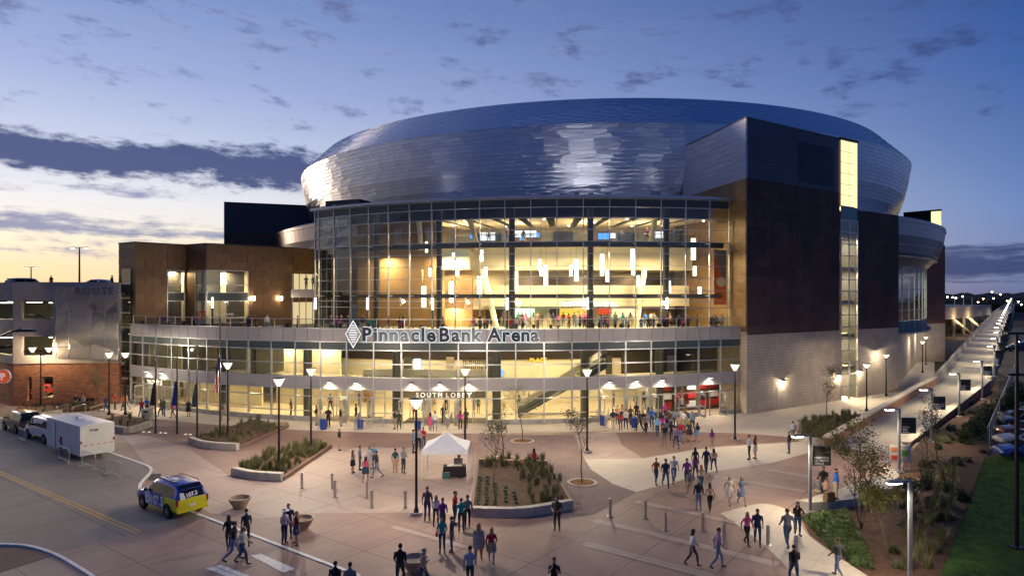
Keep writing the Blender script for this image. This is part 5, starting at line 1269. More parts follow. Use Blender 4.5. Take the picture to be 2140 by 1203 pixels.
M_lf2 = [leafm('yellow green leaf', (.22, .22, .03), (.30, .26, .045)), leafm('yellow green leaf b', (.13, .15, .025), (.2, .2, .03))]
M_lf3 = [leafm('dark green leaf', (.045, .065, .018), (.07, .08, .025)), leafm('dark green leaf b', (.03, .045, .012), (.05, .055, .018))]
def tree(px, py, h, label, seed, leaf=M_lf1, nl=900, z=0.0, name='young_tree', **k):
    o = empty(name, G(px, py, z), label=label, cat='tree'); T, Lf = tree_mesh(seed, h, k.pop('spread', .62), nl, leaf, **k)
    T.build('trunk', M_bark2, o, smooth=True); Lf.build('crown', leaf, o); return o
tree(1052, 960, 3.9, 'slender young tree in a mulch ring behind the tent', 11)
tree(1092, 921, 4.5, 'slender young tree in a mulch ring before the escalator window', 12)
tree(1217, 1008, 4.8, 'slender young tree in a mulch ring beside the cream path', 13, nl=1100)
tree(1036, 1050, 5.0, 'bare-looking young tree inside the tuft planter', 14, z=.2, nl=800)
tree(1722, 880, 5.0, 'small tree in the green planter before the stone wall', 15, nl=1500, z=.2)
tree(207, 858, 4.4, 'small leafy tree before the brick garage wall', 16, nl=1500, leaf=M_lf1)
tree(1800, 1105, 4.7, 'dark multi-stem tree behind the curved seat wall', 17, M_lf3, 750, multi=3, trunk_r=.045)
tree(1857, 1168, 4.9, 'forked tree with lit yellow-green leaves next to grey lamp post', 18, M_lf2, 3800, trunk_r=.06, fork=.25, spread=1.0, lsize=.13)
tree(1936, 1010, 4.2, 'dark slim tree in the bark bed below the ramp', 19, M_lf3, 700)
tree(1960, 960, 4.5, 'dark slim tree growing against the ramp retaining wall', 21, M_lf3, 800)
tree(1890, 1090, 3.6, 'dark bushy young tree in the bark bed', 22, M_lf3, 600)
# shrubs
def shrub_mesh(seed, r, h, n, ls, mats):
    r_ = random.Random(seed); q = MB()
    for k in range(n):
        a, b = r_.random() * 6.283, math.acos(r_.random()); rr = r_.uniform(.55, 1.0) * (1 + .25 * math.sin(3 * a + seed) * math.sin(2 * b))
        p = Vector((r * rr * math.sin(b) * math.cos(a), r * rr * math.sin(b) * math.sin(a), h * rr * math.cos(b)))
        ax = Vector((r_.gauss(0, 1), r_.gauss(0, 1), r_.gauss(.4, .8))).normalized(); sd = ax.cross(Vector((r_.random(), .3, r_.random()))).normalized(); s_ = ls * r_.uniform(.6, 1.3)
        q.add([p, p + ax * s_ * .5 + sd * s_ * .3, p + ax * s_, p + ax * s_ * .5 - sd * s_ * .3], [(0, 1, 2, 3)]); q.m[-1] = k % 2
    return q.mesh('foliage', mats)
ls_ = [shrub_mesh(s_, .34, .34, 420, .10, M_gn) for s_ in range(4)]
bed = [(p.x, p.y) for p in PP([(1672, 1082), (1770, 1065), (1800, 1110), (1812, 1160), (1830, 1200), (1770, 1172), (1705, 1122)])]
k = 0
for i in range(7):
    for j in range(13):
        f, g = (i + .5) / 7, (j + .5) / 13; a = G(1672, 1082).lerp(G(1770, 1065), f); b = G(1775, 1180).lerp(G(1835, 1195), f); p = a.lerp(b, g) + Vector((rnd.uniform(-.08, .08), rnd.uniform(-.08, .08), 0))
        if not inside((p.x, p.y), bed): continue
        c_ = place('low_shrub', ls_[k % 4], None, loc=p + Vector((0, 0, .02)), rz=rnd.random() * 6, label='low green shrub mound planted in rows before the curved seat wall', cat='shrub', group='low shrub mounds in rows'); s_ = rnd.uniform(.62, .85); c_.scale = (s_, s_, s_ * .9); k += 1
cn = [shrub_mesh(30 + s_, .62, 1.55, 1500, .20, M_lf3) for s_ in range(3)]
for k in range(12):
    p = Vector((37.0, 57.0, .02)) + d1 * (k * 3.1) + Vector((.9 + rnd.uniform(-.3, .3), -.8, 0))
    c_ = place('conifer_shrub', cn[k % 3], None, loc=p, rz=rnd.random() * 6, label='dark conical evergreen in the hedge row below the ramp wall', cat='shrub', group='evergreens below the ramp wall'); s_ = rnd.uniform(.8, 1.25); c_.scale = (s_, s_, s_)
bs = [shrub_mesh(40 + s_, .55, .55, 650, .15, (M_lf3, [M_gr[0], M_lf3[1]], M_lf3)[s_]) for s_ in range(3)]
for k, (x, y) in enumerate(scatter([(p.x, p.y) for p in PP([(1870, 1040), (1900, 960), (2040, 830), (2060, 950), (1960, 1200), (1850, 1200)])], 48, 9)):
    c_ = place('bed_shrub', bs[k % 3], None, loc=(x, y, .02), rz=rnd.random() * 6, label='loose dark shrub scattered in the bark bed beside the lawn', cat='shrub', group='loose shrubs in the bark bed'); s_ = rnd.uniform(.35, .95); c_.scale = (s_, s_, s_)
q = MB()
for x, y in scatter([(p.x, p.y) for p in PP([(1880, 1060), (1930, 1000), (2010, 960), (1960, 1190), (1880, 1190)])], 55, 10):
    t = tufts[rnd.randrange(4)]; b0 = len(q.v); s_ = rnd.uniform(.8, 1.3); q.v += [(x + v.co.x * s_, y + v.co.y * s_, .02 + v.co.z * s_ * .75) for v in t.vertices]
    for pl in t.polygons: q.f.append(tuple(b0 + i for i in pl.vertices)); q.m.append(pl.material_index)
q.build('bed_grasses', M_gr, label='tall feathery grasses massed in the bark bed', cat='grass', kind='stuff')
q = MB(); r_ = random.Random(5)
for x, y in scatter([(p.x, p.y) for p in PP([(1958, 1213), (2058, 956), (2145, 955), (2145, 1213)])], 42000, 12):
    a = r_.random() * 6.28; h = r_.uniform(.03, .075); q.add([(x, y, .02), (x + math.cos(a) * .02, y + math.sin(a) * .02, .02), (x + math.cos(a + 1) * .03, y + math.sin(a + 1) * .03, .02 + h)], [(0, 1, 2)])
q.build('lawn_grass', M_lawn, label='short mown lawn grass beside the car park', cat='grass', kind='stuff')
# curved seat wall on the right
sw_ = PP([(1661, 1044), (1688, 1041), (1705, 1035), (1753, 1021), (1802, 1003), (1850, 990), (1848, 976), (1864, 976), (1880, 992), (1864, 1019), (1830, 1029), (1802, 1038), (1741, 1047), (1694, 1049)], .48)
c_ = sum(sw_, Vector()) / len(sw_); c_.z = 0
MB().prism([p - c_ for p in sw_], .0, .48).build('seat_wall', M_wallc, loc=c_, label='wide curved concrete seat wall with four people beside the shrub rows', cat='bench')
# ---------------------------------------------------------------- small street furniture
bo_tube = MB().lathe([(.085, .0), (.085, .93), (.075, .97), (0, .98)], 14).mesh('tube', M_steel)
bo_fl = MB().lathe([(.15, 0), (.15, .03), (.09, .04)], 14).mesh('flange', M_steel)
for px, py in ((631, 1019), (694, 1020), (700, 1037), (767, 1040), (777, 1060), (847, 1061), (1275, 1078), (1349, 1082), (1391, 1107), (1469, 1109), (1513, 1134), (1605, 1138), (1664, 1160)):
    o = empty('bollard', G(px, py) + Vector((0, 0, .012)), label='stainless steel bollard in the row ' + ('next to the long grass planter and tent' if px < 1000 else 'across the striped paving by the curved seat wall'), cat='bollard', group='bollards by the tent' if px < 1000 else 'bollards on the striped paving')
    place('tube', bo_tube, o); place('flange', bo_fl, o)
bowl_m = MB().lathe([(.0, .02), (.30, .0), (.34, .04), (.62, .50), (.66, .60), (.56, .60), (.50, .45), (.0, .38)], 26).mesh('planter_bowl', mat('sand cast concrete', (.46, .35, .23), .85, var=.12, vscale=3, bump=.3, bscale=20))
for px, py, lb in ((501, 1060, 'shallow concrete bowl planter behind the yellow car'), (630, 1105, 'shallow concrete bowl planter behind the group with the cowboy hat'), (868, 1192, 'shallow concrete bowl planter beside the man in black shirt')):
    place('planter_bowl', bowl_m, None, loc=G(px, py), label=lb, cat='planter')
def barricade(a, b, label, group='crowd barriers', infill=True, h=1.05):
    d = b - a; L = d.length; o = empty('crowd_barrier', a, math.atan2(d.y, d.x), label=label, cat='barrier', group=group)
    r_ = .1; MB().tube([(0, 0, .15), (0, 0, h - r_), (.03, 0, h - .03), (r_, 0, h), (L - r_, 0, h), (L - .03, 0, h - .03), (L, 0, h - r_), (L, 0, .15)], .022, 7).build('frame', M_galv, o)
    MB().tube([(0, 0, .2), (L, 0, .2)], .022, 6).build('bottom_rail', M_galv, o)
    if infill:
        for k in range(1, int(L / .14)): MB().tube([(k * .14, 0, .2), (k * .14, 0, h)], .008, 4, False).build('bar', M_galv, o)
    for x in (.15, L - .15): MB().box((x, 0, .02), (.06, .5, .03)).build('foot', M_galv, o); MB().box((x, 0, .1), (.04, .04, .16)).build('foot_post', M_galv, o)
for a_, b_ in (((39, 918), (53, 925)), ((122, 960), (145, 969)), ((171, 971), (200, 981)), ((223, 988), (254, 999))): barricade(G(*a_), G(*b_), 'light steel crowd barrier standing in the street beside the white trailer', 'crowd barriers along the parked trailer')
fw = G
for a_, b_, lb in (((738, 899), (799, 901), 'steel crowd barrier before the left lobby doors'), ((664, 898), (678, 880), 'steel crowd barrier angled towards the left lobby doors'), ((740, 899), (752, 880), 'steel crowd barrier angled to the door beside the blue barrel'), ((925, 880), (935, 899), 'left barrier of the pair forming a V before south lobby'), ((945, 880), (936, 899), 'right barrier of the pair forming a V before south lobby'), ((1246, 876), (1266, 892), 'steel crowd barrier left of the right-hand entrance'), ((1268, 894), (1272, 872), 'steel crowd barrier beside the blue barrel at right-hand entrance'), ((1313, 884), (1332, 893), 'steel crowd barrier in the middle of the right-hand entrance'), ((866, 888), (900, 880), 'steel crowd barrier left of the south lobby doors'), ((992, 885), (1016, 892), 'steel crowd barrier right of the south lobby doors'), ((1366, 876), (1388, 888), 'steel crowd barrier right of the right-hand entrance'), ((800, 893), (830, 880), 'steel crowd barrier running from the long barrier to the wall')):
    barricade(G(*a_), G(*b_), lb, infill=True)
bar_m = MB().lathe([(.0, 0), (.26, .0), (.28, .05), (.30, .85), (.32, .87), (.32, .92), (.28, .92), (.26, .86), (0, .8)], 18).mesh('barrel_body', mat('blue plastic', (.018, .05, .26), .45))
for px, py, lb in ((676, 897), (753, 896), (873, 900), (1260, 888), (1326, 895)) and ((676, 897, 'blue barrel bin before the left lobby doors'), (753, 896, 'blue barrel bin behind the long barrier'), (873, 900, 'blue barrel bin beside the south lobby lamp post'), (1260, 888, 'blue barrel bin behind barriers at the right-hand entrance'), (1326, 893, 'blue barrel bin in the middle of the right-hand entrance')):
    place('barrel_bin', bar_m, None, loc=G(px, py) + Vector((0, 0, .012)), label=lb, cat='bin')
o = empty('litter_bin', G(308, 876), label='square stone litter bin before the ticket doors', cat='bin')
MB().box((0, 0, .5), (.85, .7, 1.0), 0, .95).build('body', M_wallc, o); MB().box((0, 0, 1.04), (.95, .8, .08)).build('lid', M_conc, o); MB().box((0, -.345, .82), (.4, .03, .16)).build('slot', M_black, o)
# hand rails and steps on the left
o = empty('garden_steps', G(150, 868), label='three pale steps with steel handrails between planter and front walk', cat='steps')
for k in range(3): MB().bx(-1.6, 3.2, -.2 + k * .4, .2 + k * .4 + .05, .012, .06 + .05 * k).build('step', M_wallc, o)
for x in (-1.5, .3, 2.2):
    MB().tube([(x, -.4, 0), (x, -.4, .9), (x + .6, .8, 1.1), (x + .6, .8, 0)], .025, 6).build('handrail', M_galv, o)
o = empty('bench', G(172, 848), label='dark bench beside the brick garage wall with two people', cat='bench'); MB().bx(-1.2, 1.2, -.25, .25, .40, .46).build('seat', M_dark, o); MB().bx(-1.2, 1.2, .22, .28, .5, .85).build('backrest', M_dark, o)
for x in (-1, 1): MB().bx(x - .04, x + .04, -.22, .25, 0, .40).build('leg', M_dark, o)
# post beside the trailer and silver cart behind it
MB().tube([(0, 0, 0), (0, 0, 1.05)], .07, 8).build('post', M_black, loc=G(267, 903), label='short black post beside the low corner planter', cat='post')
# info map board
mb_ = G(1880, 985); o = empty('map_board', mb_, label='upright map board with red green and white panels at ramp foot', cat='sign')
for x in (-.75, .75): MB().box((x, 0, .95), (.08, .08, 1.9)).build('post', M_galv, o)
MB().box((0, 0, 1.25), (1.42, .06, 1.2)).build('board', mat('map white', (.6, .55, .48), .6), o)
for x, z_, w_, h_, c_ in ((-.35, 1.0, .5, .3, (.6, .06, .03)), (.35, 1.3, .5, .4, (.14, .35, .05)), (-.3, 1.55, .6, .25, (.65, .2, .05)), (.3, .85, .5, .25, (.5, .4, .3))): MB().box((x, -.036, z_), (w_, .008, h_)).build('map_field', mat('map %0.2f' % c_[0], c_, .6), o)
# ---------------------------------------------------------------- tent
A_, B_ = G(881, 1006), G(977, 1005); t_o = (A_ + B_) / 2
o = empty('canopy_tent', t_o, label='white pop-up canopy tent with peaked roof on the plaza', cat='tent'); hw = 1.5; dp = 3.0
M_cv = mat('white canvas', (.80, .79, .78), .7, var=.03, vscale=2); M_cv.node_tree.nodes['Principled BSDF'].inputs['Transmission Weight'].default_value = 0
for x in (-hw, hw):
    for y in (0, dp): MB().box((x, y, 1.0), (.04, .04, 2.0)).build('leg', M_white, o); MB().box((x, y, .02), (.14, .14, .03)).build('foot_plate', M_galv, o)
q = MB(); pk = (0, dp / 2, 3.0); n = 8
for (x0, y0), (x1, y1) in (((-hw, 0), (hw, 0)), ((hw, 0), (hw, dp)), ((hw, dp), (-hw, dp)), ((-hw, dp), (-hw, 0))):
    for i in range(n):
        for j in range(6):
            def pt(i, j):
                f, g = i / n, j / 6; ex, ey = x0 + (x1 - x0) * f, y0 + (y1 - y0) * f; sag = -.10 * math.sin(math.pi * g) - .05 * math.sin(math.pi * f) * (1 - g)
                return (ex + (pk[0] - ex) * g, ey + (pk[1] - ey) * g, 2.05 + (pk[2] - 2.05) * g + sag)
            q.quad(pt(i, j), pt(i + 1, j), pt(i + 1, j + 1), pt(i, j + 1))
q.build('roof', M_cv, o, smooth=False)
for (x0, y0), (x1, y1) in (((-hw, 0), (hw, 0)), ((hw, 0), (hw, dp)), ((hw, dp), (-hw, dp)), ((-hw, dp), (-hw, 0))):
    q = MB()
    for i in range(10):
        f0, f1 = i / 10, (i + 1) / 10; ps = lambda f: (x0 + (x1 - x0) * f, y0 + (y1 - y0) * f); a, b = ps(f0), ps(f1); s0, s1 = .05 * math.sin(math.pi * f0), .05 * math.sin(math.pi * f1)
        q.quad((*a, 1.76), (*b, 1.76), (*b, 2.05 - s1), (*a, 2.05 - s0))
    q.build('valance', M_cv, o)
q = MB()
for i in range(8):
    y0, y1 = .0 + i * .12, .12 + i * .12; b0, b1 = .05 * math.sin(i * 1.9), .05 * math.sin((i + 1) * 1.9); q.quad((hw + b0, y0, .25), (hw + b1, y1, .25), (hw + .02, y1, 1.9), (hw + .02, y0, 1.9))
q.build('side_curtain', M_cv, o)
o = empty('folding_table', t_o + Vector((.55, 1.3, 0)), .1, label='folding table under a black cloth inside the tent', cat='table'); q = MB()
n = 40; per = [(math.copysign(min(1, abs(math.cos(a) * 1.6)), math.cos(a)) * .75, math.copysign(min(1, abs(math.sin(a) * 1.6)), math.sin(a)) * .38) for a in [k / n * 6.283 for k in range(n)]]
q.v = [(x, y, .74) for x, y in per] + [(x * (1.04 + .03 * math.sin(k * 2.2)), y * (1.06 + .05 * math.sin(k * 2.2)), .08) for k, (x, y) in enumerate(per)]; q.f = [tuple(range(n))] + [(k, n + k, n + (k + 1) % n, (k + 1) % n) for k in range(n)]; q.m = [0] * len(q.f)
q.build('cloth', mat('black cloth', (.025, .02, .018), .9), o); MB().bx(-.5, .5, -.25, .25, .745, .76).build('papers', M_white, o); MB().box((.25, .05, 1.0), (.6, .06, .42)).build('display_board', mat('grey board', (.28, .27, .25), .6), o)
o = empty('crate', G(932, 998), .2, label='teal plastic crate on the paving beside the table', cat='crate')
for x, y, sx_, sy_ in ((0, -.2, .5, .03), (0, .2, .5, .03), (-.24, 0, .03, .4), (.24, 0, .03, .4)): MB().box((x, y, .22), (sx_, sy_, .40)).build('side', mat('teal plastic', (.06, .16, .15), .5), o)
MB().box((0, 0, .03), (.48, .4, .03)).build('base', mat('teal plastic', (.06, .16, .15), .5), o); MB().box((.05, 0, .3), (.3, .25, .2), .4).build('contents', M_white, o)
# ---------------------------------------------------------------- pendants and terrace lights
pend = emat('pendant glow', (1, .92, .72), 5.0); z2 = 3.759
PL = [(945, 395, 420, 20), (945, 455, 478, 20), (1157, 483, 513, 22), (1377, 460, 548, 24), (975, 600, 667, 24), (1187, 597, 665, 26), (1413, 593, 662, 20), (1362, 665, 803, 36), (1140, 708, 805, 36), (923, 745, 805, 36), (923, 838, 907, 36), (1140, 838, 870, 34), (1650, 625, 785, 26)]
PL = [(640 + a / z2, 400 + b / z2, 400 + c_ / z2, w_ / z2) for a, b, c_, w_ in PL]
PL += [(1080 + a / 3.758, 400 + b / 3.758, 400 + c_ / 3.758, w_ / 3.758) for a, b, c_, w_ in ((183, 535, 625, 22), (192, 600, 662, 22), (228, 578, 740, 32), (425, 577, 663, 22), (468, 535, 702, 32), (670, 493, 660, 30), (711, 617, 708, 24), (911, 453, 600, 32), (914, 605, 657, 24), (954, 660, 748, 22), (1387, 370, 405, 36), (1387, 440, 537, 36), (1398, 587, 660, 28), (1197, 702, 792, 24), (1436, 748, 803, 26))]
for k, (px, ya, yb, w_) in enumerate(PL):
    d = 74.5 + (k * 37 % 5) * .7; p = AT(px, d); za, zb = ZP(yb, d), ZP(ya, d); r_ = w_ / FPX * d / 2
    o = empty('pendant_lamp', (p.x, p.y, za), label='glowing white tube pendant lamp hanging in the glass hall', cat='lamp', group='tube pendants in the glass hall')
    MB().lathe([(0, 0), (r_, 0), (r_, zb - za), (0, zb - za)], 12).build('lamp_shade', pend, o); MB().tube([(0, 0, zb - za), (0, 0, 21.9 - za)], .012, 4).build('cable', M_black, o)
for px in (444, 659, 768, 904, 1060, 1228, 1394):
    a = hit(PC, PR - 3.0, px); p = polar(PC, PR - 3.0, a, 8.5) if px > 500 else AT(444, 77.8, 8.5)
    o = empty('terrace_lamp', p, label={444: 'glowing light column before the corner window of the brown wing', 659: 'glowing light column at the left end of the glass hall'}.get(px, 'glowing light column on dark post along the terrace'), cat='lamp', group='terrace light columns')
    MB().tube([(0, 0, 0), (0, 0, 2.35)], .11, 10).build('post', M_dark, o); MB().tube([(0, 0, 2.35), (0, 0, 3.5)], .10, 10).build('lamp_tube', emat('terrace lamp glow', (1, .9, .68), 8), o); MB().lathe([(.13, 3.5), (.13, 3.56), (0, 3.58)], 10).build('cap', M_dark, o)
    light('lamp_light', 'POINT', (0, -.35, 2.9), 260, WARM, o, shadow_soft_size=.3)
# terrace tables and chairs
tt = MB().lathe([(0, .70), (.36, .70), (.36, .74), (0, .74)], 14).mesh('table_top', M_dark); ts = MB().lathe([(.22, 0), (.22, .03), (.04, .06), (.04, .70)], 10).mesh('pedestal', M_dark)
cs = MB().box((0, 0, .44), (.42, .42, .04)).mesh('seat', M_dark); cb = MB().box((0, .2, .68), (.42, .03, .36)).mesh('backrest', M_dark); cl_ = MB().box((0, 0, .21), (.03, .03, .42)).mesh('leg', M_dark)
for k, px in enumerate((310, 360, 462, 490, 560, 590, 640, 690, 715, 800, 860, 1000, 1100, 1170, 1250, 1300, 1390)):
    p = polar(PC, PR - (1.6 + (k % 3) * .7), hit(PC, PR - 1.6, px), 8.505); t = empty('cafe_table', p, label='small dark cafe table standing on the upper terrace', cat='table', group='terrace cafe tables'); place('table_top', tt, t); place('pedestal', ts, t)
    for j in range(2):
        a = rnd.random() * 6.28 if j == 0 else a + 2.6; c_ = empty('cafe_chair', p + Vector((math.sin(a) * -.75, math.cos(a) * .75, 0)), a, label='dark cafe chair drawn up to a terrace table', cat='chair', group='terrace cafe chairs'); place('seat', cs, c_); place('backrest', cb, c_)
        for x in (-.19, .19):
            for y in (-.19, .19): place('leg', cl_, c_, loc=(x, y, 0))
# ---------------------------------------------------------------- street lamp arm entering from the left, dark pole by the lawn
p = AT(-60, 25.0); zt = ZP(692, 25)
o = empty('cobra_street_lamp', (p.x, p.y, 0), label='unlit black street lamp arm reaching in before the garage', cat='street lamp')
MB().tube([(0, 0, 0), (0, 0, zt - 1.2)], [.12, .09], 10).build('pole', M_black, o)
MB().tube([(0, 0, zt - 1.3), (.35, 0, zt - .7), (.9, 0, zt - .25), (1.5, 0, zt), (1.75, 0, zt)], .035, 8).build('arm', M_black, o)
MB().box((2.0, 0, zt + .03), (.75, .2, .09), 0, .8).build('lamp_head', M_black, o); MB().lathe([(.05, 0), (.05, .08), (0, .09)], 8, (1.8, 0, zt + .07)).build('photocell', mat('sensor blue', (.1, .16, .3), .4), o)
p = G(2125, 1145); o = empty('light_mast', p, label='tall black light mast rising from the lawn edge', cat='light pole'); MB().tube([(0, 0, 0), (0, 0, 10.4)], [.1, .075], 10).build('pole', M_black, o); MB().box((0, 0, .05), (.5, .5, .1)).build('base_plate', M_black, o); MB().box((0, 0, 8.4), (.9, .12, .12)).build('bracket', M_black, o); MB().box((0, 0, 10.4), (1.1, .3, .12)).build('lamp_head', M_black, o)
# chain-link fence
def chain():
    m = bpy.data.materials.new('chain link'); m.use_nodes = True; t = m.node_tree; t.nodes.clear(); df = t.nodes.new('ShaderNodeBsdfDiffuse'); df.inputs[0].default_value = (.30, .29, .27, 1); tr = t.nodes.new('ShaderNodeBsdfTransparent'); mx = t.nodes.new('ShaderNodeMixShader'); mx.inputs[0].default_value = .28
    t.links.new(tr.outputs[0], mx.inputs[1]); t.links.new(df.outputs[0], mx.inputs[2]); o_ = t.nodes.new('ShaderNodeOutputMaterial'); t.links.new(mx.outputs[0], o_.inputs[0]); return m
M_chain = chain(); f0 = G(2063, 955); fd = Vector((.600, .800, 0))
f1_ = Vector((68, 92, 0)); fd = (f1_ - f0).normalized()
o = empty('chain_link_fence', f0, label='grey chain-link fence between bark bed and car park', cat='fence')
for k in range(22):
    a = fd * (k * 3.0); MB().tube([a, a + Vector((0, 0, 2.2))], .035, 6).build('post', M_galv, o)
    if k < 21: b = fd * (k * 3.0 + 3); MB().quad(a, b, b + Vector((0, 0, 2.15)), a + Vector((0, 0, 2.15))).build('mesh_panel', M_chain, o); MB().tube([a + Vector((0, 0, 2.18)), b + Vector((0, 0, 2.18))], .025, 5).build('top_rail', M_galv, o)
fr_ = Vector((1, .05, 0))
for k in range(3): a = fr_ * (k * 3.0); MB().tube([a, a + Vector((0, 0, 2.2))], .035, 6).build('post', M_galv, o)
# ---------------------------------------------------------------- raised deck and city behind on the right
o = empty('raised_deck', (90, 190, 0), label='concrete raised parking deck with stair beyond the arena', cat='deck'); off = Vector((90, 190, 0))
q0_, q1_ = AT(1955, 185), AT(2072, 240)
MB().prism([(q0_ - off).xy, (q1_ - off).xy, (q1_ - off + Vector((-30, 60, 0))).xy, (q0_ - off + Vector((-40, 60, 0))).xy], 5.4, 9.0).build('deck_slab', M_conc, o)
for k in range(7): p = q0_.lerp(q1_, k / 6) - off + Vector((-.5, 1.2, 0)); MB().box((p.x, p.y, 2.7), (.9, .9, 5.4)).build('column', M_conc, o)
MB().prism([(q0_ - off + Vector((0, 14, 0))).xy, (q1_ - off + Vector((0, 14, 0))).xy, (q1_ - off + Vector((0, 14.4, 0))).xy, (q0_ - off + Vector((0, 14.4, 0))).xy], 0, 5.4).build('back_wall', M_brown_i, o)
for f in (.3, .55): p = q0_.lerp(q1_, f) - off; MB().tube([(p.x - 3, p.y - 1.5, 6.5), (p.x + 4, p.y - 1.5, 1.0)], .35, 4).build('stair_flight', M_conc, o); light('deck_lamp', 'POINT', (p.x, p.y - 3, 4.6), 1200, (1, .7, .38), o, shadow_soft_size=.3)
for k in range(6): p = q0_.lerp(q1_, k / 6) - off; MB().tube([(p.x, p.y + 6, 9), (p.x, p.y + 6, 11.6)], .06, 5).build('fence_post', M_galv, o)
def far_lamp(px, py, d, orange):
    p = AT(px, d); z_ = ZP(py, d); o = empty('distant_lamp', (p.x, p.y, 0), label='small distant ' + ('orange' if orange else 'white') + ' street light on the horizon', cat='street lamp', group='distant ' + ('orange' if orange else 'white') + ' street lights')
    MB().tube([(0, 0, 0), (0, 0, z_)], d / 9000, 5).build('pole', M_black, o); r_ = d * .0013; MB().lathe([(0, -r_), (r_, 0), (0, r_ * .6)], 8, (0, 0, z_)).build('lamp_head', emat('far orange lamp' if orange else 'far white lamp', (1, .62, .22) if orange else (1, .9, .7), 26), o)
for px, py, d, c_ in ((1980, 620, 260, 0), (1991, 621, 270, 0), (1998, 622, 280, 0), (2012, 619, 300, 0), (2073, 610, 420, 1), (2091, 615, 430, 1), (2076, 623, 380, 0), (2055, 624, 500, 1), (2030, 626, 600, 1), (2105, 628, 520, 1), (2128, 630, 480, 0), (2134, 636, 400, 0), (2044, 631, 500, 1), (2010, 629, 600, 1), (2118, 633, 600, 1), (1985, 641, 250, 1), (2020, 641, 260, 1)): far_lamp(px, py, d, c_)
q = MB(); r_ = random.Random(3)
for k in range(520):
    az_ = 20 + 32 * r_.random(); d = r_.uniform(650, 1500); x, y = d * math.sin(R(az_)), d * math.cos(R(az_)); h = r_.uniform(6, 12) * (.6 + d / 1500); w_ = r_.uniform(10, 26)
    q.lathe([(w_, 0), (w_ * 1.1, h * .5), (w_ * .7, h * .85), (.3, h)], 7, (x, y, 0))
q.build('far_woods', mat('far woods', (.012, .018, .010), .95), label='dark belt of distant trees along the right horizon', cat='woods', kind='stuff', smooth=False)
# ---------------------------------------------------------------- vehicles
M_cglass = mat('car window', (.012, .014, .018), .08, 0, spec=.25)
M_arch = mat('wheel arch', (.006, .006, .006), .9)
M_rim = mat('alloy rim', (.42, .42, .43), .3, .9)
M_tl = mat('tail light', (.35, .01, .01), .2, spec=.8); M_hl = mat('head light', (.6, .6, .58), .15, spec=.8)
ST = {  # x, bottom, belt, roof, half width low, belt, roof
 'suv': [(-2.43, .48, .86, .90, .80, .80, .78), (-2.40, .38, 1.06, 1.10, .90, .88, .80), (-2.24, .36, 1.14, 1.58, .93, .90, .70), (-2.0, .36, 1.15, 1.78, .93, .90, .68), (-1.2, .34, 1.14, 1.84, .94, .91, .69), (-.2, .34, 1.12, 1.85, .94, .91, .69), (.42, .34, 1.11, 1.79, .94, .91, .67), (1.12, .36, 1.09, 1.14, .94, .90, .80), (1.9, .38, .99, 1.05, .93, .86, .76), (2.32, .42, .84, .92, .88, .80, .70), (2.43, .48, .74, .78, .76, .70, .62)],
 'van': [(-2.85, .48, 1.05, 1.10, .92, .90, .80), (-2.82, .42, 1.20, 1.90, .97, .96, .80), (-2.6, .38, 1.22, 2.03, .98, .97, .82), (-1.2, .38, 1.22, 2.08, .99, .98, .83), (.6, .38, 1.22, 2.06, .99, .98, .83), (1.15, .38, 1.21, 1.98, .99, .97, .80), (1.85, .38, 1.18, 1.28, .98, .95, .84), (2.5, .40, 1.02, 1.10, .96, .88, .78), (2.8, .44, .80, .86, .90, .80, .70), (2.87, .50, .70, .74, .80, .72, .66)],
 'sedan': [(-2.35, .45, .80, .84, .74, .74, .70), (-2.28, .36, .98, 1.02, .86, .84, .74), (-1.75, .32, 1.00, 1.06, .90, .88, .72), (-1.05, .30, .97, 1.40, .90, .88, .60), (-.3, .30, .95, 1.45, .90, .88, .61), (.35, .30, .94, 1.38, .90, .88, .59), (1.10, .32, .92, .98, .90, .86, .74), (1.9, .34, .82, .88, .88, .82, .70), (2.25, .38, .70, .76, .82, .74, .62), (2.35, .44, .60, .64, .70, .64, .56)]}
def ring(s):
    x, zb, zk, zr, wl, wb, wr = s; m = (zb + zk) / 2
    h = [(0, zb), (wl * .80, zb), (wl * .97, zb + .10), (wl, m), (wb, zk), (wr + (wb - wr) * .12, zr - (zr - zk) * .12), (wr * .86, zr), (0, zr + .02)]
    return [(x, -y, z) for y, z in h[::-1]] + [(x, y, z) for y, z in h[1:-1]]
def car_body(kind, paint=None):
    q = MB(); S = ST[kind]; rings = []
    for a, b in zip(S, S[1:]):
        for k in range(3): f = k / 3; rings.append(ring(tuple(u + (v - u) * f for u, v in zip(a, b))))
    rings.append(ring(S[-1])); n = len(rings[0])
    q.v = [p for r_ in rings for p in r_]
    for i in range(len(rings) - 1):
        for k in range(n):
            f = (i * n + k, i * n + (k + 1) % n, (i + 1) * n + (k + 1) % n, (i + 1) * n + k); q.f.append(f); c_ = sum((Vector(q.v[j]) for j in f), Vector()) / 4; q.m.append(paint(c_) if paint else 0)
    q.f += [tuple(range(n - 1, -1, -1)), tuple((len(rings) - 1) * n + k for k in range(n))]; q.m += [paint(Vector((-2.5, 0, .7))) if paint else 0, 0]
    return q
def st_at(kind, x):
    S = ST[kind]
    for a, b in zip(S, S[1:]):
        if a[0] <= x <= b[0]: f = (x - a[0]) / (b[0] - a[0]); return tuple(u + (v - u) * f for u, v in zip(a, b))
    return S[-1]
def side_pt(kind, x, t, s, out=.012):
    _, zb, zk, zr, wl, wb, wr = st_at(kind, x); w1 = wr + (wb - wr) * .12; z1 = zr - (zr - zk) * .12
    return (x, s * (wb + (w1 - wb) * t + out), zk + (z1 - zk) * t)
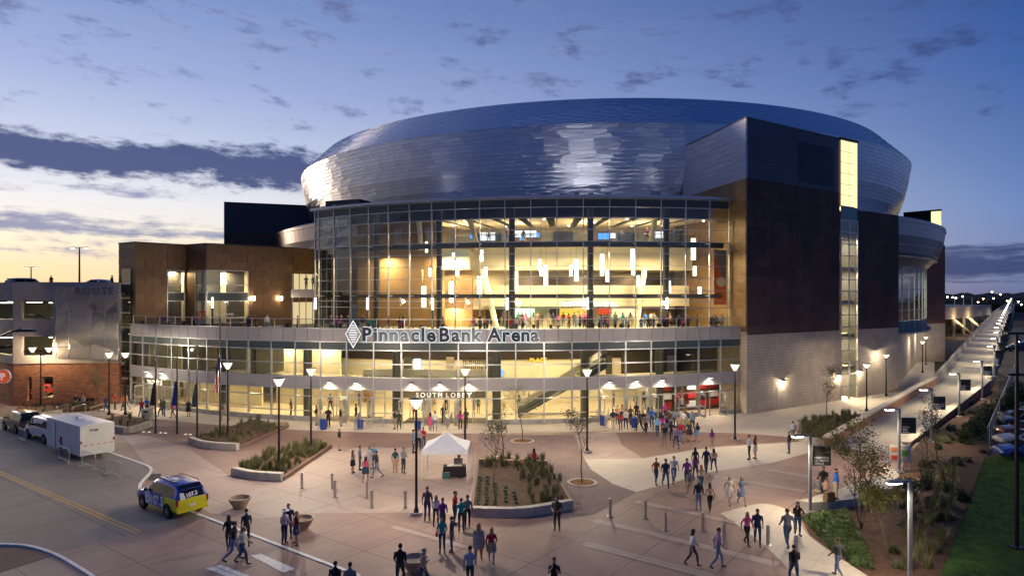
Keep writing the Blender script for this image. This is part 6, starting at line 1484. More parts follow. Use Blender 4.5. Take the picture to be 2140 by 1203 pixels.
def make_car(kind, paints, paint=None, wins=(), axles=(), rear=None, wheel_r=.36, name='parked_car', **kw):
    o = empty(name, (0, 0, 0), **kw)
    bd = car_body(kind, paint).build('body', paints, o, smooth=True)
    md = bd.modifiers.new('split', 'EDGE_SPLIT'); md.split_angle = R(38)
    for s in (-1, 1):
        for x0, x1, y0, y1 in wins:   # x at belt from..to, at roof from..to
            P = [side_pt(kind, x0, .08, s), side_pt(kind, x1, .08, s), side_pt(kind, y1, .92, s), side_pt(kind, y0, .92, s)]
            MB().add(P if s < 0 else P[::-1], [(0, 1, 2, 3)]).build('side_window', M_cglass, o)
        for ax in axles:
            w_ = st_at(kind, ax)[4]
            ar = MB(); ar.add([(ax, s * (w_ + .006), wheel_r + .02)] + [(ax + (wheel_r + .10) * math.cos(t * math.pi / 14), s * (w_ + .006), max(.34, wheel_r + .02 + (wheel_r + .08) * math.sin(t * math.pi / 14))) for t in range(-2, 17)], [(0, i, i + 1) if s < 0 else (0, i + 1, i) for i in range(1, 19)]); ar.build('wheel_arch', M_arch, o)
            wo = MB().lathe([(wheel_r * .62, -.11), (wheel_r * .92, -.12), (wheel_r, -.08), (wheel_r, .08), (wheel_r * .92, .12), (wheel_r * .62, .11)], 22).build('tyre', M_rubber, o); wo.name = 'wheel'; wo.location = (ax, s * (w_ - .075), wheel_r); wo.rotation_euler = (R(90), 0, 0)
            rm = MB(); rm.lathe([(0, -.09), (.05, -.09), (wheel_r * .62, -.07)], 20); rm.lathe([(0, .09), (.05, .09), (wheel_r * .62, .07)], 20); rm.build('rim', M_arch, wo)
            sp_ = MB()
            for k in range(6):
                for zz in (-.10, .10): a = k * math.pi / 3; sp_.box((math.cos(a) * wheel_r * .34, math.sin(a) * wheel_r * .34, zz), (wheel_r * .6, .07, .02), a)
            sp_.build('spokes', M_rim, wo)
    S = ST[kind]; 
    # windscreen and rear glass follow the centre line between roof and belt
    def cross(xa, xb, nm, fr=.80, lift=.02):
        a, b = st_at(kind, xa), st_at(kind, xb); n = Vector((b[3] - a[3], 0, a[0] - b[0])).normalized(); n = n if n.z > 0 else -n
        P = [Vector((a[0], -a[6] * fr, a[3] + .015)), Vector((a[0], a[6] * fr, a[3] + .015)), Vector((b[0], b[6] * fr, b[3] + .015)), Vector((b[0], -b[6] * fr, b[3] + .015))]
        MB().quad(*[p + n * lift for p in P]).build(nm, M_cglass, o)
    if kind == 'suv': cross(.46, 1.08, 'windscreen', .86); cross(-2.395, -2.25, 'rear_window', .86, .03); cross(-2.235, -2.03, 'rear_window', .88, .03)
    if kind == 'van': cross(1.2, 1.8, 'windscreen', .88)
    if kind == 'sedan': cross(.4, 1.05, 'windscreen', .86); cross(-1.7, -1.1, 'rear_window', .86)
    xr = S[1][0]; 
    for s in (-1, 1):
        z_ = (S[1][1] + S[1][2]) / 2 + .22; MB().box((xr + .02, s * (S[1][4] - .06), z_), (.10, .12, .36 if kind != 'sedan' else .16)).build('tail_light', M_tl, o)
        f = S[-2]; MB().box((f[0] - .02, s * (f[4] - .16), f[2] - .08), (.12, .26, .14)).build('headlight', M_hl, o)
        MB().box((st_at(kind, .9)[0] - .02, s * (st_at(kind, .8)[5] + .10), st_at(kind, .8)[2] + .10), (.12, .2, .15)).build('mirror', M_black, o)
    MB().box((S[1][0] - .01, 0, .46), (.10, S[1][4] * 1.9, .14)).build('rear_bumper', paints[0], o); MB().box((S[0][0] - .012, 0, .72), (.02, .34, .13)).build('number_plate', M_white, o)
    return o
cp = lambda n_, c_: mat('car paint ' + n_, c_, .28, .15, coat=.6)
YEL, BLU = cp('yellow', (.80, .72, .012)), cp('blue', (.035, .06, .36))
def suv_paint(c_):
    if c_.z > 1.12: return 1
    if c_.x < -.85 or c_.x > 2.2: return 0
    return 1 if c_.z > .56 else 0
hu = math.atan2(U.y, U.x)
suv = make_car('suv', [YEL, BLU], suv_paint, ((.30, 1.0, .30, .48), (-.72, .22, -.70, .22), (-1.95, -.82, -1.9, -.80)), (-1.47, 1.42), name='radio_car', label='yellow and blue sport utility car with radio station lettering driving on street', cat='car')
suv.location = (-19.55, 38.8, .006); suv.rotation_euler = (0, 0, hu)
M_vin = mat('white vinyl', (.80, .80, .80), .4); M_vred = mat('red vinyl', (.55, .03, .04), .4)
def sidef(x, z, s=1): w_ = st_at('suv', x)[4]; return frame((x, s * (w_ + .015), z), (-s, 0, 0))
MB().add([(.75, .955, .72), (-.55, .955, 1.05), (-.55, .955, .95), (.75, .955, .52)], [(0, 1, 2, 3)]).build('vinyl_flash', M_vred, suv)
lettering('lettering', 'B', 1.02, M_vin, suv, sidef(1.0, .50), .006, .045); lettering('lettering', '107.3', .70, M_vin, suv, frame((.42, .972, .50), (-1, 0, .07)), .006, .03)
lettering('lettering', 'B', .46, M_vin, suv, frame((-2.45, .68, 1.12), (0, -1, .05), (.316, 0, .949)), .006, .03); lettering('lettering', '107.3', .30, M_vin, suv, frame((-2.435, .36, 1.17), (0, -1, .10), (.316, 0, .949)), .006, .015)
lettering('lettering', 'B 107.3', .5, M_vin, suv, Matrix.Translation((-1.4, .25, 1.89)) @ Matrix.Rotation(-.1, 4, 'Z'), .006, .01)
for s in (-1, 1): MB().tube([(-1.9, s * .60, 1.84), (-1.8, s * .60, 1.91), (.1, s * .60, 1.91), (.25, s * .60, 1.86)], .025, 6).build('roof_rail', M_black, suv)
van = make_car('van', [cp('white', (.74, .72, .68))], None, ((1.2, 1.75, 1.2, 1.3), (-2.5, .95, -2.45, .95)), (-1.85, 1.75), wheel_r=.38, name='passenger_van', label='white passenger van parked in front of the white trailer', cat='van'); van.location = (-39.5, 57.7, .006); van.rotation_euler = (0, 0, hu)
ds = make_car('suv', [cp('black', (.018, .014, .016)), cp('taupe', (.13, .11, .10))], lambda c_: 1 if c_.z < .75 else 0, ((.30, 1.0, .30, .48), (-.72, .22, -.70, .22), (-1.95, -.82, -1.9, -.80)), (-1.47, 1.42), label='black and taupe sport utility car parked ahead of the white van', cat='car'); ds.location = (-44.6, 61.6, .006); ds.rotation_euler = (0, 0, hu)
# box trailer
T0 = Vector((-31.7, 49.7, 0)); o = empty('cargo_trailer', T0, hu, label='white enclosed cargo trailer with red reflective dashes parked at kerb', cat='trailer')
M_tw = mat('trailer white', (.72, .69, .60), .45, var=.04, vscale=1); L_, Wd = 6.4, 2.35
MB().bx(0, L_, -Wd, 0, .42, 2.62).build('body', M_tw, o)
q = MB(); q.add([(0, -Wd, 2.62), (L_, -Wd, 2.62), (L_, 0, 2.62), (0, 0, 2.62), (0, -Wd / 2, 2.74), (L_, -Wd / 2, 2.74)], [(0, 1, 5, 4), (4, 5, 2, 3), (0, 4, 3), (1, 2, 5)]); q.build('roof', M_white, o)
for k in range(13):
    MB().bx(.05 + k * .5, .07 + k * .5, 0, .006, .45, 2.6).build('wall_seam', M_conc, o)
for k in range(5): MB().bx(-.008, 0, -.22 - k * .45 - .24, -.22 - k * .45, 1.12, 1.17).build('reflector_strip', M_vred, o)
for y in (-.05, -Wd + .05): MB().bx(-.02, 0, y - .06, y + .06, 1.3, 1.5).build('tail_light', M_tl, o)
MB().bx(4.6, 5.4, 0, .02, .55, 2.4).build('door', M_tw, o); MB().bx(4.55, 4.6, 0, .03, .5, 2.45).build('door_edge', mat('door rust', (.2, .10, .06), .7), o)
MB().box((3.2, -Wd / 2, 2.80), (.5, .4, .16)).build('roof_vent', M_white, o)
for x in (2.6, 3.5):
    for y in (-.02, -Wd + .02): w_ = MB().lathe([(0, -.1), (.34, -.1), (.36, -.06), (.36, .06), (.34, .1), (0, .1)], 18).build('wheel', M_rubber, o); w_.location = (x, y, .36); w_.rotation_euler = (R(90), 0, 0)
MB().bx(L_, L_ + 1.0, -Wd / 2 - .06, -Wd / 2 + .06, .40, .50).build('tow_bar', M_black, o)
lettering('lettering', 'Wells', .26, M_black, o, frame((-.012, -.62, 2.15), (0, -1, 0)), .004, .004)
# cars on the right-hand lot
hc = R(172)
WS = ((.30, 1.0, .32, .42), (-.62, .24, -.62, .26), (-1.45, -.70, -1.05, -.68))
def lot_car(p, col, label, kind='sedan', rz=hc, **k):
    w_ = WS if kind == 'sedan' else ((.30, 1.0, .30, .48), (-.72, .22, -.70, .22), (-1.95, -.82, -1.9, -.80))
    c_ = make_car(kind, [col], None, w_, (-1.35, 1.40) if kind == 'sedan' else (-1.47, 1.42), wheel_r=.33 if kind == 'sedan' else .36, label=label, cat='car', **k); c_.location = p; c_.rotation_euler = (0, 0, rz); return c_
for d_, px, cl_, lb, kd in ((50.6, 2082, cp('deep blue', (.02, .05, .25)), 'blue sedan parked at the end of the fenced row beside lawn', 'sedan'), (54.6, 2084, cp('silver', (.42, .40, .38)), 'silver sedan parked next to the blue sedan', 'sedan'), (58.2, 2086, cp('wine', (.13, .02, .015)), 'dark wine sedan parked beyond the silver sedan', 'sedan'), (61.8, 2088, cp('ink', (.02, .022, .03)), 'black sport utility car parked among the sedans by fence', 'suv'), (65.6, 2092, cp('graphite', (.07, .07, .075)), 'graphite sedan parked at the far end of the fenced row', 'sedan')):
    p = AT(px, d_) + Vector((2.5, 0, .022)); lot_car(p, cl_, lb, kd)
for k in range(5): p = AT(2122 + k * 9, 150 + k * 6); lot_car(p + Vector((0, 0, .02)), (cp('ink', (.02, .022, .03)), cp('deep blue', (.02, .05, .25)), cp('silver', (.42, .40, .38)))[k % 3], 'small distant car parked below the high walkway', 'sedan', hc, group='distant cars below the walkway')
# cars in and on the garage
lot_car(AT(90, 80, .37), cp('red', (.30, .02, .012)), 'red car parked behind the brick garage window', 'sedan', R(100))
lot_car(AT(70, 84, zl[3] - .98), cp('ink', (.02, .022, .03)), 'dark car parked on the middle garage deck', 'sedan', R(60)); lot_car(AT(8, 86, zl[1] - .98), cp('graphite', (.07, .07, .075)), 'grey car parked on the lower garage deck', 'sedan', R(80))
rv = lot_car(AT(60, 84, 12.55), cp('tan', (.30, .25, .20)), 'tan sport utility car parked on the garage roof', 'suv', R(62)); lot_car(AT(216, 80, 12.72), cp('white', (.74, .72, .68)), 'white sedan on the garage roof behind the parapet', 'sedan', R(5))
# ---------------------------------------------------------------- people
def build_pose(name, J, lean=0, zoff=0, female=False):
    """one continuous body: lofted pieces fused by a voxel remesh; zones from the nearest bone"""
    q = MB(); bones = []; k = .90 if female else 1.0
    def limb(a, b, ra, rb, zone, mid=None):
        a, b = Vector(a), Vector(b); n = 5; pts = [a.lerp(b, i / n) for i in range(n + 1)]; rs = [(ra + (rb - ra) * i / n) * (1 + (mid or 0) * math.sin(math.pi * min(1, i / n * 1.25))) for i in range(n + 1)]
        d = (b - a).normalized(); q.tube([a - d * ra * .5] + pts + [b + d * rb * .5], [ra * .6] + rs + [rb * .6], 10); bones.append((a, b, (ra + rb) / 2, zone))
    lv = [(.86, .135, .10), (.93, .170 if not female else .178, .118), (1.02, .155, .112), (1.12, .140 * k, .10), (1.24, .160 * k, .112), (1.34, .178 * k, .118), (1.42, .172 * k, .10), (1.47, .105, .075), (1.50, .062, .06), (1.56, .052, .055)]
    n = 14; vs = []
    for z, rx_, ry_ in lv:
        oy = -lean * max(0, (z - .92)); vs += [(rx_ * math.cos(t * 6.2832 / n), oy + ry_ * math.sin(t * 6.2832 / n), z + zoff) for t in range(n)]
    q.add(vs, [(i * n + t, i * n + (t + 1) % n, (i + 1) * n + (t + 1) % n, (i + 1) * n + t) for i in range(len(lv) - 1) for t in range(n)] + [tuple(range(n - 1, -1, -1)), tuple((len(lv) - 1) * n + t for t in range(n))])
    for z0, z1, r_, zn in ((.86, .96, .15, 4), (1.0, 1.44, .14, 1), (1.50, 1.58, .055, 0)): bones.append((Vector((0, -lean * (z0 - .92), z0 + zoff)), Vector((0, -lean * (z1 - .92), z1 + zoff)), r_, zn))
    hy = -lean * .72 - .015; hz_ = 1.645 + zoff
    def ball(c_, r, m=12):
        q.lathe([(math.sin(math.pi * i / m) * .999 + .001, -math.cos(math.pi * i / m)) for i in range(m + 1)], 14); o = len(q.v) - 14 * (m + 1)
        for i in range(o, len(q.v)): v = q.v[i]; q.v[i] = (c_[0] + v[0] * r[0], c_[1] + v[1] * r[1], c_[2] + v[2] * r[2])
    ball((0, hy, hz_), (.076, .095, .112)); ball((0, hy - .03, hz_ - .055), (.055, .062, .055)); ball((0, hy - .098, hz_ - .012), (.013, .020, .022))
    for s in (-1, 1): ball((s * .079, hy + .01, hz_ - .005), (.012, .02, .03))
    bones.append((Vector((0, hy, hz_ - .05)), Vector((0, hy, hz_ + .06)), .09, 0))
    for s, side in ((-1, 'l'), (1, 'r')):
        sh = Vector((s * .178 * k, -lean * .50, 1.405 + zoff)); elb, wr, fin = (Vector(J[side + c_]) + Vector((0, 0, zoff)) for c_ in ('e', 'w', 'f'))
        limb(sh, elb, .056 * k, .043 * k, 2); limb(elb, wr, .043 * k, .028, 3, .08)
        hd_ = (fin - wr).normalized(); palm = wr + hd_ * .085; q.tube([wr, wr + hd_ * .03, palm], [.026, .036, .036], 8); bones.append((wr + hd_ * .02, fin, .03, 7))
        sd = hd_.cross(Vector((s, .2, 0))).normalized() if abs(hd_.x) < .9 else Vector((0, 1, 0)); th = hd_.cross(sd)
        for j, (of, ln) in enumerate(((-.030, .070), (-.010, .082), (.010, .078), (.030, .060))):
            b0 = palm + sd * of; q.tube([b0 - hd_ * .02, b0 + hd_ * ln * .55, b0 + hd_ * ln * .95 + th * s * -.018], [.011, .0105, .009], 6)
        q.tube([wr + hd_ * .035 + sd * -.03, wr + hd_ * .065 + sd * -.055, wr + hd_ * .10 + sd * -.058], [.013, .012, .010], 6)
        hip = Vector((s * .092, 0, .90 + zoff)); kn, an, toe = (Vector(J[side + c_]) + Vector((0, 0, zoff if False else 0)) for c_ in ('k', 'a', 't'))
        limb(hip, kn, .088, .056, 4, .06); limb(kn, an, .055, .036, 5, .20)
        hl = an + (an - toe).normalized() * .05; hl.z = an.z - .045; q.tube([hl, an + Vector((0, 0, -.035)), an.lerp(toe, .55) + Vector((0, 0, -.018)), toe], [.032, .042, .042, .028], 8); bones.append((hl, toe, .045, 6))
    tm = q.mesh(name, MATS['cream plaster']); o = bpy.data.objects.new(name, tm); COL.objects.link(o)
    m1 = o.modifiers.new('r', 'REMESH'); m1.mode = 'VOXEL'; m1.voxel_size = .0135; m2 = o.modifiers.new('s', 'SMOOTH'); m2.factor = .5; m2.iterations = 2; m3 = o.modifiers.new('d', 'DECIMATE'); m3.ratio = .22
    me = bpy.data.meshes.new_from_object(o.evaluated_get(bpy.context.evaluated_depsgraph_get())); bpy.data.objects.remove(o); me.name = 'person'
    me.materials.clear()
    for i in range(9): me.materials.append(MATS['cream plaster'])
    mi = []
    for p in me.polygons:
        c_ = p.center; best, bz = 9, 0
        for a, b, r_, z in bones:
            ab = b - a; t = max(0, min(1, (c_ - a).dot(ab) / max(1e-9, ab.length_squared))); dd = ((a + ab * t) - c_).length - r_
            if dd < best: best, bz = dd, z
        if bz == 0 and c_.y < hy - .06:     # eyes and mouth
            for s in (-1, 1):
                if abs(c_.x - s * .032) < .014 and abs(c_.z - (hz_ + .006)) < .010: bz = 8
            if abs(c_.x) < .022 and abs(c_.z - (hz_ - .062)) < .007: bz = 8
        mi.append(bz)
    me.polygons.foreach_set('material_index', mi); me.polygons.foreach_set('use_smooth', [True] * len(mi)); me.update()
    me['hy'], me['hz'] = hy, hz_; return me
def J(le, lw, lf, re, rw_, rf, lk, la, lt, rk, ra_, rt): return dict(le=le, lw=lw, lf=lf, re=re, rw=rw_, rf=rf, lk=lk, la=la, lt=lt, rk=rk, ra=ra_, rt=rt)
LEG = dict(s=((-.10, -.02, .49), (-.105, .02, .085), (-.12, -.15, .03), (.10, -.01, .49), (.11, .03, .085), (.14, -.14, .03)),
           a=((-.10, -.20, .53), (-.10, -.24, .10), (-.10, -.42, .05), (.10, .06, .49), (.10, .34, .16), (.10, .20, .03)),
           b=((-.10, .06, .49), (-.10, .36, .17), (-.10, .22, .03), (.10, -.20, .53), (.10, -.24, .10), (.10, -.42, .05)),
           w=((-.14, -.03, .49), (-.20, .02, .085), (-.24, -.14, .03), (.13, -.01, .49), (.17, .02, .085), (.22, -.14, .03)))
ARM = dict(down=((-.235, .03, 1.14), (-.25, -.05, .89), (-.245, -.08, .72), (.235, .03, 1.14), (.25, -.05, .89), (.245, -.08, .72)),
           swa=((-.23, .12, 1.15), (-.24, .08, .90), (-.24, .06, .73), (.23, -.06, 1.15), (.22, -.24, .98), (.21, -.36, .88)),
           swb=((-.23, -.06, 1.15), (-.22, -.24, .98), (-.21, -.36, .88), (.23, .12, 1.15), (.24, .08, .90), (.24, .06, .73)),
           fold=((-.24, -.06, 1.16), (-.05, -.22, 1.18), (.10, -.22, 1.21), (.24, -.06, 1.16), (.05, -.24, 1.14), (-.10, -.22, 1.15)),
           hip=((-.33, .06, 1.17), (-.19, -.06, 1.0), (-.13, -.14, .92), (.235, .03, 1.14), (.25, -.05, .89), (.245, -.08, .72)),
           phone=((-.24, -.12, 1.20), (-.10, -.20, 1.42), (-.06, -.19, 1.58), (.24, -.12, 1.18), (.12, -.25, 1.28), (.05, -.29, 1.40)),
           front=((-.23, -.02, 1.15), (-.14, -.24, 1.06), (-.06, -.34, 1.08), (.23, -.02, 1.15), (.14, -.24, 1.06), (.06, -.34, 1.08)))
POSE = {}
for fem in (False, True):
    for pn, lg, ar, ln in (('stand', 's', 'down', 0), ('wide', 'w', 'hip', 0), ('fold', 's', 'fold', .02), ('walka', 'a', 'swa', .05), ('walkb', 'b', 'swb', .05), ('hold', 's', 'front', .03), ('phone', 's', 'phone', .0)):
        POSE[pn, fem] = build_pose('person', J(*ARM[ar], *LEG[lg]), ln, 0, fem)
    sl = ((-.11, -.40, .50), (-.12, -.42, .085), (-.13, -.58, .03), (.11, -.40, .50), (.12, -.42, .085), (.13, -.58, .03))
    POSE['sit', fem] = build_pose('person', J((-.23, -.05, 1.16), (-.15, -.28, 1.02), (-.11, -.42, .98), (.23, -.05, 1.16), (.15, -.28, 1.02), (.11, -.42, .98), *sl), .10, -.40, fem)
def hair_mesh(kind, hy, hz):
    q = MB(); n, m = 14, 9; cut = {'short': -.15, 'long': -.35}[kind]
    for i in range(m + 1):
        ph = math.pi / 2 - (math.pi / 2 - math.asin(cut)) * i / m
        for t in range(n):
            th = t * 6.2832 / n; x, y = math.cos(ph) * math.cos(th), math.cos(ph) * math.sin(th); z = math.sin(ph)
            if y < -.1 and z < .42: z = .42 + (z - .42) * .12; y *= .93
            q.v.append((x * .085, hy + .008 + y * .104, hz + .012 + z * .112))
    q.f = [(i * n + t, (i + 1) * n + t, (i + 1) * n + (t + 1) % n, i * n + (t + 1) % n) for i in range(m) for t in range(n)]; q.m = [0] * len(q.f)
    if kind == 'long':
        o = len(q.v); rows_, cols_ = 7, 9
        for lay in (0, 1):
            for i in range(rows_ + 1):
                for j in range(cols_ + 1):
                    f, g = i / rows_, j / cols_; th = R(-15 + 210 * g); w_ = .088 + .018 * f + .006 * math.sin(j * 2.3); q.v.append((math.cos(th) * w_ * (1 - .12 * lay), hy + .012 + math.sin(th) * (.098 + .03 * f) * (1 - .2 * lay), hz + .03 - f * .33))
        for lay in (0, 1):
            for i in range(rows_):
                for j in range(cols_): a = o + lay * (rows_ + 1) * (cols_ + 1) + i * (cols_ + 1) + j; q.f.append((a, a + 1, a + cols_ + 2, a + cols_ + 1)); q.m.append(0)
    return q.mesh('hair', MATS['cream plaster'], True)
HAIR = {}
def skirt_mesh(z0, z1, w0, w1, zoff=0):
    q = MB(); n = 18; R_ = [(z1, w1 * .70, w1 * .62), (z1 - (z1 - z0) * .3, (w0 + w1) / 2, (w0 + w1) / 2 * .76), (z0, w0, w0 * .78)]
    for z, a, b in R_:
        for t in range(n): th = t * 6.2832 / n; k = 1 + .04 * math.sin(th * 5); q.v.append((a * k * math.cos(th), b * k * math.sin(th) - .01, z))
    q.f = [(i * n + t, (i + 1) * n + t, (i + 1) * n + (t + 1) % n, i * n + (t + 1) % n) for i in range(2) for t in range(n)]; q.m = [0] * len(q.f); return q.mesh('skirt', MATS['cream plaster'], True)
SK = {'skirt': skirt_mesh(.58, 1.06, .235, .205), 'shorts': None, 'dress': skirt_mesh(.55, 1.10, .26, .195), 'sweater': skirt_mesh(.62, 1.30, .24, .235)}
C_ = dict(black=(.014, .013, .014), white=(.70, .68, .66), grey=(.16, .16, .17), charcoal=(.05, .05, .055), navy=(.016, .022, .07), blue=(.03, .12, .45), lightblue=(.20, .42, .62), red=(.45, .02, .025), maroon=(.16, .015, .025), pink=(.65, .10, .22), magenta=(.50, .03, .26), purple=(.16, .035, .20), teal=(.02, .26, .26), darkteal=(.03, .09, .10), orange=(.55, .15, .03), rust=(.36, .10, .04), peach=(.60, .36, .24), olive=(.06, .06, .03), tan=(.42, .30, .19), khaki=(.42, .34, .22), denim=(.045, .075, .14), lightdenim=(.16, .22, .32), cream=(.62, .55, .44), brown=(.10, .05, .03), green=(.04, .16, .10), slate=(.16, .21, .30), blonde=(.42, .27, .10), darkhair=(.018, .012, .009), brownhair=(.07, .035, .018))
CM = lambda c_: mat('cloth ' + c_, C_[c_], .85, var=.08, vscale=12) if isinstance(c_, str) else c_
def stripes(name, a, b, sc, axis='Z'):
    if name in MATS: return MATS[name]
    m = bpy.data.materials.new(name); m.use_nodes = True; MATS[name] = m; t = m.node_tree; bs_ = t.nodes['Principled BSDF']; g = t.nodes.new('ShaderNodeTexCoord'); s = t.nodes.new('ShaderNodeSeparateXYZ'); t.links.new(g.outputs['Object'], s.inputs[0])
    f = E(t, s.outputs['XYZ'.index(axis)]) * sc; t.links.new(mixc(t, f._m('SINE').sstep(-.1, .1), a, b), bs_.inputs['Base Color']); bs_.inputs['Roughness'].default_value = .85; return m
SKIN = [mat('skin %d' % i, c_, .55) for i, c_ in enumerate(((.48, .27, .18), (.40, .22, .14), (.52, .32, .23), (.16, .08, .05)))]
M_eye = mat('eye and lip', (.06, .03, .03), .4)
GRP = {}; NP = 0; SEEN = {}
def person(p, pose, rz, top, bottom, hair='brownhair', fem=False, hl=None, sleeve='short', legs='long', shoes='black', skirt=None, h=None, label='', group=None, hat=None, skin=None, bag=None):
    global NP
    NP += 1; me = POSE[pose, fem]; hh = h or ((1.66 if fem else 1.78) + ((NP * 37) % 9 - 4) * .021); s_ = hh / 1.76
    sk = SKIN[skin if skin is not None else NP % 3]; t_, b_ = CM(top), CM(bottom)
    mats = [sk, t_, t_ if sleeve != 'none' else sk, t_ if sleeve == 'long' else sk, b_ if skirt is None or legs == 'long' else sk, b_ if legs == 'long' else sk, CM(shoes), sk, M_eye]
    o = place('person', me, None, loc=p, rz=rz, label=label, cat='person', group=group, mats=mats); o.scale = (s_ * (.94 + (NP * 53 % 11) * .02), s_ * (.94 + (NP * 53 % 11) * .024), s_)
    hl = hl or ('long' if fem else 'short'); key = (hl, round(me['hy'], 3), round(me['hz'], 3))
    if key not in HAIR: HAIR[key] = hair_mesh(hl, me['hy'], me['hz'])
    place('hair', HAIR[key], o, mats=[CM(hair)])
    if skirt and SK.get(skirt): place('skirt', SK[skirt], o, mats=[CM(bottom if skirt == 'skirt' else top)])
    if hat:
        MB().lathe([(0, .17), (.07, .165), (.095, .10), (.10, .045), (.2, .05), (.21, .055), (.10, .035)], 16, (0, me['hy'], me['hz'])).build('hat', CM(hat), o)
    if bag: MB().box((-.26, .03, .92), (.10, .24, .22), 0, .85).build('bag', CM(bag), o)
    return o
GP = lambda px, py: G(px, py) + Vector((0, 0, .012))
A0, AW, LF, RT = 0, math.pi, -math.pi / 2, math.pi / 2       # facing camera, away, towards left, towards right
WN = stripes('navy white stripes', (.03, .04, .08), (.55, .55, .55), 110); WB = stripes('cream brown stripes', (.62, .56, .48), (.22, .14, .09), 75); BW = stripes('blue white vertical stripes', (.08, .14, .2), (.55, .58, .6), 120, 'X'); PL_ = stripes('plaid blue red', (.20, .22, .36), (.42, .30, .32), 95); DK = stripes('dark striped shirt', (.05, .045, .06), (.16, .12, .13), 110, 'X'); PU = stripes('purple striped polo', (.14, .04, .18), (.42, .32, .42), 100); BK = stripes('brown cream stripes', (.05, .03, .03), (.40, .30, .25), 90)
P = person
P(GP(594, 1136), 'hold', RT - .4, PL_, 'navy', 'darkhair', hat='white', sleeve='long', shoes='brown', label='man in white cowboy hat and plaid shirt standing by bowl planter')
P(GP(603, 1124), 'stand', A0 + .3, 'navy', 'denim', 'black', label='man in dark cap and navy shirt facing the cowboy hat')
P(GP(620, 1137), 'wide', LF + .5, 'maroon', 'denim', 'blonde', True, sleeve='long', legs='bare', skirt='skirt', shoes='brown', label='blonde woman in maroon top and denim skirt beside cowboy hat')
P(GP(478, 1148), 'walka', AW + .6, 'black', 'charcoal', 'brownhair', True, sleeve='long', bag='blue', label='woman in black with a blue bag walking off the crosswalk')
P(GP(515, 1140), 'walkb', AW + .4, 'charcoal', 'charcoal', 'darkhair', label='man in charcoal top walking beside the kerb line')
P(GP(488, 1172), 'walkb', RT + .3, 'black', 'lightdenim', 'brownhair', label='man in black top and pale jeans stepping over the crosswalk')
P(GP(506, 1178), 'walka', RT, 'cream', 'denim', 'blonde', True, sleeve='long', label='woman in cream jacket and jeans walking over the crosswalk')
P(GP(709, 941), 'stand', RT, 'black', 'khaki', 'blonde', True, hl='short', label='steward in black shirt and khaki trousers alone on maroon paving')
P(GP(737, 988), 'fold', RT - .3, BK, 'black', 'darkhair', True, legs='bare', skirt='skirt', label='woman in striped top and black shorts in the chatting group')
P(GP(752, 982), 'stand', RT, 'slate', 'denim', label='man in slate shirt and jeans in the chatting group')
P(GP(772, 980), 'stand', A0, 'white', 'white', 'darkhair', True, legs='bare', skirt='skirt', label='dark-haired woman in white in the chatting group')
P(GP(782, 979), 'hold', A0 - .5, 'lightblue', 'denim', 'grey', label='man in light blue shirt in the chatting group')
P(GP(764, 1006), 'walka', AW, 'pink', 'denim', 'brownhair', True, sleeve='none', legs='bare', skirt='skirt', shoes='tan', label='woman in pink tank top and denim skirt joining the chatting group')
P(GP(788, 998), 'walkb', LF, 'charcoal', 'lightdenim', label='man in charcoal tee and pale jeans beside the pink top')
P(GP(826, 988), 'stand', AW, 'darkteal', 'peach', 'darkhair', True, hl='short', legs='bare', skirt='skirt', label='woman in dark teal top and peach skirt near the tent')
P(GP(843, 989), 'hold', AW - .6, WN, 'charcoal', 'slate', label='man in navy and white striped shirt near the tent')
P(GP(864, 946), 'stand', RT, 'slate', 'denim', h=1.82, label='man in slate shirt and jeans behind the tent lamp post')
P(GP(875, 940), 'stand', A0, WN, 'black', label='man in striped shirt half hidden behind the lamp post')
P(GP(885, 937), 'fold', A0 - .3, 'red', 'denim', label='man in red tee with folded arms behind the tent')
P(GP(893, 1087), 'stand', AW, DK, 'denim', h=1.86, label='man in dark striped shirt in the queue group below the tent')
P(GP(911, 1098), 'walka', AW, 'white', 'black', 'blonde', True, bag='black', label='blonde woman in white top with black bag below the tent')
P(GP(925, 1112), 'walkb', AW, 'purple', 'charcoal', 'brownhair', sleeve='long', label='person in purple shirt in the queue group below the tent')
P(GP(950, 1096), 'hold', RT, 'red', 'denim', label='man in red shirt holding papers below the tent')
P(GP(964, 1109), 'stand', AW, 'teal', 'charcoal', 'brownhair', True, hl='short', sleeve='long', shoes='brown', label='woman in teal top and brown boots below the tent')
P(GP(977, 1102), 'stand', AW, 'grey', 'black', 'brownhair', True, hl='short', sleeve='long', shoes='brown', label='woman in grey top and black leggings below the tent')
P(GP(924, 1155), 'hold', A0, 'teal', 'denim', 'darkhair', True, sleeve='long', bag='red', label='dark-haired woman in teal with red handbag facing the street')
P(GP(944, 1153), 'stand', LF, 'charcoal', 'denim', 'darkhair', label='man in charcoal tee standing beside the red handbag woman')
P(GP(1000, 1173), 'walka', AW, WB, 'orange', 'blonde', True, sleeve='long', legs='long', skirt='sweater', shoes='orange', h=1.76, label='blonde woman in long striped sweater and orange boots')
P(GP(1027, 1176), 'walkb', AW, 'red', 'tan', 'blonde', True, sleeve='long', legs='bare', skirt='skirt', shoes='brown', label='blonde woman in red top and tan skirt walking away')
P(GP(836, 1228), 'walka', AW, 'black', 'charcoal', 'darkhair', h=1.84, label='man in black shirt walking past the stone bowl')
P(GP(884, 1230), 'walkb', RT - .5, 'peach', 'denim', 'blonde', True, hl='short', sleeve='long', hat='tan', label='woman in peach blouse and straw hat beside the stone bowl')
P(GP(982, 1232), 'walkb', AW, BW, 'charcoal', 'darkhair', h=1.82, label='man in blue and white vertically striped shirt walking away')
P(GP(1158, 1258), 'phone', A0, 'black', 'black', 'black', h=1.8, label='man in black tee holding a phone to his face')
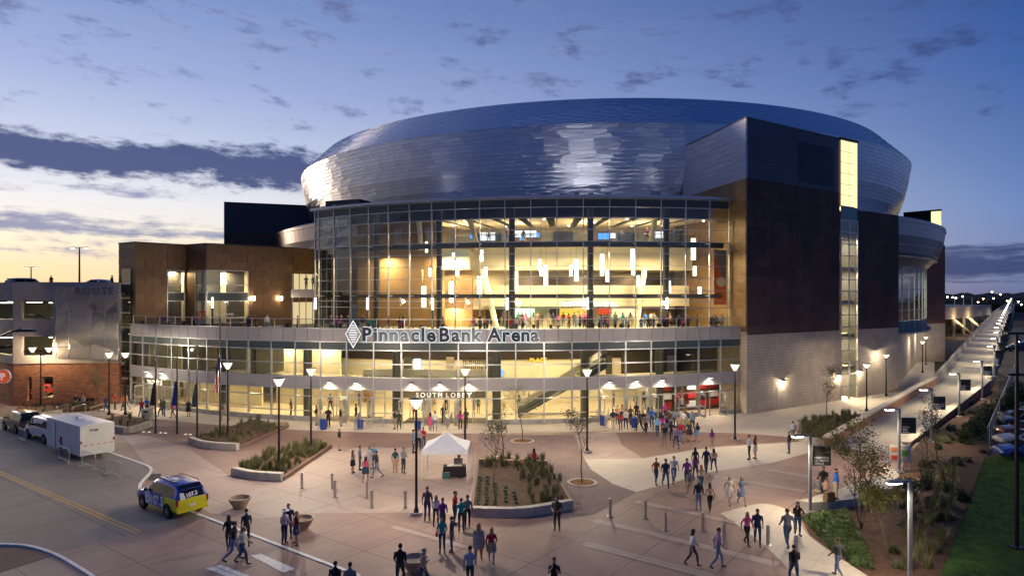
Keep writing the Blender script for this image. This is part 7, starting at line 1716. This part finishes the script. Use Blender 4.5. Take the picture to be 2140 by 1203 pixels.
P(GP(1164, 1107), 'hold', A0 - .3, 'olive', 'olive', 'brown', h=1.78, shoes='brown', label='person in olive fatigues before the planter wall')
P(G(1116, 976, .10), 'sit', AW, 'red', 'denim', 'darkhair', True, sleeve='none', label='dark-haired woman in red tank top sitting on the sandstone block')
P(GP(700, 1262), 'walka', AW, 'black', 'denim', 'darkhair', label='dark-haired man in black cut off at the street kerb'); P(GP(731, 1266), 'walkb', AW, 'grey', 'denim', 'brownhair', label='brown-haired man in grey cut off at the street kerb')
# right half of the plaza
for a in ((1371, 1012, 'walka', A0 + .2, 'rust', 'denim', {}, 'man in rust orange tee and jeans heading down the cream path'), (1391, 1016, 'walkb', A0, 'navy', 'denim', {'hair': 'darkhair'}, 'man in navy tee and dark jeans beside the rust tee'), (1408, 1009, 'walka', A0, 'white', 'lightdenim', {}, 'man in white tee and pale jeans beside the navy tee'),
    (1436, 1016, 'walka', AW, 'purple', 'denim', {}, 'man in purple tee walking up to the entrance'), (1454, 1003, 'walkb', AW, 'purple', 'denim', {'fem': True, 'hair': 'darkhair'}, 'dark-haired woman in purple tee walking up to the entrance'), (1453, 986, 'stand', AW, 'black', 'charcoal', {'fem': True, 'hair': 'darkhair', 'sleeve': 'long'}, 'dark-haired woman in black jacket on the cream path'),
    (1476, 990, 'walka', AW, 'navy', 'charcoal', {'sleeve': 'long', 'h': 1.85}, 'tall man in navy long sleeves on the cream path'), (1492, 984, 'walkb', AW, 'peach', 'denim', {'fem': True, 'hair': 'darkhair'}, 'dark-haired woman in peach top on the cream path'), (1443, 1040, 'walkb', AW, 'grey', 'khaki', {'legs': 'bare', 'shoes': 'white'}, 'man in grey shirt and khaki shorts walking towards arena'),
    (1460, 1065, 'stand', AW, 'black', 'lightdenim', {'sleeve': 'long', 'hair': 'blonde'}, 'person in black jacket and pale jeans walking beside the pink top'), (1484, 1069, 'walka', AW, 'peach', 'black', {'fem': True, 'hair': 'brownhair', 'sleeve': 'none', 'shoes': 'tan'}, 'woman in pale pink tank top, black leggings and tan boots'),
    (1466, 1026, 'walka', AW, 'tan', 'denim', {'fem': True, 'hair': 'rust'}, 'auburn-haired woman in tan top among the crowd'), (1525, 1054, 'walka', A0, 'cream', 'cream', {'fem': True, 'hair': 'blonde', 'legs': 'bare', 'skirt': 'dress', 'sleeve': 'none', 'shoes': 'brown'}, 'blonde woman in cream dress and boots'), (1550, 1055, 'walkb', A0, 'slate', 'slate', {'fem': True, 'hair': 'blonde', 'legs': 'bare', 'skirt': 'dress', 'sleeve': 'none', 'shoes': 'brown'}, 'blonde woman in slate blue dress and boots'),
    (1566, 960, 'fold', LF - .5, 'white', 'charcoal', {}, 'man in white tee with folded arms on the cream path'), (1578, 958, 'stand', LF, 'black', 'white', {'fem': True, 'legs': 'bare', 'skirt': 'skirt', 'sleeve': 'none'}, 'woman in black tank top and white shorts on the cream path'), (1649, 947, 'stand', LF, 'black', 'denim', {'sleeve': 'long'}, 'man in black jacket and jeans near the ramp wall'),
    (1657, 922, 'stand', A0, 'white', 'grey', {'skin': 3}, 'man in white shirt by the green planter wall'), (1669, 920, 'stand', A0, 'khaki', 'khaki', {}, 'man in khaki clothes by the green planter wall'), (1561, 1138, 'walka', A0 + .3, 'pink', 'black', {'fem': True, 'hair': 'blonde'}, 'blonde woman in pink top and black trousers by the bollards'),
    (1583, 1138, 'walkb', A0 - .3, 'navy', 'navy', {}, 'man in navy clothes striding past the bollards'), (1447, 1182, 'walka', RT, 'white', 'charcoal', {'fem': True}, 'woman in white top striding across the pale paving bands'), (1500, 1187, 'walkb', RT, PU, 'slate', {}, 'man in purple striped shirt striding across the pale paving bands'),
    (1646, 1142, 'walka', AW, 'grey', 'denim', {'sleeve': 'long'}, 'man in grey shirt and jeans walking beside seat wall'), (1667, 1119, 'phone', A0, 'black', 'denim', {'fem': True, 'sleeve': 'long', 'hair': 'brownhair'}, 'woman in black jacket with raised hand before the seat wall'), (1660, 1222, 'walkb', AW, 'black', 'denim', {'hair': 'brownhair'}, 'man in black tee and jeans at the shrub bed edge'),
    (1752, 1206, 'walka', AW + .4, 'charcoal', 'slate', {'hair': 'brownhair', 'sleeve': 'long'}, 'person in charcoal top walking along the shrub bed')):
    P(GP(a[0], a[1]), a[2], a[3], a[4], a[5], label=a[7], **{'hair': 'brownhair', **a[6]})
for px, py, top, bot, fem, hr, lb, rz in ((1712, 1048, 'grey', 'khaki', False, 'brownhair', 'man in grey top and khaki shorts sitting on the seat wall', AW), (1727, 1046, 'peach', 'charcoal', True, 'brownhair', 'woman in pale pink top sitting on the seat wall', AW - .4)):
    P(G(px, py - 3, .06) + Vector((0, .1, 0)), 'sit', rz, top, bot, hr, fem, hl='short', label=lb, sleeve='long')
P(G(1721, 1035, .012), 'stand', A0, 'black', 'charcoal', 'brownhair', label='person in black standing behind the seat wall'); P(G(1747, 1041, .485), 'stand', LF, 'blue', 'khaki', 'darkhair', sleeve='long', legs='bare', h=1.74, label='man in bright blue hoodie and khaki shorts on the seat wall')
MB().box((0, 0, .27), (.55, .40, .52), .2, .8).build('duffel_bag', mat('brown canvas bag', (.16, .09, .04), .9, var=.2, vscale=6, bump=.5, bscale=20), loc=G(1733, 1046, .48), label='brown canvas bag standing on the seat wall between the people', cat='bag')
# entrances
for a in ((1281, 896, 'walka', AW, 'navy', 'khaki', {}, 'man in navy tee and khaki trousers at the right-hand entrance'), (1297, 899, 'stand', AW, 'red', 'denim', {'fem': True, 'sleeve': 'long', 'shoes': 'brown'}, 'woman in red top and brown boots at the right-hand entrance'), (1308, 897, 'walkb', AW, 'white', 'navy', {'sleeve': 'long'}, 'man in white shirt at the right-hand entrance'), (1344, 897, 'fold', A0, 'black', 'khaki', {}, 'steward in black with folded arms at the right-hand entrance'),
    (1362, 893, 'stand', AW, 'blue', 'denim', {'h': 1.85}, 'big man in bright blue tee at the right-hand entrance'), (1374, 912, 'walka', AW, 'lightblue', 'denim', {}, 'man in light blue tee hurrying to the right-hand entrance'), (1385, 905, 'stand', AW, 'magenta', 'denim', {'fem': True}, 'woman in magenta top at the right-hand entrance'), (1388, 931, 'stand', AW, 'black', 'grey', {}, 'man in black top and grey trousers before the entrance'), (1403, 921, 'stand', AW, 'black', 'black', {'fem': True}, 'woman all in black before the right-hand entrance'),
    (1413, 937, 'walkb', AW, PU, 'denim', {}, 'man in purple striped polo and jeans before the entrance'), (1428, 899, 'stand', A0, 'white', 'khaki', {'legs': 'bare', 'shoes': 'white'}, 'man in white tee and khaki shorts by the shop corner'), (1440, 921, 'walka', AW, 'charcoal', 'charcoal', {'fem': True, 'hair': 'blonde', 'legs': 'bare', 'skirt': 'dress'}, 'blonde woman in charcoal dress near the team shop'), (1458, 922, 'walkb', AW, 'black', 'lightblue', {'fem': True, 'hair': 'darkhair', 'legs': 'bare', 'skirt': 'skirt'}, 'dark-haired woman in black top and pale blue skirt near shop'),
    (1488, 938, 'stand', AW, 'purple', 'tan', {'fem': True}, 'woman in purple jacket and tan trousers on maroon paving'), (1396, 893, 'stand', AW, 'charcoal', 'charcoal', {}, 'man in charcoal inside the entrance crowd'), (1407, 895, 'stand', AW, 'slate', 'denim', {}, 'man in slate shirt inside the entrance crowd'), (1300, 880, 'walka', A0, 'peach', 'denim', {'fem': True}, 'woman in peach top coming out of the right-hand doors'), (1330, 879, 'stand', AW, 'black', 'charcoal', {}, 'man in black stepping through the right-hand doors'), (1390, 878, 'stand', A0, 'magenta', 'black', {'fem': True}, 'woman in magenta inside the right-hand doors'),
    (661, 888, 'wide', RT, 'black', 'khaki', {}, 'steward in black and khaki at the left lobby door'), (686, 892, 'stand', A0, 'black', 'black', {}, 'steward all in black beside the blue barrel'), (712, 890, 'stand', RT, 'black', 'khaki', {'fem': True}, 'stewardess in black and khaki between the left doors'), (744, 884, 'stand', LF, 'black', 'black', {'h': 1.85}, 'tall steward in black before the left doors'), (825, 896, 'hold', LF, 'black', 'khaki', {}, 'steward in black and khaki beside the lobby column'), (834, 898, 'walka', A0, 'olive', 'olive', {}, 'man in olive walking past the lobby column'),
    (899, 900, 'walkb', AW, 'pink', 'denim', {'fem': True, 'legs': 'bare', 'skirt': 'dress'}, 'woman in pink dress before the south lobby doors'), (909, 901, 'stand', AW, 'white', 'slate', {}, 'man in white shirt before the south lobby doors'), (927, 884, 'stand', A0, 'black', 'black', {}, 'steward in black between the V barriers'), (962, 897, 'walka', AW, 'magenta', 'charcoal', {'fem': True}, 'woman in magenta top entering the south lobby'), (974, 895, 'walkb', AW, 'charcoal', 'charcoal', {}, 'man in charcoal entering the south lobby'), (866, 876, 'walka', A0, 'orange', 'charcoal', {}, 'man in orange shirt inside the south lobby doors'),
    (608, 868, 'stand', RT, 'black', 'black', {}, 'person in black standing inside behind the lobby glass'), (296, 869, 'walka', AW, 'red', 'denim', {}, 'man in red shirt before the ticket doors'), (307, 866, 'stand', AW, 'blue', 'charcoal', {}, 'man in blue shirt before the ticket doors'), (337, 871, 'walkb', LF, 'brown', 'denim', {}, 'man in brown shirt walking from the ticket doors'), (342, 868, 'stand', AW, 'green', 'denim', {}, 'man in green shirt before the ticket doors'), (394, 870, 'stand', A0, 'black', 'black', {'fem': True, 'hair': 'blonde', 'legs': 'bare', 'skirt': 'dress'}, 'blonde woman in black dress behind the flagpoles'), (362, 873, 'walka', LF, 'pink', 'grey', {'fem': True}, 'woman in pink top walking behind the flagpoles'), (470, 879, 'walkb', LF, 'tan', 'khaki', {}, 'man in tan clothes walking behind the striped flag'),
    (258, 858, 'walka', LF, 'orange', 'denim', {}, 'man in orange shirt walking from the brown corner tower'), (265, 856, 'walkb', LF, 'tan', 'grey', {}, 'man in tan shirt walking from the brown corner tower'), (240, 855, 'stand', RT, 'red', 'charcoal', {}, 'man in red shirt near the brick garage wall'), (222, 860, 'walka', LF, 'navy', 'denim', {}, 'man in navy shirt walking past the small leafy tree'), (133, 951, 'stand', AW, 'red', 'charcoal', {'sleeve': 'long'}, 'woman in red jacket standing beside the white trailer'), (143, 944, 'stand', LF, 'charcoal', 'charcoal', {}, 'man in charcoal standing against the white trailer')):
    P(GP(a[0], a[1]), a[2], a[3], a[4], a[5], label=a[7], **{'hair': ('brownhair', 'darkhair')[a[0] % 2], **a[6]})
P(G(160, 849, .06), 'sit', A0, 'charcoal', 'denim', 'darkhair', label='person in charcoal sitting on the bench by the garage'); P(G(175, 850, .06), 'sit', A0, 'tan', 'denim', 'darkhair', label='man in tan shirt sitting on the bench by the garage')
P(AT(107, 80, 13.21), 'stand', A0, 'black', 'black', label='dark figure standing on the garage roof beside the parapet', h=1.4); P(AT(234, 79, 12.9), 'stand', RT, 'charcoal', 'charcoal', label='figure in charcoal on the garage roof above the mesh screen')
P(t_o + Vector((.9, 1.9, .012)), 'sit', LF, 'slate', 'denim', 'brownhair', label='person in slate shirt sitting behind the table inside the tent')
# terrace, balconies and concessions
r_ = random.Random(21); tops = ['black', 'charcoal', 'navy', 'red', 'maroon', 'purple', 'white', 'grey', 'slate', 'teal', 'pink', 'brown', 'blue', 'peach', 'tan', 'green']; bots = ['denim', 'black', 'charcoal', 'khaki', 'lightdenim']
NM = {'lightdenim': 'pale jeans', 'denim': 'jeans', 'black': 'black trousers', 'charcoal': 'charcoal trousers', 'khaki': 'khaki trousers'}
used = {}
def crowd(p, where, group, poses=('stand', 'fold', 'hold', 'stand', 'wide'), rz=None):
    for _ in range(60):
        t, b, f = r_.choice(tops), r_.choice(bots), r_.random() < .45
        if (t, b, f, where) not in used: break
    used[t, b, f, where] = 1
    P(p, r_.choice(poses), r_.uniform(0, 6.28) if rz is None else rz, t, b, r_.choice(('brownhair', 'darkhair', 'blonde', 'darkhair')), f, sleeve=r_.choice(('short', 'long')), bag=r_.choice((None, None, None, 'black', 'brown', 'red')), label='%s in %s top and %s %s' % ('woman' if f else 'man', t, NM[b], where), group=group)
for px in (333, 343, 404, 414, 519, 535, 558, 622, 679, 692, 703, 714, 727, 748, 758, 770, 780, 790, 812, 835, 842, 925, 990, 1003, 1012, 1068, 1080, 1092, 1124, 1190, 1212, 1222, 1256, 1264, 1270, 1286, 1310, 1340, 1355, 1366, 1389, 1402, 1418, 1428, 1437, 1456, 1488, 1496, 1508, 1522):
    dd = .7 + (px * 7 % 5) * .45; crowd(polar(PC, PR - dd, hit(PC, PR - dd, px), 8.505), 'on the upper terrace', 'people on the upper terrace')
for px in (1022, 1060, 1094, 1300, 1352, 1366, 1392, 1402, 1412, 1422): crowd(polar(Q, 44.6, hit(Q, 44.6, px), 18.31), 'at the top balcony rail', 'people at the top balcony rail', rz=A0)
for k in range(34): a = -13 + k * .82; crowd(polar(Q, 41.5 + (k % 3) * 1.2, a, 8.55), 'before the hall counters', 'people before the hall counters', rz=AW)
for px, py in ((1290, 886), (1318, 888), (1337, 901), (1350, 906), (1371, 899), (1380, 890), (1394, 908), (1418, 910), (1424, 925), (1434, 892), (1447, 902), (1399, 900), (1355, 884)): crowd(GP(px, py), 'in the crowd before the right-hand doors', 'crowd before the right-hand doors', ('walka', 'walkb', 'stand', 'stand'), AW + r_.uniform(-.7, .7))
for px in (680, 700, 735, 855, 885, 905, 930, 958, 990, 1290, 1320, 1345, 870, 940, 1000, 1085, 1105, 1122, 1135): crowd(polar(PC, PR - 6 - (px % 4), hit(PC, PR - 7, px), .055), 'inside the main lobby', 'people inside the main lobby')
for px in (655, 640): crowd(AT(px, 84.6, 13.005), 'on the small side balcony', 'people on the small side balcony', rz=A0)
